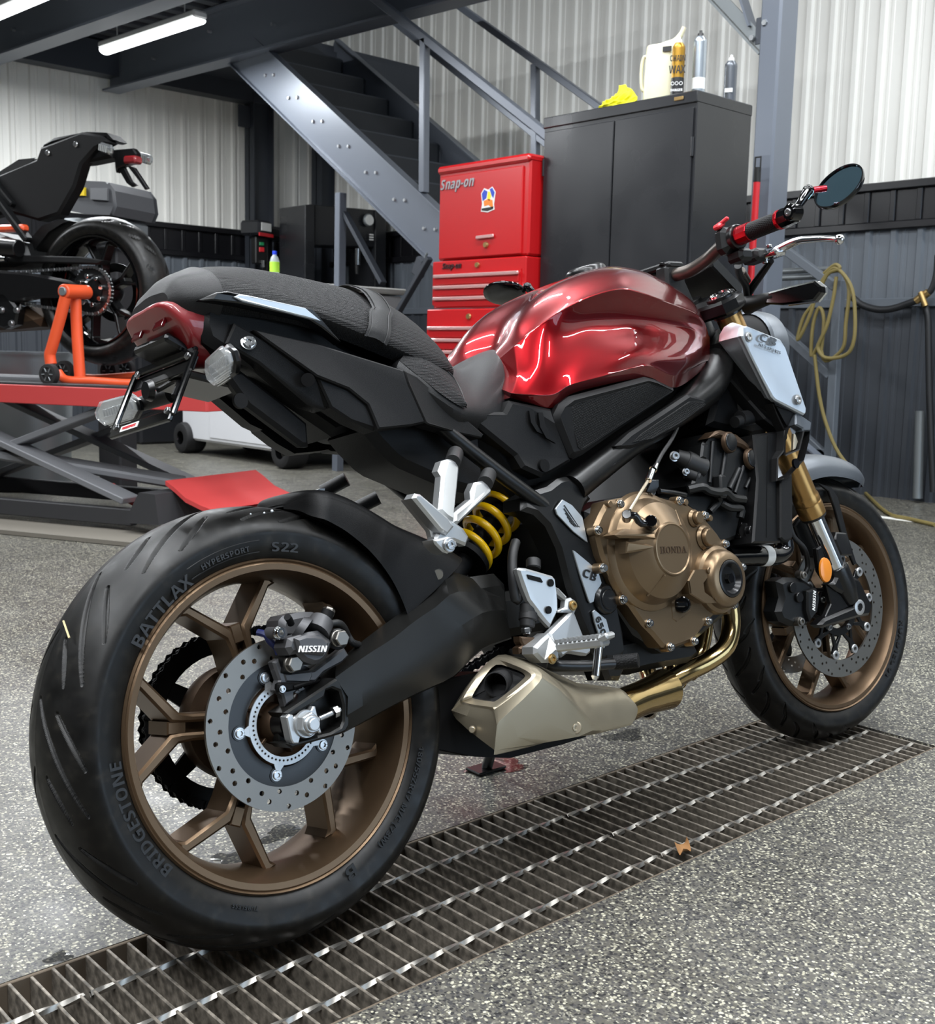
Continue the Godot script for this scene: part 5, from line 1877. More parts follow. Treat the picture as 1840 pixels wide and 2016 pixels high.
	add("muffler_lip", "muffler_lip", x, 40.0)
	var deep = []
	for v: Vector3 in grow[2]:
		deep.append(v + Vector3(0.8, 0.0, -0.6) * 0.012)
	skin([grow[2], deep], true)
	fan(deep, middle(deep))
	add("inner_plate", "soot", x)
	var o = Vector3(0.3289,0.315,0.172)
	var ax = Vector3(-0.86, 0.05, 0.5).normalized()
	lathe(o - ax * 0.03, ax, [0.0195, 0.0, 0.0195, 0.042, 0.0175, 0.0425, 0.0172, 0.0, 0.0, 0.0], 32)
	add("tail_pipe", "soot", x)
	cyl(Vector3(0.4239,0.2312,0.229), Vector3(0.4199,0.2321,0.233), 0.011, 0.010, 24, 0.001)
	screw(Vector3(0.4199,0.2321,0.233), Vector3(0, -0.05, 1), 0.006, 0.0025)
	add("muffler_screw", "muffler_lip", x)
	cyl(Vector3(0.2721,0.2562,0.166), Vector3(0.2677,0.2561,0.17), 0.0055, 0.005, 20, 0.001)
	add("muffler_screw", "muffler_lip", x)
	# black chamber beside the muffler
	prism([0.2736,0.3269,0.3954,0.3235,0.5488,0.268,0.597,0.1979,0.5888,0.1781,0.5319,0.1768,0.4094,0.1794,0.3359,0.1973,0.2675,0.2234,0.253,0.2647], -0.10, 0.085, 0.02)
	add("chamber", "deep_black", x, 30.0)


# ---------------------------------------------------------------- motorcycle: front end
func fnode(called: String) -> Node3D:
	return node(called, BIKE, FRONT)

func bike_front():
	var wc = Vector3(1.45, 0.30, 0)
	var w = node("front_wheel", BIKE, FRONT * Transform3D(Basis(), wc))
	w.set_meta("label", "front wheel with bronze rim and twin drilled discs")
	var gr = []
	for k in 16:
		var t = TAU * k / 16.0
		for s in [1.0, -1.0]:
			var o = 0.0 if s > 0 else TAU / 32.0
			gr.append([t + o, s * 0.004, t + o - 0.20, s * 0.052, s * 0.010, 0.0034])
			gr.append([t + o + 0.16, s * 0.022, t + o + 0.02, s * 0.060, s * 0.006, 0.0032])
			gr.append([t + o + 0.07, s * 0.048, t + o - 0.03, s * 0.070, 0.0, 0.003])
	put("tyre", tyre_grid([0.222, 0.040, 0.229, 0.0475, 0.237, 0.053, 0.247, 0.0575, 0.256, 0.0595, 0.264, 0.0590, 0.272, 0.0545, 0.281, 0.045, 0.289, 0.033, 0.295, 0.020, 0.299, 0.009, 0.300, 0.0], 900, 12, gr, 0.0045), "tyre", w)
	ring_words("ROADTEC 01", 0.014, 0.0026, 0.2450, deg_to_rad(-32.0), 0.0568, 1.35)
	add("sidewall_lettering", "tyre_mark", w)
	var side = [0.2245, 0.042, 0.2325, 0.047, 0.2328, 0.053, 0.2300, 0.0555, 0.2275, 0.0535, 0.2250, 0.055, 0.2175, 0.054, 0.2125, 0.047, 0.2060, 0.034, 0.2020, 0.0150]
	var prof = side.duplicate()
	for i in range(side.size() / 2 - 1, -1, -1):
		prof.append_array([side[i * 2], -side[i * 2 + 1]])
	lathe(Vector3.ZERO, Vector3.BACK, prof, 140)
	add("rim", "bronze", w, 28.0)
	y_spokes(w, 5, deg_to_rad(-90.0), deg_to_rad(17.5), 0.03, 0.115, 0.198, -0.022, 0.022, "bronze")
	lathe(Vector3.ZERO, Vector3.BACK, [0.0, 0.06, 0.022, 0.06, 0.03, 0.055, 0.042, 0.05, 0.045, 0.03, 0.04, 0.0, 0.045, -0.03, 0.042, -0.05, 0.03, -0.055, 0.0, -0.06], 36)
	add("hub", "bronze_dark", w)
	for sgn in [1.0, -1.0]:
		var hs = disc_holes(72, [0.150, 0.1235, 0.137, 0.1302, 0.1437], 0.0031)
		drilled(0.1175, 0.155, 0.064 * sgn, 0.0685 * sgn, hs, 3)
		add("brake_disc", "disc_steel", w, 20.0)
		for k in 10:
			var t = deg_to_rad(4.0 + 36.0 * k)
			X = Transform3D(Basis(Vector3.BACK, t), Vector3.ZERO)
			# forked arm of the black carrier
			prism([0.100, -0.010, 0.114, -0.009, 0.114, 0.009, 0.100, 0.010, 0.088, 0.006, 0.064, 0.016, 0.060, 0.010, 0.080, 0.0, 0.060, -0.010, 0.064, -0.016, 0.088, -0.006], 0.062 * sgn, 0.0675 * sgn, 0.0008)
		lathe(Vector3.ZERO, Vector3(0, 0, sgn), [0.048, 0.058, 0.048, 0.067, 0.064, 0.067, 0.066, 0.062, 0.048, 0.058], 48)
		add("disc_carrier", "satin_black", w)
		for k in 10:
			var t = deg_to_rad(4.0 + 36.0 * k)
			var q = Vector3(cos(t) * 0.1075, sin(t) * 0.1075, 0.062 * sgn)
			lathe(q, Vector3(0, 0, sgn), [0.0095, 0.0, 0.0105, 0.007, 0.009, 0.0085, 0.005, 0.0085, 0.0045, 0.004, 0.0, 0.004], 20)
			add("disc_button", "alloy", w)
		for k in 5:
			var t = deg_to_rad(-60.0 + 72.0 * k)
			screw(Vector3(cos(t) * 0.055, sin(t) * 0.055, 0.067 * sgn), Vector3(0, 0, sgn), 0.0058, 0.004)
			add("disc_bolt", "steel", w)
	# fork legs
	var f = fnode("front_fork")
	var a = Vector3(-sin(deg_to_rad(25.5)), cos(deg_to_rad(25.5)), 0)
	for sgn in [1.0, -1.0]:
		var p = Vector3(1.40, 0.40, 0.105 * sgn)
		lathe(p, a, [0.0, -0.055, 0.0205, -0.055, 0.0205, 0.14, 0.0, 0.14], 36)
		add("stanchion", "chrome", f)
		lathe(p, a, [0.021, 0.125, 0.0285, 0.125, 0.0290, 0.130, 0.0290, 0.152, 0.0275, 0.155, 0.0285, 0.158, 0.0285, 0.170, 0.0262, 0.176, 0.0258, 0.33, 0.0262, 0.63, 0.0, 0.63], 40)
		add("outer_tube", "gold_fork", f, 30.0)
		lathe(p, a, [0.0208, 0.118, 0.027, 0.119, 0.0275, 0.1245, 0.0208, 0.125], 36)
		add("dust_seal", "rubber", f)
		lathe(p, a, [0.0, -0.10, 0.020, -0.095, 0.0275, -0.06, 0.0275, -0.012, 0.0255, -0.006, 0.0208, -0.005], 32)
		add("lower_casting", "satin_black", f)
		prism([1.3767,0.366,1.3963,0.3883,1.464,0.3594,1.4866,0.3209,1.5002,0.2976,1.4859,0.2779,1.4521,0.2788,1.3256,0.2715,1.311,0.2805,1.3337,0.2912,1.4392,0.3054,1.4254,0.3249,1.3844,0.344,1.3598,0.3609], 0.092 * sgn, 0.122 * sgn, 0.006)
		prism([1.3598,0.3609,1.3897,0.3434,1.4249,0.3214,1.4392,0.3054,1.3442,0.2898,1.3697,0.3178], 0.100 * sgn, 0.112 * sgn, 0.002)
		add("axle_clamp", "satin_black", f, 30.0)
		lathe(Vector3(1.452, 0.30, 0.118 * sgn), Vector3(0, 0, sgn), [0.017, 0.0, 0.017, 0.004, 0.0145, 0.0055, 0.009, 0.0055, 0.0085, -0.006, 0.0, -0.006], 32)
		add("axle_end", "alloy", f)
		# caliper behind the leg
		prism([1.2195,0.3842,1.2455,0.3897,1.296,0.3822,1.3349,0.3604,1.3419,0.3351,1.3297,0.3054,1.3025,0.2813,1.2512,0.285,1.2177,0.2998,1.2082,0.3213,1.2247,0.3497], 0.055 * sgn, 0.105 * sgn, 0.010)
		prism([1.2903,0.3554,1.3222,0.3585,1.3297,0.3368,1.3175,0.3072,1.2914,0.29,1.2846,0.315], 0.10 * sgn, 0.118 * sgn, 0.004)
		add("caliper", "case_black", f, 30.0)
		for q in [Vector3(1.2728,0.3438,0.106), Vector3(1.2555,0.3664,0.106)]:
			q.z *= sgn
			cyl(q - Vector3(0, 0, 0.01 * sgn), q + Vector3(0, 0, 0.006 * sgn), 0.012, 0.011, 22, 0.001)
			add("caliper_piston_cap", "satin_black", f)
		for q in [Vector3(1.2662,0.2935,0.112), Vector3(1.296,0.3884,0.105)]:
			q.z *= sgn
			cyl(q - Vector3(0, 0, 0.014 * sgn), q, 0.010, -1, 18)
			screw(q, Vector3(0, 0, sgn), 0.0075, 0.006)
			add("caliper_bolt", "disc_steel", f)
		var rc = Vector3(1.3392,0.3945,0.128)
		rc.z *= sgn
		X = Transform3D(Basis(Vector3.BACK, 0.12), rc)
		lathe(Vector3.ZERO, Vector3(0, 0, sgn), [0.0, 0.006, 0.012, 0.0058, 0.0185, 0.004, 0.0195, 0.0], 32)
		for i in T.size():
			var l: Vector3 = T[i] - rc
			T[i] = rc + Vector3(l.x * 0.98, l.y * 1.38, l.z)
		add("side_reflector", "amber", f)
		prism([1.3217,0.4413,1.3383,0.4465,1.35,0.4176,1.3666,0.3845,1.3431,0.3699,1.3252,0.3926], 0.112 * sgn, 0.127 * sgn, 0.003)
		add("reflector_stay", "satin_black", f)
	words("NISSIN", 0.0085, 0.001, Transform3D(Basis(Vector3.BACK, 1.35), Vector3(1.3079,0.3327,0.1185)), 0.2, "Droid Sans", true, 1.1)
	add("lettering", "ink_white", f)
	tube(V([1.3193,0.3865,0.09,1.3326,0.406,0.09,1.315,0.4424,0.1,1.2829,0.4731,0.1,1.2725,0.5084,0.1]), 0.0055, 10, 4)
	add("brake_hose", "rubber", f)
	# fork brace plate behind the legs
	prism([1.3216,0.4914,1.3454,0.5104,1.3825,0.5073,1.4009,0.4844,1.4154,0.433,1.3908,0.4141,1.3493,0.4255], 0.06, 0.075, 0.003)
	add("hose_bracket", "case_black", f)
	# fender
	var g = fnode("front_fender")
	var ang = [52.0, 54.0, 58.0, 66.0, 76.0, 88.0, 100.0, 112.0, 126.0, 140.0]
	for th in [0.0, -0.0035]:
		var rows = []
		for i in ang.size():
			var t = deg_to_rad(ang[i])
			var row = []
			var wd: float = [0.03, 0.26, 0.55, 0.86, 1.0, 1.0, 1.0, 1.0, 0.95, 0.85][i]
			for q in [[-0.072, -0.050], [-0.068, -0.026], [-0.05, -0.008], [-0.025, 0.0], [0.0, 0.002], [0.025, 0.0], [0.05, -0.008], [0.068, -0.026], [0.072, -0.050]]:
				var r: float = 0.345 + (0.004 if i < 2 else 0.0) + q[1] * (0.35 + 0.65 * wd) + th
				row.append(wc + Vector3(cos(t) * r, sin(t) * r, q[0] * wd))
			rows.append(row)
		sheet(rows, 3, 3)
	add("shell", "front_grey", g)
	for sgn in [1.0, -1.0]:
		plate(both([1.4148,0.5795,0.072,1.4599,0.5664,0.072,1.4763,0.5427,0.074,1.4877,0.4617,0.08,1.5035,0.3911,0.086,1.4946,0.3885,0.086,1.4691,0.449,0.082,1.459,0.5186,0.076,1.4478,0.5593,0.072], sgn), Vector3(0, 0, -0.006 * sgn), 0.0015)
		plate(both([1.4391,0.4677,0.09,1.4851,0.4619,0.082,1.4871,0.4326,0.088,1.4869,0.4109,0.09,1.4378,0.4159,0.098,1.4211,0.4531,0.098], sgn), Vector3(0, 0, -0.02 * sgn), 0.003)
		add("stay", "satin_black", g, 30.0)
	# radiator and its side frame (fixed to the frame)
	var r = node("radiator", BIKE)
	prism([1.0852,0.6801,1.1214,0.6824,1.1724,0.6843,1.1506,0.5872,1.1279,0.4606,1.0709,0.4652,1.0352,0.4691,1.0783,0.5912], -0.16, 0.162, 0.004)
	add("core", "radiator_black", r)
	var fin = Vector3(1.1305,0.6776,0.1625)
	bar(fin, Vector3(1.0795,0.4749,0.1625), 0.0012, 0.0012, Vector3.BACK)
	add("seam", "satin_black", r)
	for sgn in [1.0, -1.0]:
		plate(both([1.1404,0.5852,0.172,1.1795,0.5959,0.175,1.1563,0.4689,0.172,1.1428,0.4595,0.17,1.1268,0.4635,0.17,1.1163,0.471,0.17], sgn), Vector3(0, 0, -0.02 * sgn), 0.003)
		add("side_plate", "matt_plastic", r)
		# silver shroud: main face, bevelled rear facet
		var h = node("tank_shroud", BIKE)
		h.set_meta("label", "silver radiator shroud")
		plate(both([1.068,0.8913,0.185,1.0774,0.8922,0.188,1.1589,0.8632,0.205,1.1689,0.8465,0.207,1.2152,0.7232,0.205,1.2132,0.7134,0.204,1.2069,0.71,0.203,1.134,0.7434,0.19,1.1256,0.7521,0.188,1.0785,0.8331,0.186,1.0598,0.8726,0.184], sgn), Vector3(0, 0, -0.012 * sgn), 0.003)
		add("face", "silver_paint", h, 28.0)
		plate(both([1.0725,0.8759,0.125,1.0736,0.8891,0.128,1.0755,0.9022,0.14,1.0776,0.9066,0.155,1.0711,0.8932,0.183,1.0589,0.8727,0.1835,1.0781,0.8332,0.1855,1.1251,0.7515,0.1875,1.1362,0.7436,0.187,1.1378,0.753,0.165,1.1274,0.7841,0.15,1.1081,0.8253,0.135], sgn), Vector3(0, 0, -0.006 * sgn), 0.002)
		add("rear_facet", "brushed", h, 28.0)
		for q in [Vector3(1.0775,0.8704,0.187), Vector3(1.1894,0.7411,0.205)]:
			q.z *= sgn
			screw(q, Vector3(0, 0, sgn), 0.0085, 0.003)
			add("shroud_screw", "steel", h)
		plate(both([1.08,0.875,0.118,1.1172,0.8228,0.128,1.1382,0.7824,0.142,1.1477,0.7526,0.158,1.1444,0.7425,0.182,1.1986,0.7211,0.19,1.1832,0.6901,0.178,1.1786,0.6641,0.175,1.1728,0.6859,0.165,1.1425,0.7116,0.155,1.1316,0.753,0.13,1.0882,0.8093,0.115,1.0832,0.8536,0.11], sgn), Vector3(0, 0, -0.03 * sgn), 0.004)
		add("inner_cover", "matt_plastic", h, 28.0)
		# lower vent: dark frame and grey outer edge
		plate(both([1.1274,0.7377,0.186,1.1947,0.7175,0.192,1.1907,0.6903,0.196,1.1759,0.6867,0.19,1.1641,0.6724,0.188,1.1598,0.6429,0.188,1.1847,0.641,0.194,1.2083,0.6795,0.198,1.205,0.6779,0.198,1.1795,0.6378,0.195,1.2119,0.6591,0.2,1.1981,0.6188,0.195,1.1493,0.585,0.182,1.1212,0.5834,0.176,1.1324,0.6291,0.178,1.152,0.6441,0.182,1.1661,0.6836,0.18,1.1439,0.7168,0.182], sgn), Vector3(0, 0, -0.02 * sgn), 0.003)
		T = PackedVector3Array()
		plate(both([1.1274,0.7377,0.186,1.1947,0.7175,0.192,1.1856,0.6924,0.194,1.1689,0.6858,0.19,1.158,0.663,0.186,1.1499,0.6337,0.186,1.1868,0.6426,0.194,1.2044,0.6794,0.199,1.2208,0.6783,0.203,1.2158,0.6586,0.202,1.1981,0.6188,0.195,1.1493,0.585,0.182,1.1212,0.5834,0.176,1.1324,0.6291,0.178,1.152,0.6441,0.182,1.1661,0.6836,0.18,1.1439,0.7168,0.182], sgn), Vector3(0, 0, -0.02 * sgn), 0.002)
		add("vent_frame", "matt_plastic", h, 28.0)
		plate(both([1.1939,0.7174,0.1925,1.2001,0.7164,0.194,1.2292,0.6947,0.204,1.2206,0.6765,0.204,1.2024,0.6777,0.2,1.2017,0.6828,0.199,1.1841,0.6922,0.195], sgn), Vector3(0, 0, -0.018 * sgn), 0.003)
		add("vent_edge", "front_grey", h, 28.0)
		plate(both([1.1878,0.6754,0.186,1.1916,0.6734,0.187,1.1951,0.6582,0.188,1.1844,0.6438,0.187,1.1782,0.6425,0.186], sgn), Vector3(0, 0, -0.006 * sgn), 0.001)
		add("vent_tab", "muffler_lip", h)
		var sc = Vector3(1.1731,0.6145,0.191)
		sc.z *= sgn
		cyl(sc - Vector3(0, 0, 0.004 * sgn), sc + Vector3(0, 0, 0.001 * sgn), 0.010, 0.010, 20)
		add("vent_plug", "gloss_black", h)
	var hh = BIKE.get_node("tank_shroud")
	words("CB", 0.017, 0.0008, Transform3D(Basis(Vector3.UP, -0.15) * Basis(Vector3.BACK, -0.30), Vector3(1.1196,0.8621,0.2012)), 0.25, "Droid Sans", true, 1.7)
	add("lettering", "front_grey", hh)
	words("NEO SPORTS", 0.006, 0.0006, Transform3D(Basis(Vector3.UP, -0.15) * Basis(Vector3.BACK, -0.30), Vector3(1.1212,0.8442,0.201)), 0.1, "Droid Sans", true, 1.3)
	add("lettering", "front_grey", hh)
	# dark parts behind the radiator
	prism([1.0952,0.8104,1.1617,0.7632,1.2456,0.7278,1.2611,0.6927,1.1664,0.685,1.1133,0.6966,1.0309,0.7119,1.0634,0.764], -0.1, 0.10, 0.01)
	add("fan_shroud", "deep_black", r)
	cyl(Vector3(1.0869,0.7122,0.12), Vector3(1.1718,0.7205,0.12), 0.012, 0.012, 14)
	cyl(Vector3(1.1046,0.7185,0.12), Vector3(1.1323,0.7196,0.12), 0.016, 0.016, 14)
	add("connector", "rubber", r)
	# headlamp
	var l = fnode("headlamp")
	var hc = Vector3(1.262, 0.885, 0)
	lathe(hc, Vector3(1, -0.12, 0), [0.084, 0.030, 0.090, 0.034, 0.093, 0.055, 0.093, 0.075, 0.089, 0.078, 0.086, 0.066, 0.084, 0.030], 48)
	add("shell", "front_grey", l)
	lathe(hc, Vector3(1, -0.12, 0), [0.0865, 0.066, 0.080, 0.074, 0.05, 0.085, 0.0, 0.09], 48)
	add("glass", "headlamp_glass", l)
	lathe(hc, Vector3(1, -0.12, 0), [0.085, 0.060, 0.084, 0.035, 0.07, 0.015, 0.05, 0.0, 0.0, -0.01], 32)
	add("reflector", "deep_black", l)
	box(hc + Vector3(-0.04, 0.0, 0), Vector3(0.06, 0.09, 0.10), 0.02)
	add("mount", "case_black", l)

func bike_controls():
	# top clamp with fork caps, bar risers
	var t = fnode("top_clamp")
	var tilt = Transform3D(Basis(Vector3.BACK, deg_to_rad(25.5)), Vector3(1.135, 0.962, 0))
	X = tilt * Transform3D(Basis(Vector3.RIGHT, -PI / 2), Vector3.ZERO)
	prism([0.045, -0.06, 0.05, 0.06, 0.03, 0.12, 0.02, 0.142, -0.008, 0.146, -0.034, 0.13, -0.05, 0.06, -0.055, 0.0, -0.05, -0.06, -0.034, -0.13, -0.008, -0.146, 0.02, -0.142, 0.03, -0.12], -0.016, 0.016, 0.006)
	add("clamp", "satin_black", t, 30.0)
	for sgn in [1.0, -1.0]:
		var p = Vector3(1.40, 0.40, 0.105 * sgn)
		var a = Vector3(-sin(deg_to_rad(25.5)), cos(deg_to_rad(25.5)), 0)
		lathe(p, a, [0.030, 0.60, 0.031, 0.640, 0.029, 0.644, 0.025, 0.644, 0.0245, 0.640, 0.0, 0.640], 36)
		add("fork_collar", "satin_black", t)
		lathe(p, a, [0.0245, 0.641, 0.0225, 0.6475, 0.0195, 0.648, 0.018, 0.644, 0.0, 0.644], 36)
		add("fork_cap", "chrome", t)
		var q = Vector3(1.05, 1.0, 0.045 * sgn)
		prism_at(q, PackedVector2Array([Vector2(-0.028, -0.055), Vector2(0.045, -0.06), Vector2(0.045, -0.02), Vector2(0.026, 0.018), Vector2(0.022, 0.046), Vector2(0.008, 0.056), Vector2(-0.014, 0.056), Vector2(-0.028, 0.044), Vector2(-0.03, 0.01)]), 0.036, 0.006)
		add("bar_riser", "case_black", t, 30.0)
		for e in [-0.02, 0.014]:
			screw(q + Vector3(e, 0.052, 0), Vector3.UP, 0.006, 0.005)
			add("riser_bolt", "satin_black", t)
	box(Vector3(1.05, 1.05, 0), Vector3(0.045, 0.014, 0.13), 0.004)
	add("riser_cap", "case_black", t)
	# handlebar
	var h = fnode("handlebar")
	var pts = [Vector3(1.045, 1.028, 0.0), Vector3(1.047, 1.029, 0.06), Vector3(1.058, 1.032, 0.095), Vector3(1.064, 1.044, 0.135), Vector3(1.060, 1.056, 0.17), Vector3(1.056, 1.063, 0.20), Vector3(1.052, 1.067, 0.25), Vector3(1.044, 1.070, 0.36)]
	tube(pts, 0.0135, 18, 4)
	tube(mirrored(pts), 0.0135, 18, 4)
	add("bar", "bar_bronze", h)
	var d = Vector3(-0.008, 0.003, 0.11).normalized()
	for sgn in [1.0, -1.0]:
		var dd = Vector3(d.x, d.y, d.z * sgn)
		var at = func(z: float) -> Vector3: return Vector3(1.052 - (z - 0.25) * 0.073, 1.067 + (z - 0.25) * 0.027, z * sgn)
		cyl(at.call(0.262), at.call(0.335), 0.0168, 0.0168, 24, 0.001)
		add("grip_rubber", "knee_pad", h)
		for e in [[0.232, 0.264, 0.0185], [0.335, 0.343, 0.0185]]:
			cyl(at.call(e[0]), at.call(e[1]), e[2], e[2], 12, 0.001)
			add("grip_ring", "anodised_red", h, 20.0)
		cyl(at.call(0.343), at.call(0.378), 0.0185, 0.0165, 10, 0.002)
		add("bar_end", "gloss_black", h, 20.0)
		cyl(at.call(0.218), at.call(0.232), 0.024, 0.024, 28, 0.002)
		add("grip_flange", "satin_black", h)
		var q: Vector3 = at.call(0.202)
		box(q + Vector3(-0.002, -0.003, 0), Vector3(0.05, 0.052, 0.034), 0.010, frame_z(dd))
		box(q + Vector3(0.012, -0.034, 0.014 * sgn), Vector3(0.036, 0.024, 0.042), 0.006, frame_z(dd))
		add("switch_housing", "case_black", h, 30.0)
		box(q + Vector3(-0.018, 0.028, -0.004 * sgn), Vector3(0.022, 0.010, 0.018), 0.003, frame_z(dd) * Basis(Vector3.BACK, 0.5))
		bar(q + Vector3(-0.022, 0.024, -0.012 * sgn), q + Vector3(-0.010, 0.040, 0.014 * sgn), 0.010, 0.007, Vector3.UP, 0.002)
		add("kill_switch", "switch_red", h, 30.0)
		# lever
		var m0 = at.call(0.225) + Vector3(0.035, -0.018, 0)
		var lv = node("brake_lever" if sgn > 0 else "clutch_lever", BIKE, FRONT)
		var tip = Vector3(1.150, 1.048, 0.385 * sgn)
		tip = Vector3(1.1808,1.0349,0.36)
		tip.z *= sgn
		var ps = Vector3(1.1539,1.0428,0.24)
		ps.z *= sgn
		var m1 = Vector3(1.1629,1.0512,0.275)
		m1.z *= sgn
		tube([ps + Vector3(-0.004, -0.006, -0.01 * sgn), ps, m1, m1.lerp(tip, 0.35) + Vector3(0.002, 0.003, 0), m1.lerp(tip, 0.7) + Vector3(0.003, 0.003, 0), tip], [0.010, 0.0095, 0.0078, 0.0068, 0.0058, 0.0052], 14, 4)
		ball(tip, Vector3(0.0098, 0.0098, 0.0098), 16)
		box(ps + Vector3(-0.004, -0.006, -0.012 * sgn), Vector3(0.032, 0.014, 0.046), 0.005, frame_z(dd))
		add("blade", "chrome", lv, 45.0)
		box(ps + Vector3(-0.02, -0.004, -0.045 * sgn), Vector3(0.036, 0.026, 0.046), 0.006, frame_z(dd))
		add("perch", "case_black", lv, 30.0)
		screw(ps + Vector3(-0.008, -0.012, -0.03 * sgn), Vector3(0, -1, 0), 0.006, 0.008)
		screw(ps + Vector3(-0.006, 0.008, -0.02 * sgn), Vector3(0, 1, 0), 0.006, 0.006)
		add("pivot_screw", "chrome", lv)
	# bar end mirrors
	mirror("right_mirror", 1.0)
	mirror("left_mirror", -1.0)
	# dash and cables
	var s = fnode("dash")
	var dx = Transform3D(Basis(Vector3.BACK, deg_to_rad(-38.0)) * Basis.IDENTITY, Vector3(1.185, 1.03, 0))
	X = dx
	box(Vector3.ZERO, Vector3(0.10, 0.02, 0.15), 0.008)
	add("housing", "case_black", s, 30.0)
	X = dx
	box(Vector3(-0.002, 0.0102, 0), Vector3(0.082, 0.002, 0.13), 0.0)
	add("screen", "gloss_black", s)
	var cb = fnode("control_cables")
	tube(V([1.1529,1.0253,0.22,1.1805,1.0094,0.17,1.2065,0.9922,0.12,1.2254,0.9714,0.08]), 0.005, 10, 4)
	add("brake_hose", "rubber", cb)
	tube(V([1.1503,1.0245,0.215,1.181,1.0117,0.16,1.2069,0.9963,0.11,1.2252,0.9734,0.07]), 0.004, 10, 4)
	add("brake_hose", "gloss_black", cb)
	tube(V([1.1226,1.0285,0.16,1.1482,1.0149,0.14,1.1851,1.0013,0.12,1.2105,0.9828,0.1]), 0.0075, 10, 4)
	add("throttle_cable", "rubber", cb)
	cyl(Vector3(1.1463,1.0214,0.145), Vector3(1.1861,1.008,0.125), 0.010, 0.008, 16)
	add("cable_sleeve", "bar_bronze", cb)
	# front indicators
	for sgn in [1.0, -1.0]:
		var g = node("front_indicator", BIKE, FRONT)
		var p0 = Vector3(1.1993,0.9612,0.105)
		var p1 = Vector3(1.2055,0.9648,0.165)
		var p2 = Vector3(1.22,0.9624,0.215)
		var p3 = Vector3(1.231,0.9596,0.275)
		for q in [p0, p1, p2, p3]:
			pass
		if sgn < 0:
			p0.z = -p0.z
			p1.z = -p1.z
			p2.z = -p2.z
			p3.z = -p3.z
		tube([p0, p0.lerp(p1, 0.5), p1, p1.lerp(p2, 0.35)], [0.020, 0.015, 0.0125, 0.0125], 14, 3)
		add("stem", "rubber", g)
		var ax = (p3 - p1).normalized()
		var sx = Vector3.UP.cross(ax).normalized()
		var uy = ax.cross(sx)
		var len = (p3 - p1).length()
		X = Transform3D(Basis(ax, uy, sx), p1)
		prism([-0.01, -0.012, 0.03, -0.019, len * 0.86, -0.021, len, -0.006, len, 0.006, len * 0.88, 0.019, len * 0.4, 0.016, 0.0, 0.011], -0.012, 0.012, 0.004)
		add("shell", "gloss_black", g, 30.0)
		X = Transform3D(Basis(ax, uy, sx), p1)
		prism([0.03, -0.020, len * 0.86, -0.022, len * 1.01, -0.006, len * 1.01, 0.006, len * 0.88, 0.020, len * 0.38, 0.017], (0.012 if sx.x > 0 else -0.018), (0.018 if sx.x > 0 else -0.012), 0.002)
		add("lens", "reflector_chrome", g, 30.0)

func frame_z(d: Vector3) -> Basis:
	var z = d.normalized()
	var x = Vector3.UP.cross(z).normalized()
	return Basis(x, z.cross(x), z)

func prism_at(c: Vector3, poly: PackedVector2Array, w: float, bev: float):
	X = Transform3D(Basis(), c)
	prism(poly, -w / 2, w / 2, bev)
	X = Transform3D.IDENTITY

func mirror(called: String, sgn: float):
	var o = node(called, BIKE, FRONT)
	o.set_meta("label", "oval bar end mirror")
	var be = Vector3(1.0425, 1.0705, 0.372 * sgn)
	var hub = be + Vector3(-0.004, 0.002, 0.004 * sgn)
	cyl(hub + Vector3(-0.014, 0, -0.002 * sgn), hub + Vector3(0.012, 0, 0), 0.0155, -1, 28, 0.003)
	add("clamp", "gloss_black", o)
	screw(hub + Vector3(-0.014, 0, -0.002 * sgn), Vector3(-1, 0, 0), 0.006, 0.003)
	add("clamp_screw", "steel", o)
	var elbow = Vector3(1.0721,1.1116,0.385)
	var cen = Vector3(1.1347,1.1176,0.405)
	var nrm = Vector3(-0.821, 0.569, 0.051)
	var up = Vector3(0.4, 0.9, 0.2)
	if sgn < 0:
		elbow = Vector3(1.02, 1.10, -0.39)
		cen = Vector3(0.978, 1.092, -0.425)
		nrm = Vector3(0.28, 0.94, -0.2)
		up = Vector3(0.1, 0.1, -1.0)
	tube([hub, hub.lerp(elbow, 0.4), hub.lerp(elbow, 0.7), elbow], [0.008, 0.0075, 0.009, 0.010], 14, 2)
	ball(elbow, Vector3(0.011, 0.011, 0.011), 14)
	add("stem", "gloss_black", o)
	cyl(elbow, elbow.lerp(cen, 0.55), 0.006, 0.006, 14)
	add("swivel", "anodised_red", o)
	nrm = nrm.normalized()
	up = (up - nrm * nrm.dot(up)).normalized()
	var b = Basis(nrm.cross(up) * -1.0, nrm, up)
	for part in [["shell", [0.0, -0.016, 0.7, -0.013, 0.95, -0.006, 1.0, 0.0, 0.99, 0.004, 0.94, 0.004, 0.93, 0.0]], ["glass", [0.935, 0.001, 0.0, 0.001]]]:
		var rows = []
		for i in part[1].size() / 2:
			var row = []
			for k in 48:
				var t = TAU * k / 48.0
				row.append(cen + b * Vector3(cos(t) * 0.050 * part[1][i * 2], part[1][i * 2 + 1], sin(t) * 0.050 * part[1][i * 2]))
			rows.append(row)
		skin(rows, true)
		add(part[0], "gloss_black" if part[0] == "shell" else "mirror_glass", o, 40.0)


# ---------------------------------------------------------------- workshop behind the motorcycle
func ibeam(a: Vector3, b: Vector3, h: float, w: float):
	# bottom flange centre runs from a to b
	bar(a + Vector3(0, 0.008, 0), b + Vector3(0, 0.008, 0), w, 0.016)
	bar(a + Vector3(0, h / 2, 0), b + Vector3(0, h / 2, 0), 0.012, h - 0.03)
	bar(a + Vector3(0, h - 0.008, 0), b + Vector3(0, h - 0.008, 0), w, 0.016)

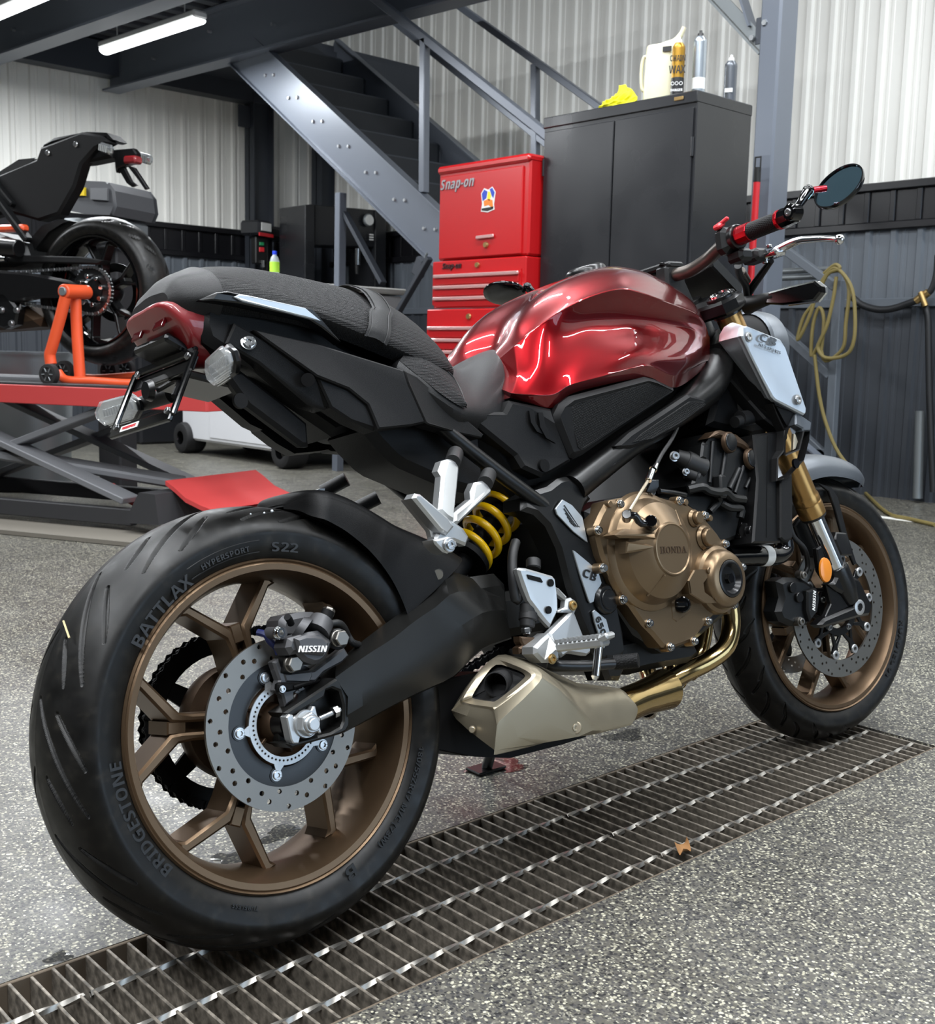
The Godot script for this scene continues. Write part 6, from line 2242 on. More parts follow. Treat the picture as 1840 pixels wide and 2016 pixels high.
func make_background():
	make_mezzanine()
	make_stairs()
	make_cabinet()
	make_chest()
	make_wall_side()
	make_under_stairs()
	make_cart()
	make_small_floor()

func make_mezzanine():
	var o = node("mezzanine")
	tag(o, "grey steel mezzanine floor overhead on deep beams", "mezzanine", "", "structure")
	for e in [[Vector3(2.545, 3.0, -8.35), Vector3(2.97, 3.0, -3.2)], [Vector3(3.68, 3.0, -8.35), Vector3(4.12, 3.0, -3.2)]]:
		ibeam(e[0] + Vector3(0.07, 0, 0), e[1] + Vector3(0.07, 0, 0), 0.40, 0.16)
		add("beam", "steel_paint", o, 30.0)
	for x in [1.3, 0.1, -1.1, -2.3]:
		ibeam(Vector3(x, 3.0, -8.35), Vector3(x + 0.43, 3.0, -3.2), 0.40, 0.16)
		add("beam", "steel_paint", o, 30.0)
	bar(Vector3(-6.5, 3.24, -8.28), Vector3(5.6, 3.24, -8.28), 0.16, 0.26)
	add("ledger", "steel_dark", o)
	# decking sheets with flutes
	for i in 26:
		bar(Vector3(-3.0, 3.43, -8.3 + i * 0.2), Vector3(4.3, 3.43, -8.3 + i * 0.2), 0.09, 0.05)
	box(Vector3(0.65, 3.47, -5.8), Vector3(7.3, 0.03, 5.2))
	add("decking", "deck_metal", o)
	box(Vector3(5.1, 3.30, -7.55), Vector3(1.75, 0.06, 1.6))
	bar(Vector3(4.1, 3.15, -6.75), Vector3(5.95, 3.15, -6.75), 0.08, 0.25)
	add("landing", "steel_dark", o)
	for k in 4:
		for e in [[2.60, -7.6], [3.73, -7.6]]:
			cyl(Vector3(e[0] + 0.05 + k * 0.065, 3.16 + (k % 2) * 0.08, e[1] + k * 0.78), Vector3(e[0] + 0.02 + k * 0.065, 3.16 + (k % 2) * 0.08, e[1] + k * 0.78), 0.012, -1, 6)
			add("beam_bolt", "bolt_zinc", o)
	strip_light(Vector3(3.11, 2.98, -6.385), 0.062, 1.27, 8.0, "short LED strip light hanging under the mezzanine between two beams")
	strip_light(Vector3(2.2, 2.98, -6.10), 0.062, 1.27, 5.0, "short LED strip light under the mezzanine, cut off beside the outer beam")
	strip_light(Vector3(0.9, 2.98, -5.9), 0.062, 1.27, 7.0, "short LED strip light under the mezzanine above the lift table")
	strip_light(Vector3(-0.4, 2.98, -5.9), 0.062, 1.27, 7.0, "short LED strip light under the mezzanine beyond the lift table")
	# columns
	for e in [[5.185, -8.27, 0.22], [5.90, -8.22, 0.2]]:
		var c = node("steel_column", self, Transform3D(Basis(), Vector3(e[0], 0, e[1])))
		tag(c, "dark grey steel column against the white wall beside the drill press" if e[0] < 5.5 else "dark grey steel column in the corner of the two walls", "column", "wall columns")
		box(Vector3(-e[2] / 2 + 0.006, 1.6, 0), Vector3(0.012, 3.2, 0.16))
		box(Vector3(e[2] / 2 - 0.006, 1.6, 0), Vector3(0.012, 3.2, 0.16))
		box(Vector3(0, 1.6, 0), Vector3(e[2], 3.2, 0.012))
		add("shaft", "steel_dark", c)
		box(Vector3(-0.16, 2.98, 0.02), Vector3(0.16, 0.20, 0.02), 0.004)
		add("gusset", "steel_dark", c)
	var p = node("steel_column_001", self, Transform3D(Basis(), Vector3(4.28, 0, -2.07)))
	tag(p, "tall grey steel column beside the black cabinet, with a diagonal brace", "column", "wall columns")
	box(Vector3(0, 2.7, 0), Vector3(0.16, 5.4, 0.12), 0.012)
	add("shaft", "steel_paint", p)
	bar(Vector3(-0.03, 2.36, -0.06), Vector3(-0.03, 3.3, -1.0), 0.012, 0.085, Vector3(1, 0, 0))
	bar(Vector3(-0.062, 2.39, -0.03), Vector3(-0.062, 3.33, -0.97), 0.06, 0.010, Vector3(1, 0, 0))
	add("brace", "galvanised", p)
	bar(Vector3(-0.05, 2.5, -0.12), Vector3(-0.05, 3.2, -0.42), 0.012, 0.075, Vector3(1, 0, 0))
	add("brace_plate", "steel_paint", p)
	box(Vector3(-0.06, 2.47, -0.04), Vector3(0.02, 0.13, 0.10), 0.004)
	add("brace_bracket", "steel_dark", p)
	for q in [Vector3(-0.075, 2.50, -0.03), Vector3(-0.075, 2.44, -0.10)]:
		X = Transform3D(Basis(), q)
		hexnut(Vector3.ZERO, Vector3(-1, 0, 0), 0.016, 0.014)
		add("brace_bolt", "bolt_zinc", p)
	var b = node("squeegee_pole", self, Transform3D(Basis(), Vector3(4.12, 0, -2.04)))
	tag(b, "red pole with a black hanging end, leaning on the grey column", "pole")
	cyl(Vector3(0, 0.6, -0.01), Vector3(0, 1.72, 0), 0.017, -1, 14)
	add("shaft", "broom_red", b)
	cyl(Vector3(0, 1.72, 0), Vector3(0, 1.79, 0), 0.018, -1, 14)
	for e in [-0.016, 0.016]:
		cyl(Vector3(0, 1.77, e), Vector3(0, 1.84, e), 0.004, -1, 8)
	cyl(Vector3(0, 1.84, -0.018), Vector3(0, 1.84, 0.018), 0.004, -1, 8)
	add("hanger", "ink_black", b)

func make_stairs():
	var o = node("staircase")
	tag(o, "grey steel staircase with closed risers climbing to the mezzanine", "staircase")
	var dz = -0.3065
	var dy = 0.2025
	# line through the bolt rows: z = -5.539, y = 2.395
	for x in [3.95, 4.95]:
		var a = Vector3(x, 2.395 - dy * 11.2, -5.539 - dz * 11.2)
		var b = Vector3(x, 2.395 + dy * 4.2, -5.539 + dz * 4.2)
		var up = (b - a).cross(Vector3(1, 0, 0)).normalized()
		if up.y < 0:
			up = -up
		a += up * 0.02
		b += up * 0.02
		bar(a, b, 0.010, 0.30, up)
		bar(a + up * 0.15, b + up * 0.15, 0.07, 0.010, up)
		bar(a - up * 0.15, b - up * 0.15, 0.07, 0.010, up)
		add("stringer", "steel_paint", o, 30.0)
	for k in range(-9, 5):
		var c = Vector3(4.45, 2.395 + dy * k, -5.539 + dz * k)
		box(c + Vector3(0, 0, -0.02), Vector3(0.98, 0.012, 0.30))
		box(c + Vector3(0, -0.022, 0.125), Vector3(0.98, 0.05, 0.012), 0.003)
		add("tread", "steel_dark", o)
		box(c + Vector3(0, 0.10, -0.165), Vector3(0.98, 0.19, 0.008))
		add("riser", "tread_metal", o)
		for e in [-0.05, 0.06]:
			var q = Vector3(3.944, c.y + 0.035 + e * 0.12, c.z - e)
			cyl(q, q + Vector3(-0.012, 0, 0), 0.014, 0.010, 8)
			add("tread_bolt", "bolt_zinc", o)
	# hand rails: near side and far side
	var near = V([3.95,2.9688,-4.68,3.95,2.0954,-3.3551])
	var n0: Vector3 = near[0]
	var n1: Vector3 = near[1]
	bar(n0 + (n0 - n1) * 0.5, n1 + (n1 - n0) * 0.6, 0.05, 0.05, Vector3.UP, 0.004)
	add("hand_rail", "steel_paint", o)
	var far = V([4.95,3.4062,-5.3096,4.95,2.4568,-3.8382])
	n0 = far[0]
	n1 = far[1]
	bar(n0 + (n0 - n1) * 0.4, n1 + (n1 - n0) * 0.6, 0.045, 0.045, Vector3.UP, 0.004)
	add("hand_rail", "steel_paint", o)
	var mid = V([4.95,3.0997,-5.5519,4.95,2.3276,-4.3821])
	n0 = mid[0]
	n1 = mid[1]
	bar(n0 + (n0 - n1) * 0.6, n1 + (n1 - n0) * 0.6, 0.04, 0.04, Vector3.UP, 0.004)
	add("mid_rail", "steel_paint", o)
	bar(Vector3(3.95,1.8492,-4.3924), Vector3(3.95,2.7849,-4.408), 0.05, 0.05, Vector3.RIGHT, 0.004)
	add("rail_post", "steel_paint", o)
	bar(Vector3(4.95,1.9853,-4.3837), Vector3(4.95,2.8127,-4.4243), 0.05, 0.05, Vector3.RIGHT, 0.004)
	add("rail_post", "steel_paint", o)
	# prop under the near stringer
	bar(Vector3(3.95,1.3423,-5.2912) - Vector3(0, 1.4, 0), Vector3(3.95,1.9224,-5.2783), 0.06, 0.06, Vector3.RIGHT, 0.004)
	add("prop", "steel_paint", o)
	bar(Vector3(3.97,1.7904,-5.2568), Vector3(3.97,1.2982,-4.8212), 0.03, 0.05, Vector3.RIGHT, 0.003)
	add("prop_brace", "steel_dark", o)

func make_cabinet():
	var o = node("storage_cabinet", self, Transform3D(Basis(), Vector3(3.27, 0, -2.244)))
	tag(o, "tall black two-door steel cabinet between the red tool chest and the grey column", "cabinet")
	box(Vector3(0.21, 0.982, 0), Vector3(0.405, 1.964, 0.906), 0.004)
	add("body", "cabinet_black", o)
	box(Vector3(0.207, 1.959, 0), Vector3(0.415, 0.05, 0.910), 0.004)
	add("top_rim", "cabinet_black", o)
	for s in [-1.0, 1.0]:
		box(Vector3(0.004, 0.98, s * 0.2215), Vector3(0.014, 1.87, 0.436), 0.003)
		var d = add("door", "cabinet_black", o)
		box(Vector3(-0.006, 0.98, s * 0.03), Vector3(0.02, 0.14, 0.02), 0.004)
		add("handle", "badge_grey", d)
		for y in [1.75, 0.3]:
			cyl(Vector3(0.0, y - 0.04, s * 0.442), Vector3(0.0, y + 0.04, s * 0.442), 0.007, -1, 10)
			add("hinge", "cabinet_black", d)
	box(Vector3(-0.003, 1.960, 0.36), Vector3(0.004, 0.016, 0.05), 0.002)
	add("maker_plate", "brass", o)
	# water jug
	var j = node("plastic_jug", self, Transform3D(Basis(Vector3.UP, 0.3).scaled(Vector3.ONE * 0.69), Vector3(3.375, 1.984, -2.062)))
	tag(j, "translucent white plastic fluid jug with a spout, on the black cabinet", "jug")
	var rows = []
	for q in [[0.0, 0.112, 0.082], [0.012, 0.118, 0.088], [0.12, 0.116, 0.086], [0.25, 0.112, 0.083], [0.34, 0.108, 0.08], [0.352, 0.102, 0.074], [0.352, 0.096, 0.07], [0.32, 0.10, 0.072]]:
		var row = []
		for k in 20:
			var t = TAU * k / 20.0
			var c = Vector2(cos(t), sin(t))
			var e = pow(absf(c.x), 0.6) * signf(c.x)
			var f = pow(absf(c.y), 0.6) * signf(c.y)
			var lift = 0.025 * maxf(0.0, f) if q[0] > 0.3 else 0.0
			row.append(Vector3(e * q[2], q[0] + lift, f * q[1]))
		rows.append(row)
	skin(rows, true)
	fan(rows[0], Vector3.ZERO)
	add("body", "jug_plastic", j, 50.0)
	tube([Vector3(0, 0.355, 0.06), Vector3(0, 0.385, 0.09), Vector3(0, 0.42, 0.115), Vector3(0, 0.455, 0.13)], [0.032, 0.022, 0.016, 0.014], 14, 3)
	add("spout", "jug_plastic", j)
	tube([Vector3(0, 0.30, -0.108), Vector3(0, 0.29, -0.14), Vector3(0, 0.2, -0.15), Vector3(0, 0.1, -0.14), Vector3(0, 0.08, -0.112)], 0.012, 10, 4)
	add("handle", "jug_plastic", j)
	box(Vector3(-0.088, 0.31, 0.055), Vector3(0.004, 0.032, 0.06), 0.001)
	add("label", "can_black", j)
	# spray cans
	var spec = [["spray_can", 3.322, -1.938, 0.028, 0.218, "can_gold", "gold and black aerosol can reading CHAIN WAX, beside the plastic jug"], ["spray_can_001", 3.385, -1.872, 0.029, 0.245, "can_silver", "slim silver aerosol can beside the gold chain wax can"], ["spray_can_002", 3.60, -1.858, 0.028, 0.18, "can_grey", "short dark grey aerosol can standing alone near the cabinet's rear corner"]]
	for q in spec:
		var c = node(q[0], self, Transform3D(Basis(), Vector3(q[1], 1.984, q[2])))
		tag(c, q[6], "spray can", "aerosol cans on the cabinet")
		var r: float = q[3]
		var h: float = q[4]
		lathe(Vector3.ZERO, Vector3.UP, [0.0, 0.0, r * 0.96, 0.0, r, 0.004, r, h - 0.018, r * 0.96, h - 0.008, r * 0.62, h + 0.006, 0.0, h + 0.008], 28)
		add("tin", q[5], c)
		cyl(Vector3(0, h + 0.004, 0), Vector3(0, h + 0.02, 0), r * 0.5, r * 0.42, 18)
		cyl(Vector3(0, h + 0.018, 0), Vector3(0, h + 0.032, 0), 0.007, 0.006, 12)
		add("nozzle", "cap_white" if q[5] != "can_silver" else "can_black", c)
		if q[5] == "can_gold":
			lathe(Vector3.ZERO, Vector3.UP, [r * 1.004, 0.004, r * 1.012, 0.006, r * 1.012, 0.075, r * 1.004, 0.077], 28)
			add("black_base", "can_black", c)
			var f = Basis(Vector3.UP, -PI / 2 + 0.55)
			words("CHAIN", 0.026, 0.002, Transform3D(f, f * Vector3(0, 0.155, r * 0.985)), 0.0, "Droid Sans", true, 0.62)
			words("WAX", 0.034, 0.002, Transform3D(f, f * Vector3(0, 0.108, r * 0.985)), 0.0, "Droid Sans", true, 0.72)
			add("print", "ink_black", c)
			words("DANGER", 0.011, 0.002, Transform3D(f, f * Vector3(0, 0.022, r * 0.99)), 0.0, "Droid Sans", true, 0.9)
			for k in 3:
				X = Transform3D(f, f * Vector3(-0.018 + k * 0.018, 0.05, r * (1.0 if k == 1 else 0.9)))
				lathe(Vector3.ZERO, Vector3.BACK, [0.0078, 0.0, 0.0078, 0.002, 0.0058, 0.002, 0.0058, 0.0], 16)
			add("warning_print", "ink_white", c)
		elif q[5] == "can_grey":
			var f = Basis(Vector3.UP, -PI / 2 + 0.4)
			X = Transform3D(f, f * Vector3(0, 0.055, r * 0.97))
			box(Vector3.ZERO, Vector3(0.036, 0.018, 0.004), 0.001)
			add("label", "white_label", c)
		else:
			lathe(Vector3.ZERO, Vector3.UP, [r * 1.002, 0.03, r * 1.01, 0.032, r * 1.01, 0.075, r * 1.002, 0.077], 28)
			add("label", "white_label", c)
	# yellow cloth, crumpled
	var cl = node("microfibre_cloth", self, Transform3D(Basis(), Vector3(3.345, 1.984, -2.292)))
	tag(cl, "crumpled bright yellow cloth lying on the black cabinet", "cloth")
	var n = FastNoiseLite.new()
	n.seed = 4
	n.frequency = 9.0
	rows = []
	for i in 14:
		var row = []
		for k in 24:
			var t = TAU * k / 24.0
			var f = i / 13.0
			var d = Vector3(sin(f * PI * 0.5) * cos(t), cos(f * PI * 0.5), sin(f * PI * 0.5) * sin(t))
			var r = 1.0 + 0.45 * n.get_noise_3d(d.x, d.y, d.z) * minf(1.0, f * 3.0)
			row.append(Vector3(d.x * 0.06 * r, maxf(0.0, d.y * (0.075 + 0.03 * sin(t + 1.0)) * r), d.z * 0.098 * r))
		rows.append(row)
	skin(rows, true)
	add("fold", "cloth_yellow", cl, 60.0)

func drawer_unit(o: Node3D, w: float, y0: float, y1: float, dep: float, count: int, first: float, pitch: float):
	box(Vector3(dep / 2, (y0 + y1) / 2, 0), Vector3(dep, y1 - y0, w), 0.006)
	add("case", "tool_red", o)
	box(Vector3(-0.002, y1 - first - pitch * count / 2.0 + 0.01, 0), Vector3(0.008, pitch * count + 0.01, w - 0.055))
	add("recess", "tool_red", o)
	for i in count:
		var y = y1 - first - pitch * i
		box(Vector3(-0.006, y - pitch * 0.45, 0), Vector3(0.014, pitch * 0.74, w - 0.075), 0.003)
		var d = add("drawer", "tool_red", o)
		box(Vector3(-0.018, y - 0.004, 0), Vector3(0.018, 0.017, w - 0.065), 0.004)
		add("pull", "drawer_trim", d)

func make_chest():
	# three stacked red units, faces towards -x
	var top = node("tool_chest", self, Transform3D(Basis(), Vector3(3.20, 0, -3.042)))
	tag(top, "red top chest with one large dented door and a bright sticker, uppermost of the stack", "tool chest", "stacked red tool chests")
	box(Vector3(0.20, 1.565, 0), Vector3(0.40, 0.47, 0.674), 0.01)
	add("case", "tool_red", top)
	box(Vector3(0.195, 1.792, 0), Vector3(0.42, 0.04, 0.680), 0.012)
	add("lid", "tool_red", top)
	box(Vector3(-0.004, 1.548, -0.01), Vector3(0.014, 0.42, 0.61), 0.004)
	var d = add("door", "tool_red", top)
	bar(Vector3(-0.02, 1.432, -0.02), Vector3(-0.02, 1.435, 0.11), 0.010, 0.016, Vector3.UP, 0.003)
	add("latch", "drawer_trim", d)
	cyl(Vector3(-0.012, 1.392, 0.05), Vector3(-0.024, 1.392, 0.05), 0.016, 0.012, 20)
	add("lock", "brass", d)
	var f = Basis(Vector3.UP, -PI / 2)
	words("Snap-on", 0.052, 0.008, Transform3D(f, Vector3(-0.012, 1.715, -0.175)), 0.25, "Droid Sans", true, 0.95)
	add("badge", "badge_grey", d)
	# generic bright sticker: shield, bolts of colour
	X = Transform3D(f, Vector3(-0.0122, 1.618, 0.055))
	prism([-0.052, 0.03, -0.03, 0.055, 0.0, 0.045, 0.03, 0.058, 0.055, 0.03, 0.045, -0.03, 0.05, -0.055, 0.0, -0.066, -0.05, -0.058, -0.042, -0.02], 0.0, 0.0008)
	add("sticker", "white_label", d)
	for e in [["sticker_blue", [-0.045, 0.028, -0.028, 0.048, -0.004, 0.036, -0.012, 0.004, -0.038, -0.008]], ["sticker_blue", [0.012, 0.046, 0.03, 0.052, 0.048, 0.028, 0.04, 0.0, 0.026, 0.016]], ["sticker_yellow", [0.0, 0.036, 0.014, 0.034, 0.024, 0.012, 0.012, -0.012, -0.006, 0.004]], ["sticker_orange", [-0.03, -0.008, 0.0, 0.0, 0.034, -0.008, 0.04, -0.05, 0.006, -0.03, -0.026, -0.034]], ["ink_black", [-0.044, -0.044, 0.042, -0.040, 0.04, -0.052, 0.0, -0.060, -0.044, -0.054]]]:
		X = Transform3D(f, Vector3(-0.0131, 1.618, 0.055))
		prism(e[1], 0.0, 0.0006)
		add("sticker_patch", e[0], d)
	var mid = node("tool_chest_001", self, Transform3D(Basis(), Vector3(3.185, 0, -3.053)))
	tag(mid, "red chest with three shallow drawers, in the middle of the stack", "tool chest", "stacked red tool chests")
	drawer_unit(mid, 0.700, 1.095, 1.325, 0.36, 3, 0.075, 0.058)
	cyl(Vector3(-0.002, 1.295, 0.005), Vector3(-0.012, 1.295, 0.005), 0.014, 0.012, 18)
	add("lock", "brass", mid)
	words("Snap-on", 0.03, 0.006, Transform3D(f, Vector3(-0.003, 1.298, -0.19)), 0.25, "Droid Sans", true, 0.95)
	add("badge", "badge_dark", mid)
	var low = node("tool_chest_002", self, Transform3D(Basis(), Vector3(3.165, 0, -3.062)))
	tag(low, "large red roller cabinet of drawers at the bottom of the stack", "tool chest", "stacked red tool chests")
	drawer_unit(low, 0.716, 0.10, 1.075, 0.42, 3, 0.095, 0.062)
	drawer_panel(low, 0.716, 0.80, 3, 0.2)
	cyl(Vector3(-0.002, 1.035, -0.02), Vector3(-0.012, 1.035, -0.02), 0.016, 0.013, 18)
	add("lock", "brass", low)
	words("Snap-on", 0.045, 0.007, Transform3D(f, Vector3(-0.003, 0.862, -0.17)), 0.25, "Droid Sans", true, 0.95)
	add("badge", "badge_dark", low)
	for x in [0.06, 0.36]:
		for z in [-0.32, 0.32]:
			cyl(Vector3(x, 0.05, z - 0.02), Vector3(x, 0.05, z + 0.02), 0.05, -1, 20, 0.005)
			add("castor", "tyre_black", low)

func drawer_panel(o: Node3D, w: float, top: float, count: int, pitch: float):
	for i in count:
		var y = top - pitch * i
		box(Vector3(-0.004, y - pitch * 0.45, 0), Vector3(0.014, pitch * 0.86, w - 0.075), 0.003)
		var d = add("drawer", "tool_red", o)
		box(Vector3(-0.018, y - 0.008, 0), Vector3(0.018, 0.017, w - 0.065), 0.004)
		add("pull", "drawer_trim", d)

func make_wall_side():
	# grey tube rack, hoses and air line by the right hand wall
	var o = node("steel_rack", self)
	tag(o, "grey square tube rack with diagonal braces by the back wall, hung with hose", "rack")
	var post = V([5.4,1.3245,-2.2926,5.4,0.2187,-2.2761])
	bar(post[0], Vector3(5.4, 0.0, post[1].z), 0.055, 0.055, Vector3.RIGHT, 0.004)
	add("upright", "wall_grey", o)
	bar(Vector3(5.4, 0.0, -2.95), Vector3(5.4, 1.6, -2.95), 0.055, 0.055, Vector3.RIGHT, 0.004)
	add("upright", "wall_grey", o)
	for e in [[5.4,1.5295,-2.6862,5.4,1.2842,-2.3099], [5.4,1.0373,-2.6743,5.4,0.765,-2.3077], [5.4,0.3943,-2.4656,5.4,0.2821,-2.3089]]:
		var d = V(e)
		bar(d[0], d[1], 0.05, 0.05, Vector3.RIGHT, 0.004)
		add("brace", "wall_grey", o)
	bar(Vector3(5.4, 0.30, -2.95), Vector3(5.4, 0.30, -2.27), 0.05, 0.05, Vector3.UP, 0.004)
	add("rail", "wall_grey", o)
	for y in [1.40, 1.36]:
		cyl(Vector3(5.5, y, -2.95), Vector3(5.5, y, -2.42), 0.018, -1, 12)
		add("bar_stock", "galvanised", o)
	var h = node("air_hose", self)
	tag(h, "olive green hose hung in long loops over the grey rack", "hose")
	tube(V([5.3,1.3606,-2.3388,5.3,1.4074,-2.2716,5.3,1.3839,-2.2399,5.3,1.3509,-2.3178,5.3,1.1989,-2.3887,5.3,1.1081,-2.4552,5.3,0.9786,-2.4883,5.3,1.0158,-2.4592,5.3,1.1443,-2.4055,5.3,1.2713,-2.3733,5.3,1.3772,-2.2995,5.3,1.375,-2.2392,5.3,1.2657,-2.1521,5.3,1.07,-2.1178,5.3,0.9361,-2.1274,5.3,0.8814,-2.1828,5.3,0.8703,-2.293,5.3,0.9245,-2.3483,5.3,0.9795,-2.3317,5.3,1.0616,-2.2967,5.3,1.2147,-2.2675,5.3,1.3399,-2.2566]), 0.011, 8, 5)
	add("loop", "hose_olive", h)
	tube(V([5.32,1.3699,-2.3106,5.32,1.3674,-2.2401,5.32,1.2676,-2.1831,5.32,1.0709,-2.1882,5.32,0.9267,-2.1975,5.32,0.8521,-2.3034,5.32,0.9432,-2.3512,5.32,0.878,-2.3985,5.32,1.0625,-2.4013,5.32,1.163,-2.3671,5.32,1.0897,-2.3309,5.32,0.8882,-2.3369]), 0.011, 8, 5)
	add("loop", "hose_olive", h)
	tube(V([5.3,0.8874,-2.3664,5.3,0.649,-2.3181,5.3,0.4673,-2.2535,5.3,0.3077,-2.1604,5.3,0.1741,-2.0112]), 0.011, 8, 4)
	add("tail", "hose_olive", h)
	tube([Vector3(6.2141,0.012,-2.5006), Vector3(5.2235,0.012,-1.8043), Vector3(5.0829,0.012,-1.6043), Vector3(4.9745,0.012,-1.4037)], 0.011, 8, 4)
	add("floor_run", "hose_olive", h)
	var a = node("air_line", self)
	tag(a, "black air line sagging along the wall to brass fittings", "hose")
	tube(V([5.9,1.2578,-2.4864,5.9,1.2081,-2.4185,5.9,1.1777,-2.3111,5.9,1.1811,-2.2084,5.9,1.2171,-2.0905,5.9,1.2304,-2.052]), 0.022, 10, 4)
	add("sag", "hose_black", a)
	tube(V([5.9,1.2111,-2.0112,5.9,1.1272,-1.9801,5.9,0.9411,-1.9603,5.9,0.6607,-1.9328,5.9,0.2852,-1.8879,5.9,0.078,-1.8614]), 0.02, 10, 4)
	add("drop", "hose_black", a)
	tube(V([5.9,1.2573,-2.0052,5.9,1.2934,-1.9693,5.9,1.3755,-1.947,5.9,1.4942,-1.9471]), 0.02, 10, 4)
	add("rise", "hose_black", a)
	cyl(Vector3(5.89,1.2254,-2.0565), Vector3(5.89,1.2748,-1.9823), 0.024, 0.024, 10)
	cyl(Vector3(5.87,1.2747,-2.0211), Vector3(5.87,1.1908,-1.9852), 0.018, 0.018, 10)
	add("fitting", "brass", a)
	tube([Vector3(5.93,0.5625,-1.9987), Vector3(5.93,0.0258,-1.9708)], 0.03, 10)
	tag(add("wall_pipe", "galvanised"), "bare galvanised pipe rising from the floor at the wall", "pipe")

func make_under_stairs():
	# hydraulic shop press
	var o = node("shop_press", self, Transform3D(Basis(), Vector3(5.3, 0, -7.2)))
	tag(o, "black hydraulic shop press with a round gauge, under the stairs", "press")
	X = Transform3D(Basis(), Vector3(-5.3, 0, 7.2))
	var fr = V([5.0744,2.1072,-7.2,5.8694,2.1307,-7.2,5.8749,1.802,-7.2,5.0764,1.7601,-7.2])
	plate(fr, Vector3(0, 0, -0.35), 0.006)
	add("head", "cabinet_black", o)
	for e in [[4.9585,2.092,-7.18,5.0605,2.1092,-7.18,5.0641,1.4484,-7.18,4.9612,1.4424,-7.18], [5.7286,2.1206,-7.18,5.8563,2.128,-7.18,5.8676,1.453,-7.18,5.7387,1.4458,-7.18]]:
		X = Transform3D(Basis(), Vector3(-5.3, 0, 7.2))
		var q = V(e)
		q[2].y = 0.02
		q[3].y = 0.02
		plate(q, Vector3(0, 0, -0.4), 0.006)
		add("column", "cabinet_black", o)
	var gc = Vector3(5.637,2.0245,-7.18) - Vector3(5.3, 0, -7.2)
	cyl(gc, gc + Vector3(0, 0, 0.03), 0.055, -1, 28, 0.006)
	add("gauge_rim", "galvanised", o)
	cyl(gc + Vector3(0, 0, 0.03), gc + Vector3(0, 0, 0.033), 0.046, -1, 28)
	bar(gc + Vector3(0, 0, 0.036), gc + Vector3(-0.025, 0.02, 0.036), 0.004, 0.003)
	add("gauge_face", "white_label", o)
	var lc = Vector3(5.6589,1.8793,-7.18) - Vector3(5.3, 0, -7.2)
	for k in 3:
		box(lc + Vector3(0.02, 0.02 - k * 0.022, 0.008), Vector3(0.045, 0.012, 0.004))
		add("plate", "white_label", o)
	cyl(Vector3(5.4685,1.7553,-7.1) - Vector3(5.3, 0, -7.2), Vector3(5.4638,1.6124,-7.1) - Vector3(5.3, 0, -7.2), 0.028, 0.026, 18)
	add("ram", "chrome", o)
	cyl(Vector3(5.4637,1.6226,-7.1) - Vector3(5.3, 0, -7.2), Vector3(5.4648,1.5308,-7.1) - Vector3(5.3, 0, -7.2), 0.024, 0.018, 18)
	add("ram_foot", "ink_black", o)
	# drill press
	var g = node("drill_press", self, Transform3D(Basis(), Vector3(4.85, 0, -7.75)))
	tag(g, "black drill press with a white badge and red and green switch, beside the wall column", "drill press")
	X = Transform3D(Basis(Vector3.UP, 0.35), Vector3(0.06, 1.90, 0))
	box(Vector3(-0.12, 0.01, 0), Vector3(0.2, 0.13, 0.22), 0.02)
	box(Vector3(0.12, -0.01, -0.05), Vector3(0.34, 0.12, 0.24), 0.03)
	add("head", "cabinet_black", g)
	X = Transform3D(Basis(Vector3.UP, 0.35), Vector3(0.06, 1.90, 0))
	box(Vector3(-0.12, 0.02, 0.112), Vector3(0.14, 0.07, 0.004))
	add("badge", "white_label", g)
	X = Transform3D(Basis(Vector3.UP, 0.35), Vector3(0.06, 1.90, 0))
	box(Vector3(-0.12, -0.05, 0.11), Vector3(0.2, 0.03, 0.012), 0.002)
	add("red_stripe", "red_button", g)
	box(Vector3(-0.03, 1.72, 0.05), Vector3(0.12, 0.24, 0.08), 0.008)
	add("switch_box", "ink_black", g)
	box(Vector3(-0.03, 1.775, 0.094), Vector3(0.045, 0.03, 0.012), 0.003)
	add("start_button", "green_button", g)
	box(Vector3(-0.03, 1.725, 0.094), Vector3(0.05, 0.04, 0.012), 0.003)
	add("stop_button", "red_button", g)
	cyl(Vector3(0.12, 0.0, -0.05), Vector3(0.12, 1.85, -0.05), 0.045, -1, 18)
	box(Vector3(0.12, 1.2, 0.0), Vector3(0.4, 0.5, 0.3), 0.02)
	add("stand", "cabinet_black", g)
	cyl(Vector3(0.14, 1.62, 0.12), Vector3(0.27, 1.88, 0.14), 0.010, -1, 10)
	add("feed_lever", "chrome", g)
	cyl(Vector3(-0.02, 1.57, 0.1), Vector3(-0.02, 1.63, 0.1), 0.02, -1, 14)
	add("chuck", "chrome", g)
	# long bar leaning under the stairs
	var b = node("folded_stand", self)
	tag(b, "dark folded stand with crossed steel legs, between the cart and the red chest", "stand")
	bar(Vector3(3.8,1.0746,-4.4696), Vector3(3.8,1.4232,-4.1491), 0.03, 0.045, Vector3.RIGHT, 0.003)
	add("leg", "steel_dark", b)
	bar(Vector3(3.84,1.0985,-4.4961), Vector3(3.84,0.9004,-4.3859), 0.03, 0.05, Vector3.RIGHT, 0.003)
	add("leg", "ink_black", b)
	cyl(Vector3(3.84,1.2632,-4.3604), Vector3(3.84,1.4573,-4.2189), 0.008, -1, 8)
	add("rod", "galvanised", b)
	box(Vector3(3.82,1.3729,-4.2599), Vector3(0.06, 0.12, 0.08), 0.01, Basis(Vector3.RIGHT, 0.5))
	add("clamp", "steel_dark", b)
	var lo = Vector3(3.8,0.9723,-4.3854)
	bar(lo, Vector3(3.80, 0.0, lo.z - 0.1), 0.04, 0.05, Vector3.RIGHT, 0.003)
	add("leg", "ink_black", b)
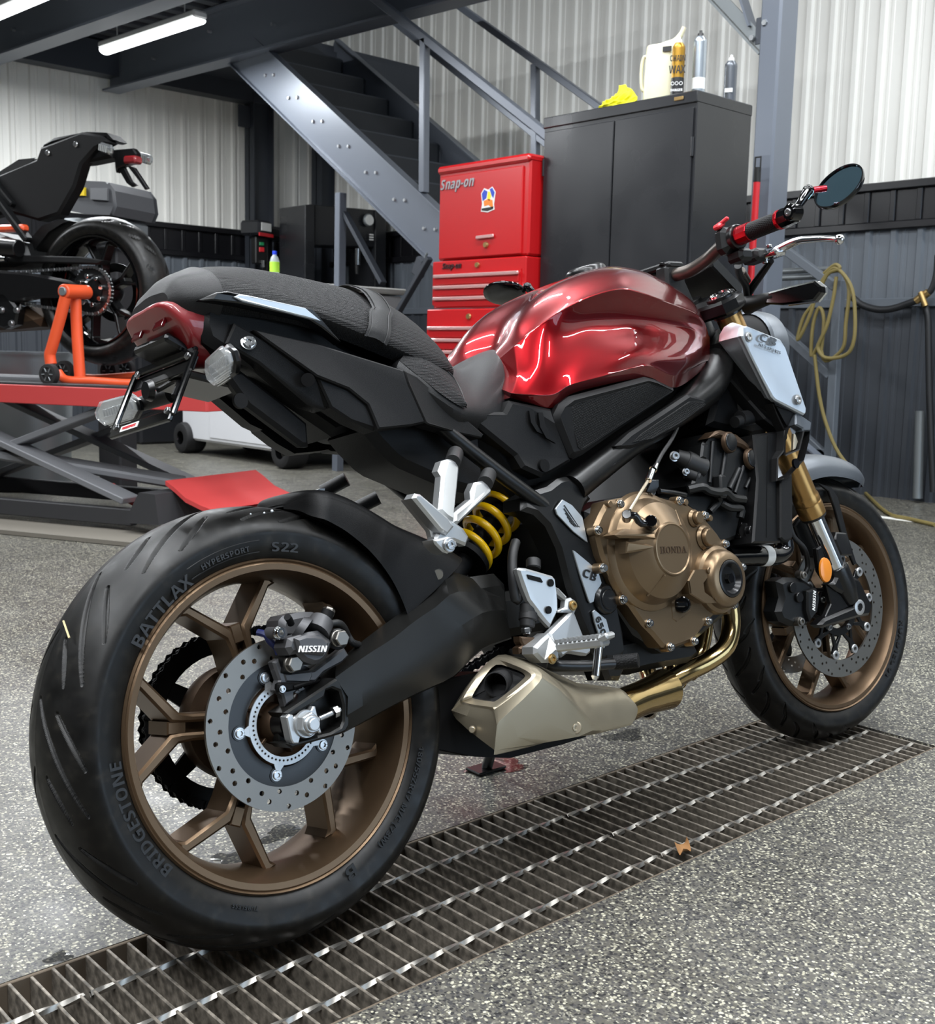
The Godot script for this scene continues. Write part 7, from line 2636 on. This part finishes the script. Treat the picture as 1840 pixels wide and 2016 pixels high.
	box(Vector3(5.3, 0.55, -4.6), Vector3(0.5, 1.1, 1.5), 0.02)
	tag(add("storage_bin", "wall_dark"), "dark grey storage bin in the shadow under the stairs", "bin")
	var k = node("sacking", self)
	tag(k, "black folded tarpaulin lying behind the white cart", "tarpaulin")
	var n = FastNoiseLite.new()
	n.seed = 2
	n.frequency = 3.0
	var rows = []
	for i in 9:
		var row = []
		for j in 16:
			row.append(Vector3(3.85 + i * 0.07, 1.27 + 0.10 * sin(PI * i / 8.0) + 0.06 * n.get_noise_2d(i * 0.3, j * 0.3) - (0.1 if i == 0 or i == 8 else 0.0), -8.25 + j * 0.02))
		rows.append(row)
	skin(rows)
	add("fold", "ink_black", k, 60.0)
	box(Vector3(4.15, 0.60, -8.1), Vector3(0.8, 1.2, 0.4), 0.02)
	tag(add("work_bench", "cabinet_black"), "low black work bench behind the white cart", "bench")

func make_cart():
	var o = node("pit_cart", self, Transform3D(Basis(), Vector3(3.7, 0, -6.3)))
	tag(o, "white wheeled cart with fat black tyres and a flat top", "cart")
	# lower hull, tall end box, top
	box(Vector3(0.33, 0.29, 0.0), Vector3(0.66, 0.36, 1.56), 0.02)
	add("hull", "cart_white", o)
	box(Vector3(-0.003, 0.28, 0.1), Vector3(0.008, 0.26, 0.86), 0.003)
	add("hull_panel", "cart_white", o)
	box(Vector3(0.52, 0.86, 0.40), Vector3(0.96, 0.8, 0.78), 0.012)
	add("locker", "cart_white", o)
	box(Vector3(0.50, 0.85, 0.793), Vector3(0.72, 0.52, 0.01), 0.003)
	var d = add("locker_door", "cart_white", o)
	box(Vector3(0.82, 0.85, 0.802), Vector3(0.012, 0.16, 0.012), 0.003)
	add("pull", "badge_grey", d)
	box(Vector3(0.45, 1.295, 0.2), Vector3(1.14, 0.045, 1.24), 0.01)
	add("worktop", "cart_edge", o)
	for e in [[0.02, 0.72], [0.02, -0.72], [0.62, 0.72], [0.62, -0.72]]:
		var x: float = e[0]
		var z: float = e[1]
		lathe(Vector3(x + 0.02, 0.125, z), Vector3.LEFT, [0.055, 0.09, 0.09, 0.095, 0.115, 0.085, 0.125, 0.06, 0.125, -0.06, 0.115, -0.085, 0.09, -0.095, 0.055, -0.09], 32)
		var t = add("tyre", "tyre_black", o)
		lathe(Vector3(x + 0.02, 0.125, z), Vector3.LEFT, [0.062, 0.088, 0.05, 0.05, 0.02, 0.04, 0.018, 0.06, 0.0, 0.06], 24)
		add("wheel_rim", "gloss_black", t)
	cyl(Vector3(0.3, 0.16, 0.78), Vector3(0.3, 0.16, 1.05), 0.014, -1, 10)
	box(Vector3(0.3, 0.16, 1.06), Vector3(0.10, 0.03, 0.03), 0.006)
	add("tow_bar", "galvanised", o)
	var b = node("water_bottle", self, Transform3D(Basis(), Vector3(3.76,1.3621,-5.8108)))
	tag(b, "clear water bottle with a green label and blue cap, on the white cart", "bottle")
	b.position.y = 1.318
	lathe(Vector3.ZERO, Vector3.UP, [0.0, 0.0, 0.03, 0.0, 0.034, 0.006, 0.034, 0.07, 0.032, 0.085, 0.034, 0.10, 0.034, 0.15, 0.026, 0.18, 0.014, 0.195, 0.013, 0.205, 0.0, 0.205], 24)
	add("body", "bottle_clear", b)
	lathe(Vector3.ZERO, Vector3.UP, [0.0345, 0.075, 0.035, 0.078, 0.035, 0.145, 0.0345, 0.148], 24)
	add("label", "bottle_label", b)
	cyl(Vector3(0, 0.20, 0), Vector3(0, 0.225, 0), 0.016, -1, 18, 0.002)
	add("cap", "cap_blue", b)
	var w = node("work_lamp", self)
	tag(w, "black hand tool with a thin lead hanging against the white cart", "hand tool")
	var pa = Vector3(3.989,1.2689,-5.455)
	var pb = Vector3(4.1728,1.2705,-5.455)
	tube([pa, pa.lerp(pb, 0.5), pb], [0.035, 0.036, 0.018], 12, 2)
	add("grip", "rubber", w)
	tube([pb, Vector3(4.2251,1.2484,-5.455), Vector3(4.2677,1.2008,-5.455), Vector3(4.2895,1.1435,-5.455)], 0.006, 8, 3)
	add("lead", "broom_red", w)

func make_small_floor():
	# dead leaf on the grate
	var o = node("dead_leaf", self, Transform3D(Basis(Vector3.UP, 0.5), Vector3(0.6958,0.006,0.1941)))
	tag(o, "small curled brown leaf lying on the floor grate", "leaf")
	var rows = []
	for i in 7:
		var f = i / 6.0
		var wd = 0.013 * sin(PI * clampf(f * 0.9 + 0.08, 0, 1)) + 0.001
		rows.append([Vector3(-0.028 + f * 0.056, 0.008 * sin(f * 5.0) + 0.006, -wd), Vector3(-0.028 + f * 0.056, 0.002 * sin(f * 9.0) + 0.001, 0), Vector3(-0.028 + f * 0.056, 0.007 * cos(f * 6.0) + 0.006, wd)])
	sheet(rows, 3, 2)
	add("blade", "leaf_brown", o, 60.0)
	# wet patches
	var spots = [[Vector3(-0.0419,0.0,-0.1811), 0.05, 0.03], [Vector3(-0.0533,0.0,-0.2078), 0.025, 0.015], [Vector3(0.0875,0.0,-0.2782), 0.035, 0.03], [Vector3(1.0935,0.0,-0.2679), 0.06, 0.035], [Vector3(0.74,0.0,-0.3092), 0.07, 0.05], [Vector3(-0.2603,0.0,-0.1559), 0.02, 0.015], [Vector3(0.2128,0.0,-0.3078), 0.05, 0.03]]
	for i in spots.size():
		var q: Vector3 = spots[i][0]
		var ring = []
		for k in 22:
			var t = TAU * k / 22.0
			var r = 0.7 + 0.3 * rng.randf() + 0.25 * sin(3.0 * t + i)
			ring.append(Vector3(q.x + cos(t) * spots[i][1] * r, 0.0012, q.z + sin(t) * spots[i][2] * r))
		ring = spl(ring, 3, true)
		var low = []
		for v: Vector3 in ring:
			low.append(v * Vector3(1, 0, 1) + Vector3(0, 0.0003, 0))
		fan(ring, q + Vector3(0, 0.0014, 0))
		skin([ring, low], true)
		tag(add("puddle" if i == 0 else "puddle_%03d" % i, "wet"), "small glossy wet patch on the speckled floor beside the drain", "puddle", "wet patches on the floor")


# ---------------------------------------------------------------- second motorcycle on a scissor lift
func make_second_bike():
	var fr = Transform3D(Basis(Vector3(0.44, 0, 0.898), Vector3.UP, Vector3(-0.898, 0, 0.44)), Vector3(1.13, 0, -4.1))
	# lift: local x along the deck, z towards the viewer
	var l = node("scissor_lift", self, fr)
	tag(l, "red and grey scissor lift table, raised, with a red ramp on the floor", "lift table")
	box(Vector3(-0.55, 0.66, -0.36), Vector3(3.4, 0.02, 0.70), 0.003)
	add("deck_plate", "lift_dark", l)
	box(Vector3(-0.55, 0.615, -0.006), Vector3(3.4, 0.085, 0.012), 0.003)
	add("deck_edge", "lift_red", l)
	box(Vector3(-0.55, 0.615, -0.714), Vector3(3.4, 0.085, 0.012), 0.003)
	add("deck_edge", "lift_red", l)
	box(Vector3(1.146, 0.615, -0.36), Vector3(0.012, 0.085, 0.70), 0.003)
	add("deck_edge", "lift_red", l)
	box(Vector3(-0.55, 0.675, -0.44), Vector3(3.0, 0.02, 0.30), 0.004)
	add("wheel_track", "lift_grey", l)
	for z in [-0.05, -0.62]:
		bar(Vector3(0.7109,0.1365,0.0) * Vector3(1, 1, 0) + Vector3(0, 0.02, z), Vector3(0.7109,0.1365,0.0) * Vector3(1, 1, 0) + Vector3(-1.35, 0.46, z), 0.03, 0.12, Vector3.BACK, 0.004)
		add("scissor_arm", "lift_grey", l)
		bar(Vector3(-0.70, 0.12, z - 0.045), Vector3(0.62, 0.58, z - 0.045), 0.03, 0.12, Vector3.BACK, 0.004)
		add("scissor_arm", "lift_grey", l)
	bar(Vector3(-0.1, 0.33, -0.08), Vector3(0.80, 0.22, -0.30), 0.18, 0.04, Vector3.UP, 0.01)
	add("cylinder_cover", "lift_grey", l)
	tube([Vector3(0.55, 0.20, -0.12), Vector3(0.72, 0.13, -0.10), Vector3(0.86, 0.15, -0.08)], 0.02, 10, 2)
	add("lock_lever", "lift_red", l)
	for z in [-0.02, -0.69]:
		box(Vector3(-0.4, 0.085, z), Vector3(2.3, 0.075, 0.05), 0.004)
		add("base_rail", "lift_dark", l)
	box(Vector3(-0.3, 0.012, 0.10), Vector3(2.6, 0.024, 0.26), 0.003)
	add("base_mat", "mat_brown", l)
	# floor block and ramp
	prism_wedge(V([0.7563,0.0707,0.06,0.943,0.0745,0.06,0.9231,0.2075,0.06,0.8397,0.2105,0.06]), Vector3(0.03, 0, -0.30))
	add("stop_block", "lift_dark", l, 20.0)
	var near = V([0.899,0.2566,-0.05,0.9447,0.2292,-0.05,1.0052,0.1858,-0.05,1.0856,0.1569,-0.05,1.1554,0.1396,-0.05])
	var ramp_b = []
	for q: Vector3 in near:
		ramp_b.append(q + Vector3(0.08, 0.0, -0.62))
	var lown = []
	var lowb = []
	for i in near.size():
		lown.append(near[i] + Vector3(0, -0.02, 0))
		lowb.append(ramp_b[i] + Vector3(0, -0.02, 0))
	skin([lown, spl_same(near), ramp_b, lowb, lown])
	add("ramp", "lift_red", l, 20.0)
	# paddock stand
	var s = node("paddock_stand", self, fr)
	tag(s, "orange single-sided paddock stand holding up the black motorcycle", "stand")
	cyl(Vector3(0.335, 1.085, -0.08), Vector3(0.33, 1.09, -0.25), 0.033, -1, 24, 0.004)
	add("pin_tube", "orange_paint", s)
	cyl(Vector3(0.335, 1.085, -0.07), Vector3(0.335, 1.085, -0.082), 0.020, -1, 18, 0.002)
	add("pin_nut", "galvanised", s)
	tube(V([0.3301,1.0616,-0.1,0.2974,0.9672,-0.1,0.2464,0.8345,-0.1,0.2317,0.797,-0.1,0.237,0.7546,-0.1]), 0.026, 14, 3)
	add("leg", "orange_paint", s)
	tube(V([0.3184,1.0658,-0.18,0.3233,0.8905,-0.18,0.3343,0.6978,-0.18]), 0.026, 14, 2)
	add("leg", "orange_paint", s)
	tube(V([0.2499,0.7174,-0.13,0.2793,0.6887,-0.13,0.3292,0.6795,-0.13,0.4549,0.6806,-0.13,0.6744,0.6767,-0.13,0.8941,0.6989,-0.13,1.0166,0.7229,-0.13]), 0.021, 14, 3)
	add("foot_bar", "orange_paint", s)
	tube(V([0.0147,0.6917,-0.45,0.1855,0.6851,-0.45,0.3254,0.6948,-0.45,0.4493,0.7067,-0.45]), 0.018, 12, 3)
	add("foot_bar", "orange_paint", s)
	for q in [Vector3(0.2902,0.7086,-0.03), Vector3(0.2131,0.7213,-0.22), Vector3(0.2514,0.7207,-0.5), Vector3(0.2715,0.7294,-0.6)]:
		lathe(q, Vector3.BACK, [0.0, 0.02, 0.012, 0.022, 0.014, 0.016, 0.03, 0.014, 0.033, 0.02, 0.047, 0.018, 0.049, 0.01, 0.049, -0.01, 0.04, -0.02, 0.0, -0.02], 24)
		var wl = add("castor", "tyre_black", s)
		for k in 6:
			X = Transform3D(Basis(Vector3.BACK, TAU * k / 6.0), q)
			box(Vector3(0.022, 0, 0.0165), Vector3(0.024, 0.005, 0.006), 0.001)
		add("castor_spokes", "galvanised", wl)
	# the motorcycle: rear of it, front out of the picture to the left
	var b = node("motorcycle_001", self, fr)
	tag(b, "all black motorcycle on the scissor lift with its tail bare and chain side facing out", "motorcycle")
	var c = Vector3(0.335, 1.10, -0.37)
	var w = node("rear_wheel", b, Transform3D(Basis(), c))
	var gr = []
	for k in 12:
		for e in [1.0, -1.0]:
			var t = TAU * k / 12.0 + (0.0 if e > 0 else 0.26)
			gr.append([t, e * 0.02, t + 0.14, e * 0.05, e * 0.003, 0.005])
			gr.append([t + 0.25, e * 0.055, t + 0.36, e * 0.085, 0.0, 0.005])
	put("tyre", tyre_grid([0.248, 0.065, 0.258, 0.083, 0.272, 0.095, 0.288, 0.099, 0.302, 0.098, 0.317, 0.088, 0.331, 0.068, 0.342, 0.044, 0.348, 0.020, 0.350, 0.0], 240, 3, gr, 0.006), "tyre", w)
	lathe(Vector3.ZERO, Vector3.BACK, [0.25, 0.07, 0.258, 0.08, 0.256, 0.09, 0.248, 0.088, 0.242, 0.075, 0.228, 0.05, 0.222, 0.0, 0.228, -0.05, 0.242, -0.075, 0.248, -0.088, 0.256, -0.09, 0.25, -0.07], 80)
	add("rim", "gloss_black", w)
	y_spokes(w, 5, 0.4, 0.25, 0.05, 0.13, 0.22, -0.03, 0.03, "satin_black")
	lathe(Vector3.ZERO, Vector3.BACK, [0.0, 0.085, 0.05, 0.085, 0.06, 0.07, 0.07, 0.04, 0.07, -0.04, 0.05, -0.08, 0.0, -0.08], 32)
	add("hub", "case_black", w)
	gear(42, 0.062, 0.113, 0.088, 0.095)
	add("sprocket", "case_black", w)
	lathe(Vector3(0, 0, -0.085), Vector3.BACK, [0.14, 0.0, 0.14, 0.006, 0.10, 0.006, 0.10, 0.0], 48)
	add("brake_disc", "case_black", w)
	for k in 8:
		var t = TAU * k / 8.0 + 0.2
		cyl(Vector3(cos(t) * 0.068, sin(t) * 0.068, 0.09), Vector3(cos(t) * 0.068, sin(t) * 0.068, 0.118), 0.014, 0.012, 14, 0.002)
		add("sprocket_nut", "chrome", w)
	var path = chain_path(Vector3.ZERO, 0.109, Vector3(-0.72, 0.02, 0), 0.05)
	chain(path, 0.0168, 0.0915, 0.0082)
	add("chain", "steel", w)
	# swing arm, chain guard
	var arm = node("swingarm", b)
	prism([-0.449, 1.199, -0.160, 1.192, 0.050, 1.175, 0.267, 1.142, 0.333, 1.111, 0.331, 1.057, 0.264, 1.062, 0.080, 1.062, -0.167, 1.022, -0.459, 1.009], -0.26, -0.20, 0.012)
	prism([-0.732, 1.222, -0.424, 1.214, -0.201, 1.196, 0.030, 1.161, 0.100, 1.127, 0.098, 1.071, 0.027, 1.076, -0.169, 1.075, -0.432, 1.033, -0.742, 1.019], -0.53, -0.47, 0.012)
	add("arm", "satin_black", arm, 30.0)
	prism([-0.107, 1.279, -0.093, 1.265, 0.298, 1.254, 0.437, 1.235, 0.404, 1.218, 0.108, 1.226, -0.116, 1.227], -0.30, -0.235, 0.006)
	add("chain_guard", "matt_plastic", arm)
	prism([-0.063, 1.290, -0.040, 1.350, 0.033, 1.409, 0.151, 1.434, 0.179, 1.428, 0.067, 1.376, -0.006, 1.306, -0.043, 1.251], -0.48, -0.30, 0.02)
	add("hugger", "black_plastic", arm)
	# tail, seat, under tail
	var tl = node("tail", b)
	prism([-0.546, 1.530, -0.217, 1.651, 0.010, 1.714, 0.037, 1.768, 0.279, 1.827, 0.396, 1.807, 0.434, 1.774, 0.356, 1.747, 0.275, 1.681, 0.233, 1.581, 0.138, 1.457, 0.015, 1.428, -0.161, 1.472, -0.553, 1.406], -0.37, -0.29, 0.012)
	add("side_panel", "matt_plastic", tl, 30.0)
	prism([0.018, 1.753, 0.038, 1.784, 0.099, 1.812, 0.289, 1.831, 0.401, 1.822, 0.439, 1.788, 0.415, 1.783, 0.279, 1.804, 0.098, 1.773], -0.44, -0.30, 0.02)
	add("seat_cowl", "satin_black", tl, 30.0)
	prism([-0.544, 1.579, -0.216, 1.667, -0.099, 1.718, 0.005, 1.722, -0.058, 1.685, -0.547, 1.514], -0.44, -0.30, 0.025)
	add("seat", "seat_vinyl", tl, 30.0)
	prism([0.224, 1.690, 0.315, 1.773, 0.432, 1.744, 0.422, 1.710, 0.274, 1.692], -0.42, -0.32, 0.012)
	add("tail_tip", "black_plastic", tl, 30.0)
	for q in [[0.247, 1.771], [0.083, 1.739]]:
		cyl(Vector3(q[0], q[1], -0.29), Vector3(q[0], q[1], -0.284), 0.014, 0.012, 16, 0.002)
		add("tail_screw", "steel", tl)
	prism([0.397, 1.749, 0.523, 1.753, 0.544, 1.728, 0.532, 1.690, 0.434, 1.666, 0.424, 1.647, 0.416, 1.710], -0.39, -0.35, 0.006)
	add("bracket", "satin_black", tl, 30.0)
	prism([0.425, 1.667, 0.454, 1.685, 0.501, 1.606, 0.530, 1.589, 0.501, 1.581, 0.472, 1.599], -0.385, -0.365, 0.004)
	prism([0.540, 1.665, 0.583, 1.653, 0.620, 1.606, 0.656, 1.559, 0.638, 1.553, 0.601, 1.599], -0.30, -0.28, 0.004)
	add("plate_arms", "satin_black", tl, 30.0)
	box(Vector3(0.515, 1.70, -0.36), Vector3(0.07, 0.035, 0.06), 0.008)
	add("tail_lamp", "lens_red", tl)
	for q in [[0.446, 1.738, -0.26], [0.503, 1.726, -0.47]]:
		var ax = Vector3(0.100, -0.028, 0.05)
		X = Transform3D(Basis(Vector3.UP, -0.45) * Basis(Vector3.BACK, -0.25), Vector3(q[0], q[1], q[2]))
		box(Vector3.ZERO, Vector3(0.11, 0.045, 0.03), 0.01)
		for i in 5:
			box(Vector3(-0.036 + i * 0.018, 0.0, 0.017), Vector3(0.012, 0.03, 0.004), 0.001)
		add("indicator", "reflector_chrome", tl)
	# engine and frame glimpsed at the picture's edge
	var en = node("engine", b)
	prism([-0.536, 1.358, -0.242, 1.381, -0.032, 1.323, 0.006, 1.231, -0.107, 1.210, -0.544, 1.201], -0.46, -0.24, 0.02)
	add("case", "case_black", en, 30.0)
	cyl(Vector3(-0.12, 1.30, -0.20), Vector3(-0.02, 1.29, -0.20), 0.045, 0.042, 20, 0.004)
	add("shock_reservoir", "satin_black", en)
	box(Vector3(-0.10, 1.39, -0.25), Vector3(0.16, 0.035, 0.05), 0.01)
	add("orange_cover", "orange_paint", en)
	cyl(Vector3(-0.30, 1.24, -0.22), Vector3(-0.12, 1.245, -0.22), 0.016, -1, 14)
	add("axle_tube", "chrome", en)
	prism([-0.309, 1.077, -0.122, 1.088, -0.040, 1.007, -0.057, 0.935, -0.129, 0.912, -0.314, 0.966], -0.26, -0.2, 0.01)
	add("peg_bracket", "satin_black", en, 30.0)
	for q in [[-0.135, 1.002], [-0.043, 1.003], [-0.077, 0.940]]:
		cyl(Vector3(q[0], q[1], -0.2), Vector3(q[0], q[1], -0.185), 0.017, 0.014, 16, 0.002)
		add("bracket_bolt", "steel", en)
	bar(Vector3(-0.20, 1.55, -0.24), Vector3(0.0, 1.33, -0.24), 0.03, 0.05, Vector3.BACK, 0.006)
	bar(Vector3(-0.28, 1.66, -0.28), Vector3(-0.12, 1.50, -0.28), 0.03, 0.05, Vector3.BACK, 0.006)
	add("frame_rail", "case_black", en)
	# exhaust box under the swing arm
	prism([-0.618, 0.965, -0.245, 0.980, -0.056, 1.027, 0.041, 0.972, 0.025, 0.928, -0.103, 0.915, -0.622, 0.885], -0.48, -0.25, 0.03)
	add("silencer", "bronze_dark", en, 40.0)
	# things on the floor and bench behind the lift
	var g = node("portable_generator", self, fr)
	tag(g, "dark grey portable machine with a yellow label, behind the black motorcycle", "machine")
	prism([-0.537, 1.604, -0.464, 1.657, -0.439, 1.726, -0.368, 1.742, -0.235, 1.733, -0.196, 1.687, -0.185, 1.604, -0.211, 1.555, -0.373, 1.563, -0.490, 1.584], -1.5, -1.1, 0.03)
	add("shell", "machine_grey", g, 30.0)
	prism([-0.443, 1.708, -0.366, 1.705, -0.367, 1.661, -0.444, 1.663], -1.1, -1.085)
	add("yellow_label", "yellow_label", g)
	prism([-0.326, 1.700, -0.213, 1.696, -0.215, 1.631, -0.328, 1.640], -1.1, -1.085)
	add("panel", "badge_grey", g)
	box(Vector3(-0.40, 1.47, -1.3), Vector3(0.34, 0.16, 0.36), 0.02)
	add("base", "galvanised", g)
	box(Vector3(-0.36, 0.70, -1.32), Vector3(0.16, 1.4, 0.16), 0.01)
	add("stand", "lift_dark", g)
	var k = node("metal_bin", self, fr)
	tag(k, "ribbed galvanised metal bin beyond the scissor lift", "bin")
	lathe(Vector3(-0.904, 0, -1.15), Vector3.UP, [0.0, 0.02, 0.26, 0.02, 0.285, 0.6, 0.29, 0.62, 0.30, 0.64, 0.30, 0.76, 0.31, 0.78, 0.31, 0.80, 0.28, 0.80, 0.27, 0.3, 0.0, 0.3], 40)
	add("tub", "galvanised", k)
	var h = node("cardboard_box", self, fr)
	tag(h, "tall narrow cardboard box beside the galvanised bin", "box")
	box(Vector3(-1.404, 0.42, -1.0), Vector3(0.3, 0.84, 0.3), 0.004)
	add("carton", "cardboard", h)
func spl_same(a: Array) -> Array:
	return a

func prism_wedge(front: Array, back: Vector3):
	var r = []
	for q: Vector3 in front:
		r.append(q + back * Vector3(1, 1, 1))
	skin([front, r], true)
	fan(front, middle(front))
	fan(r, middle(r))
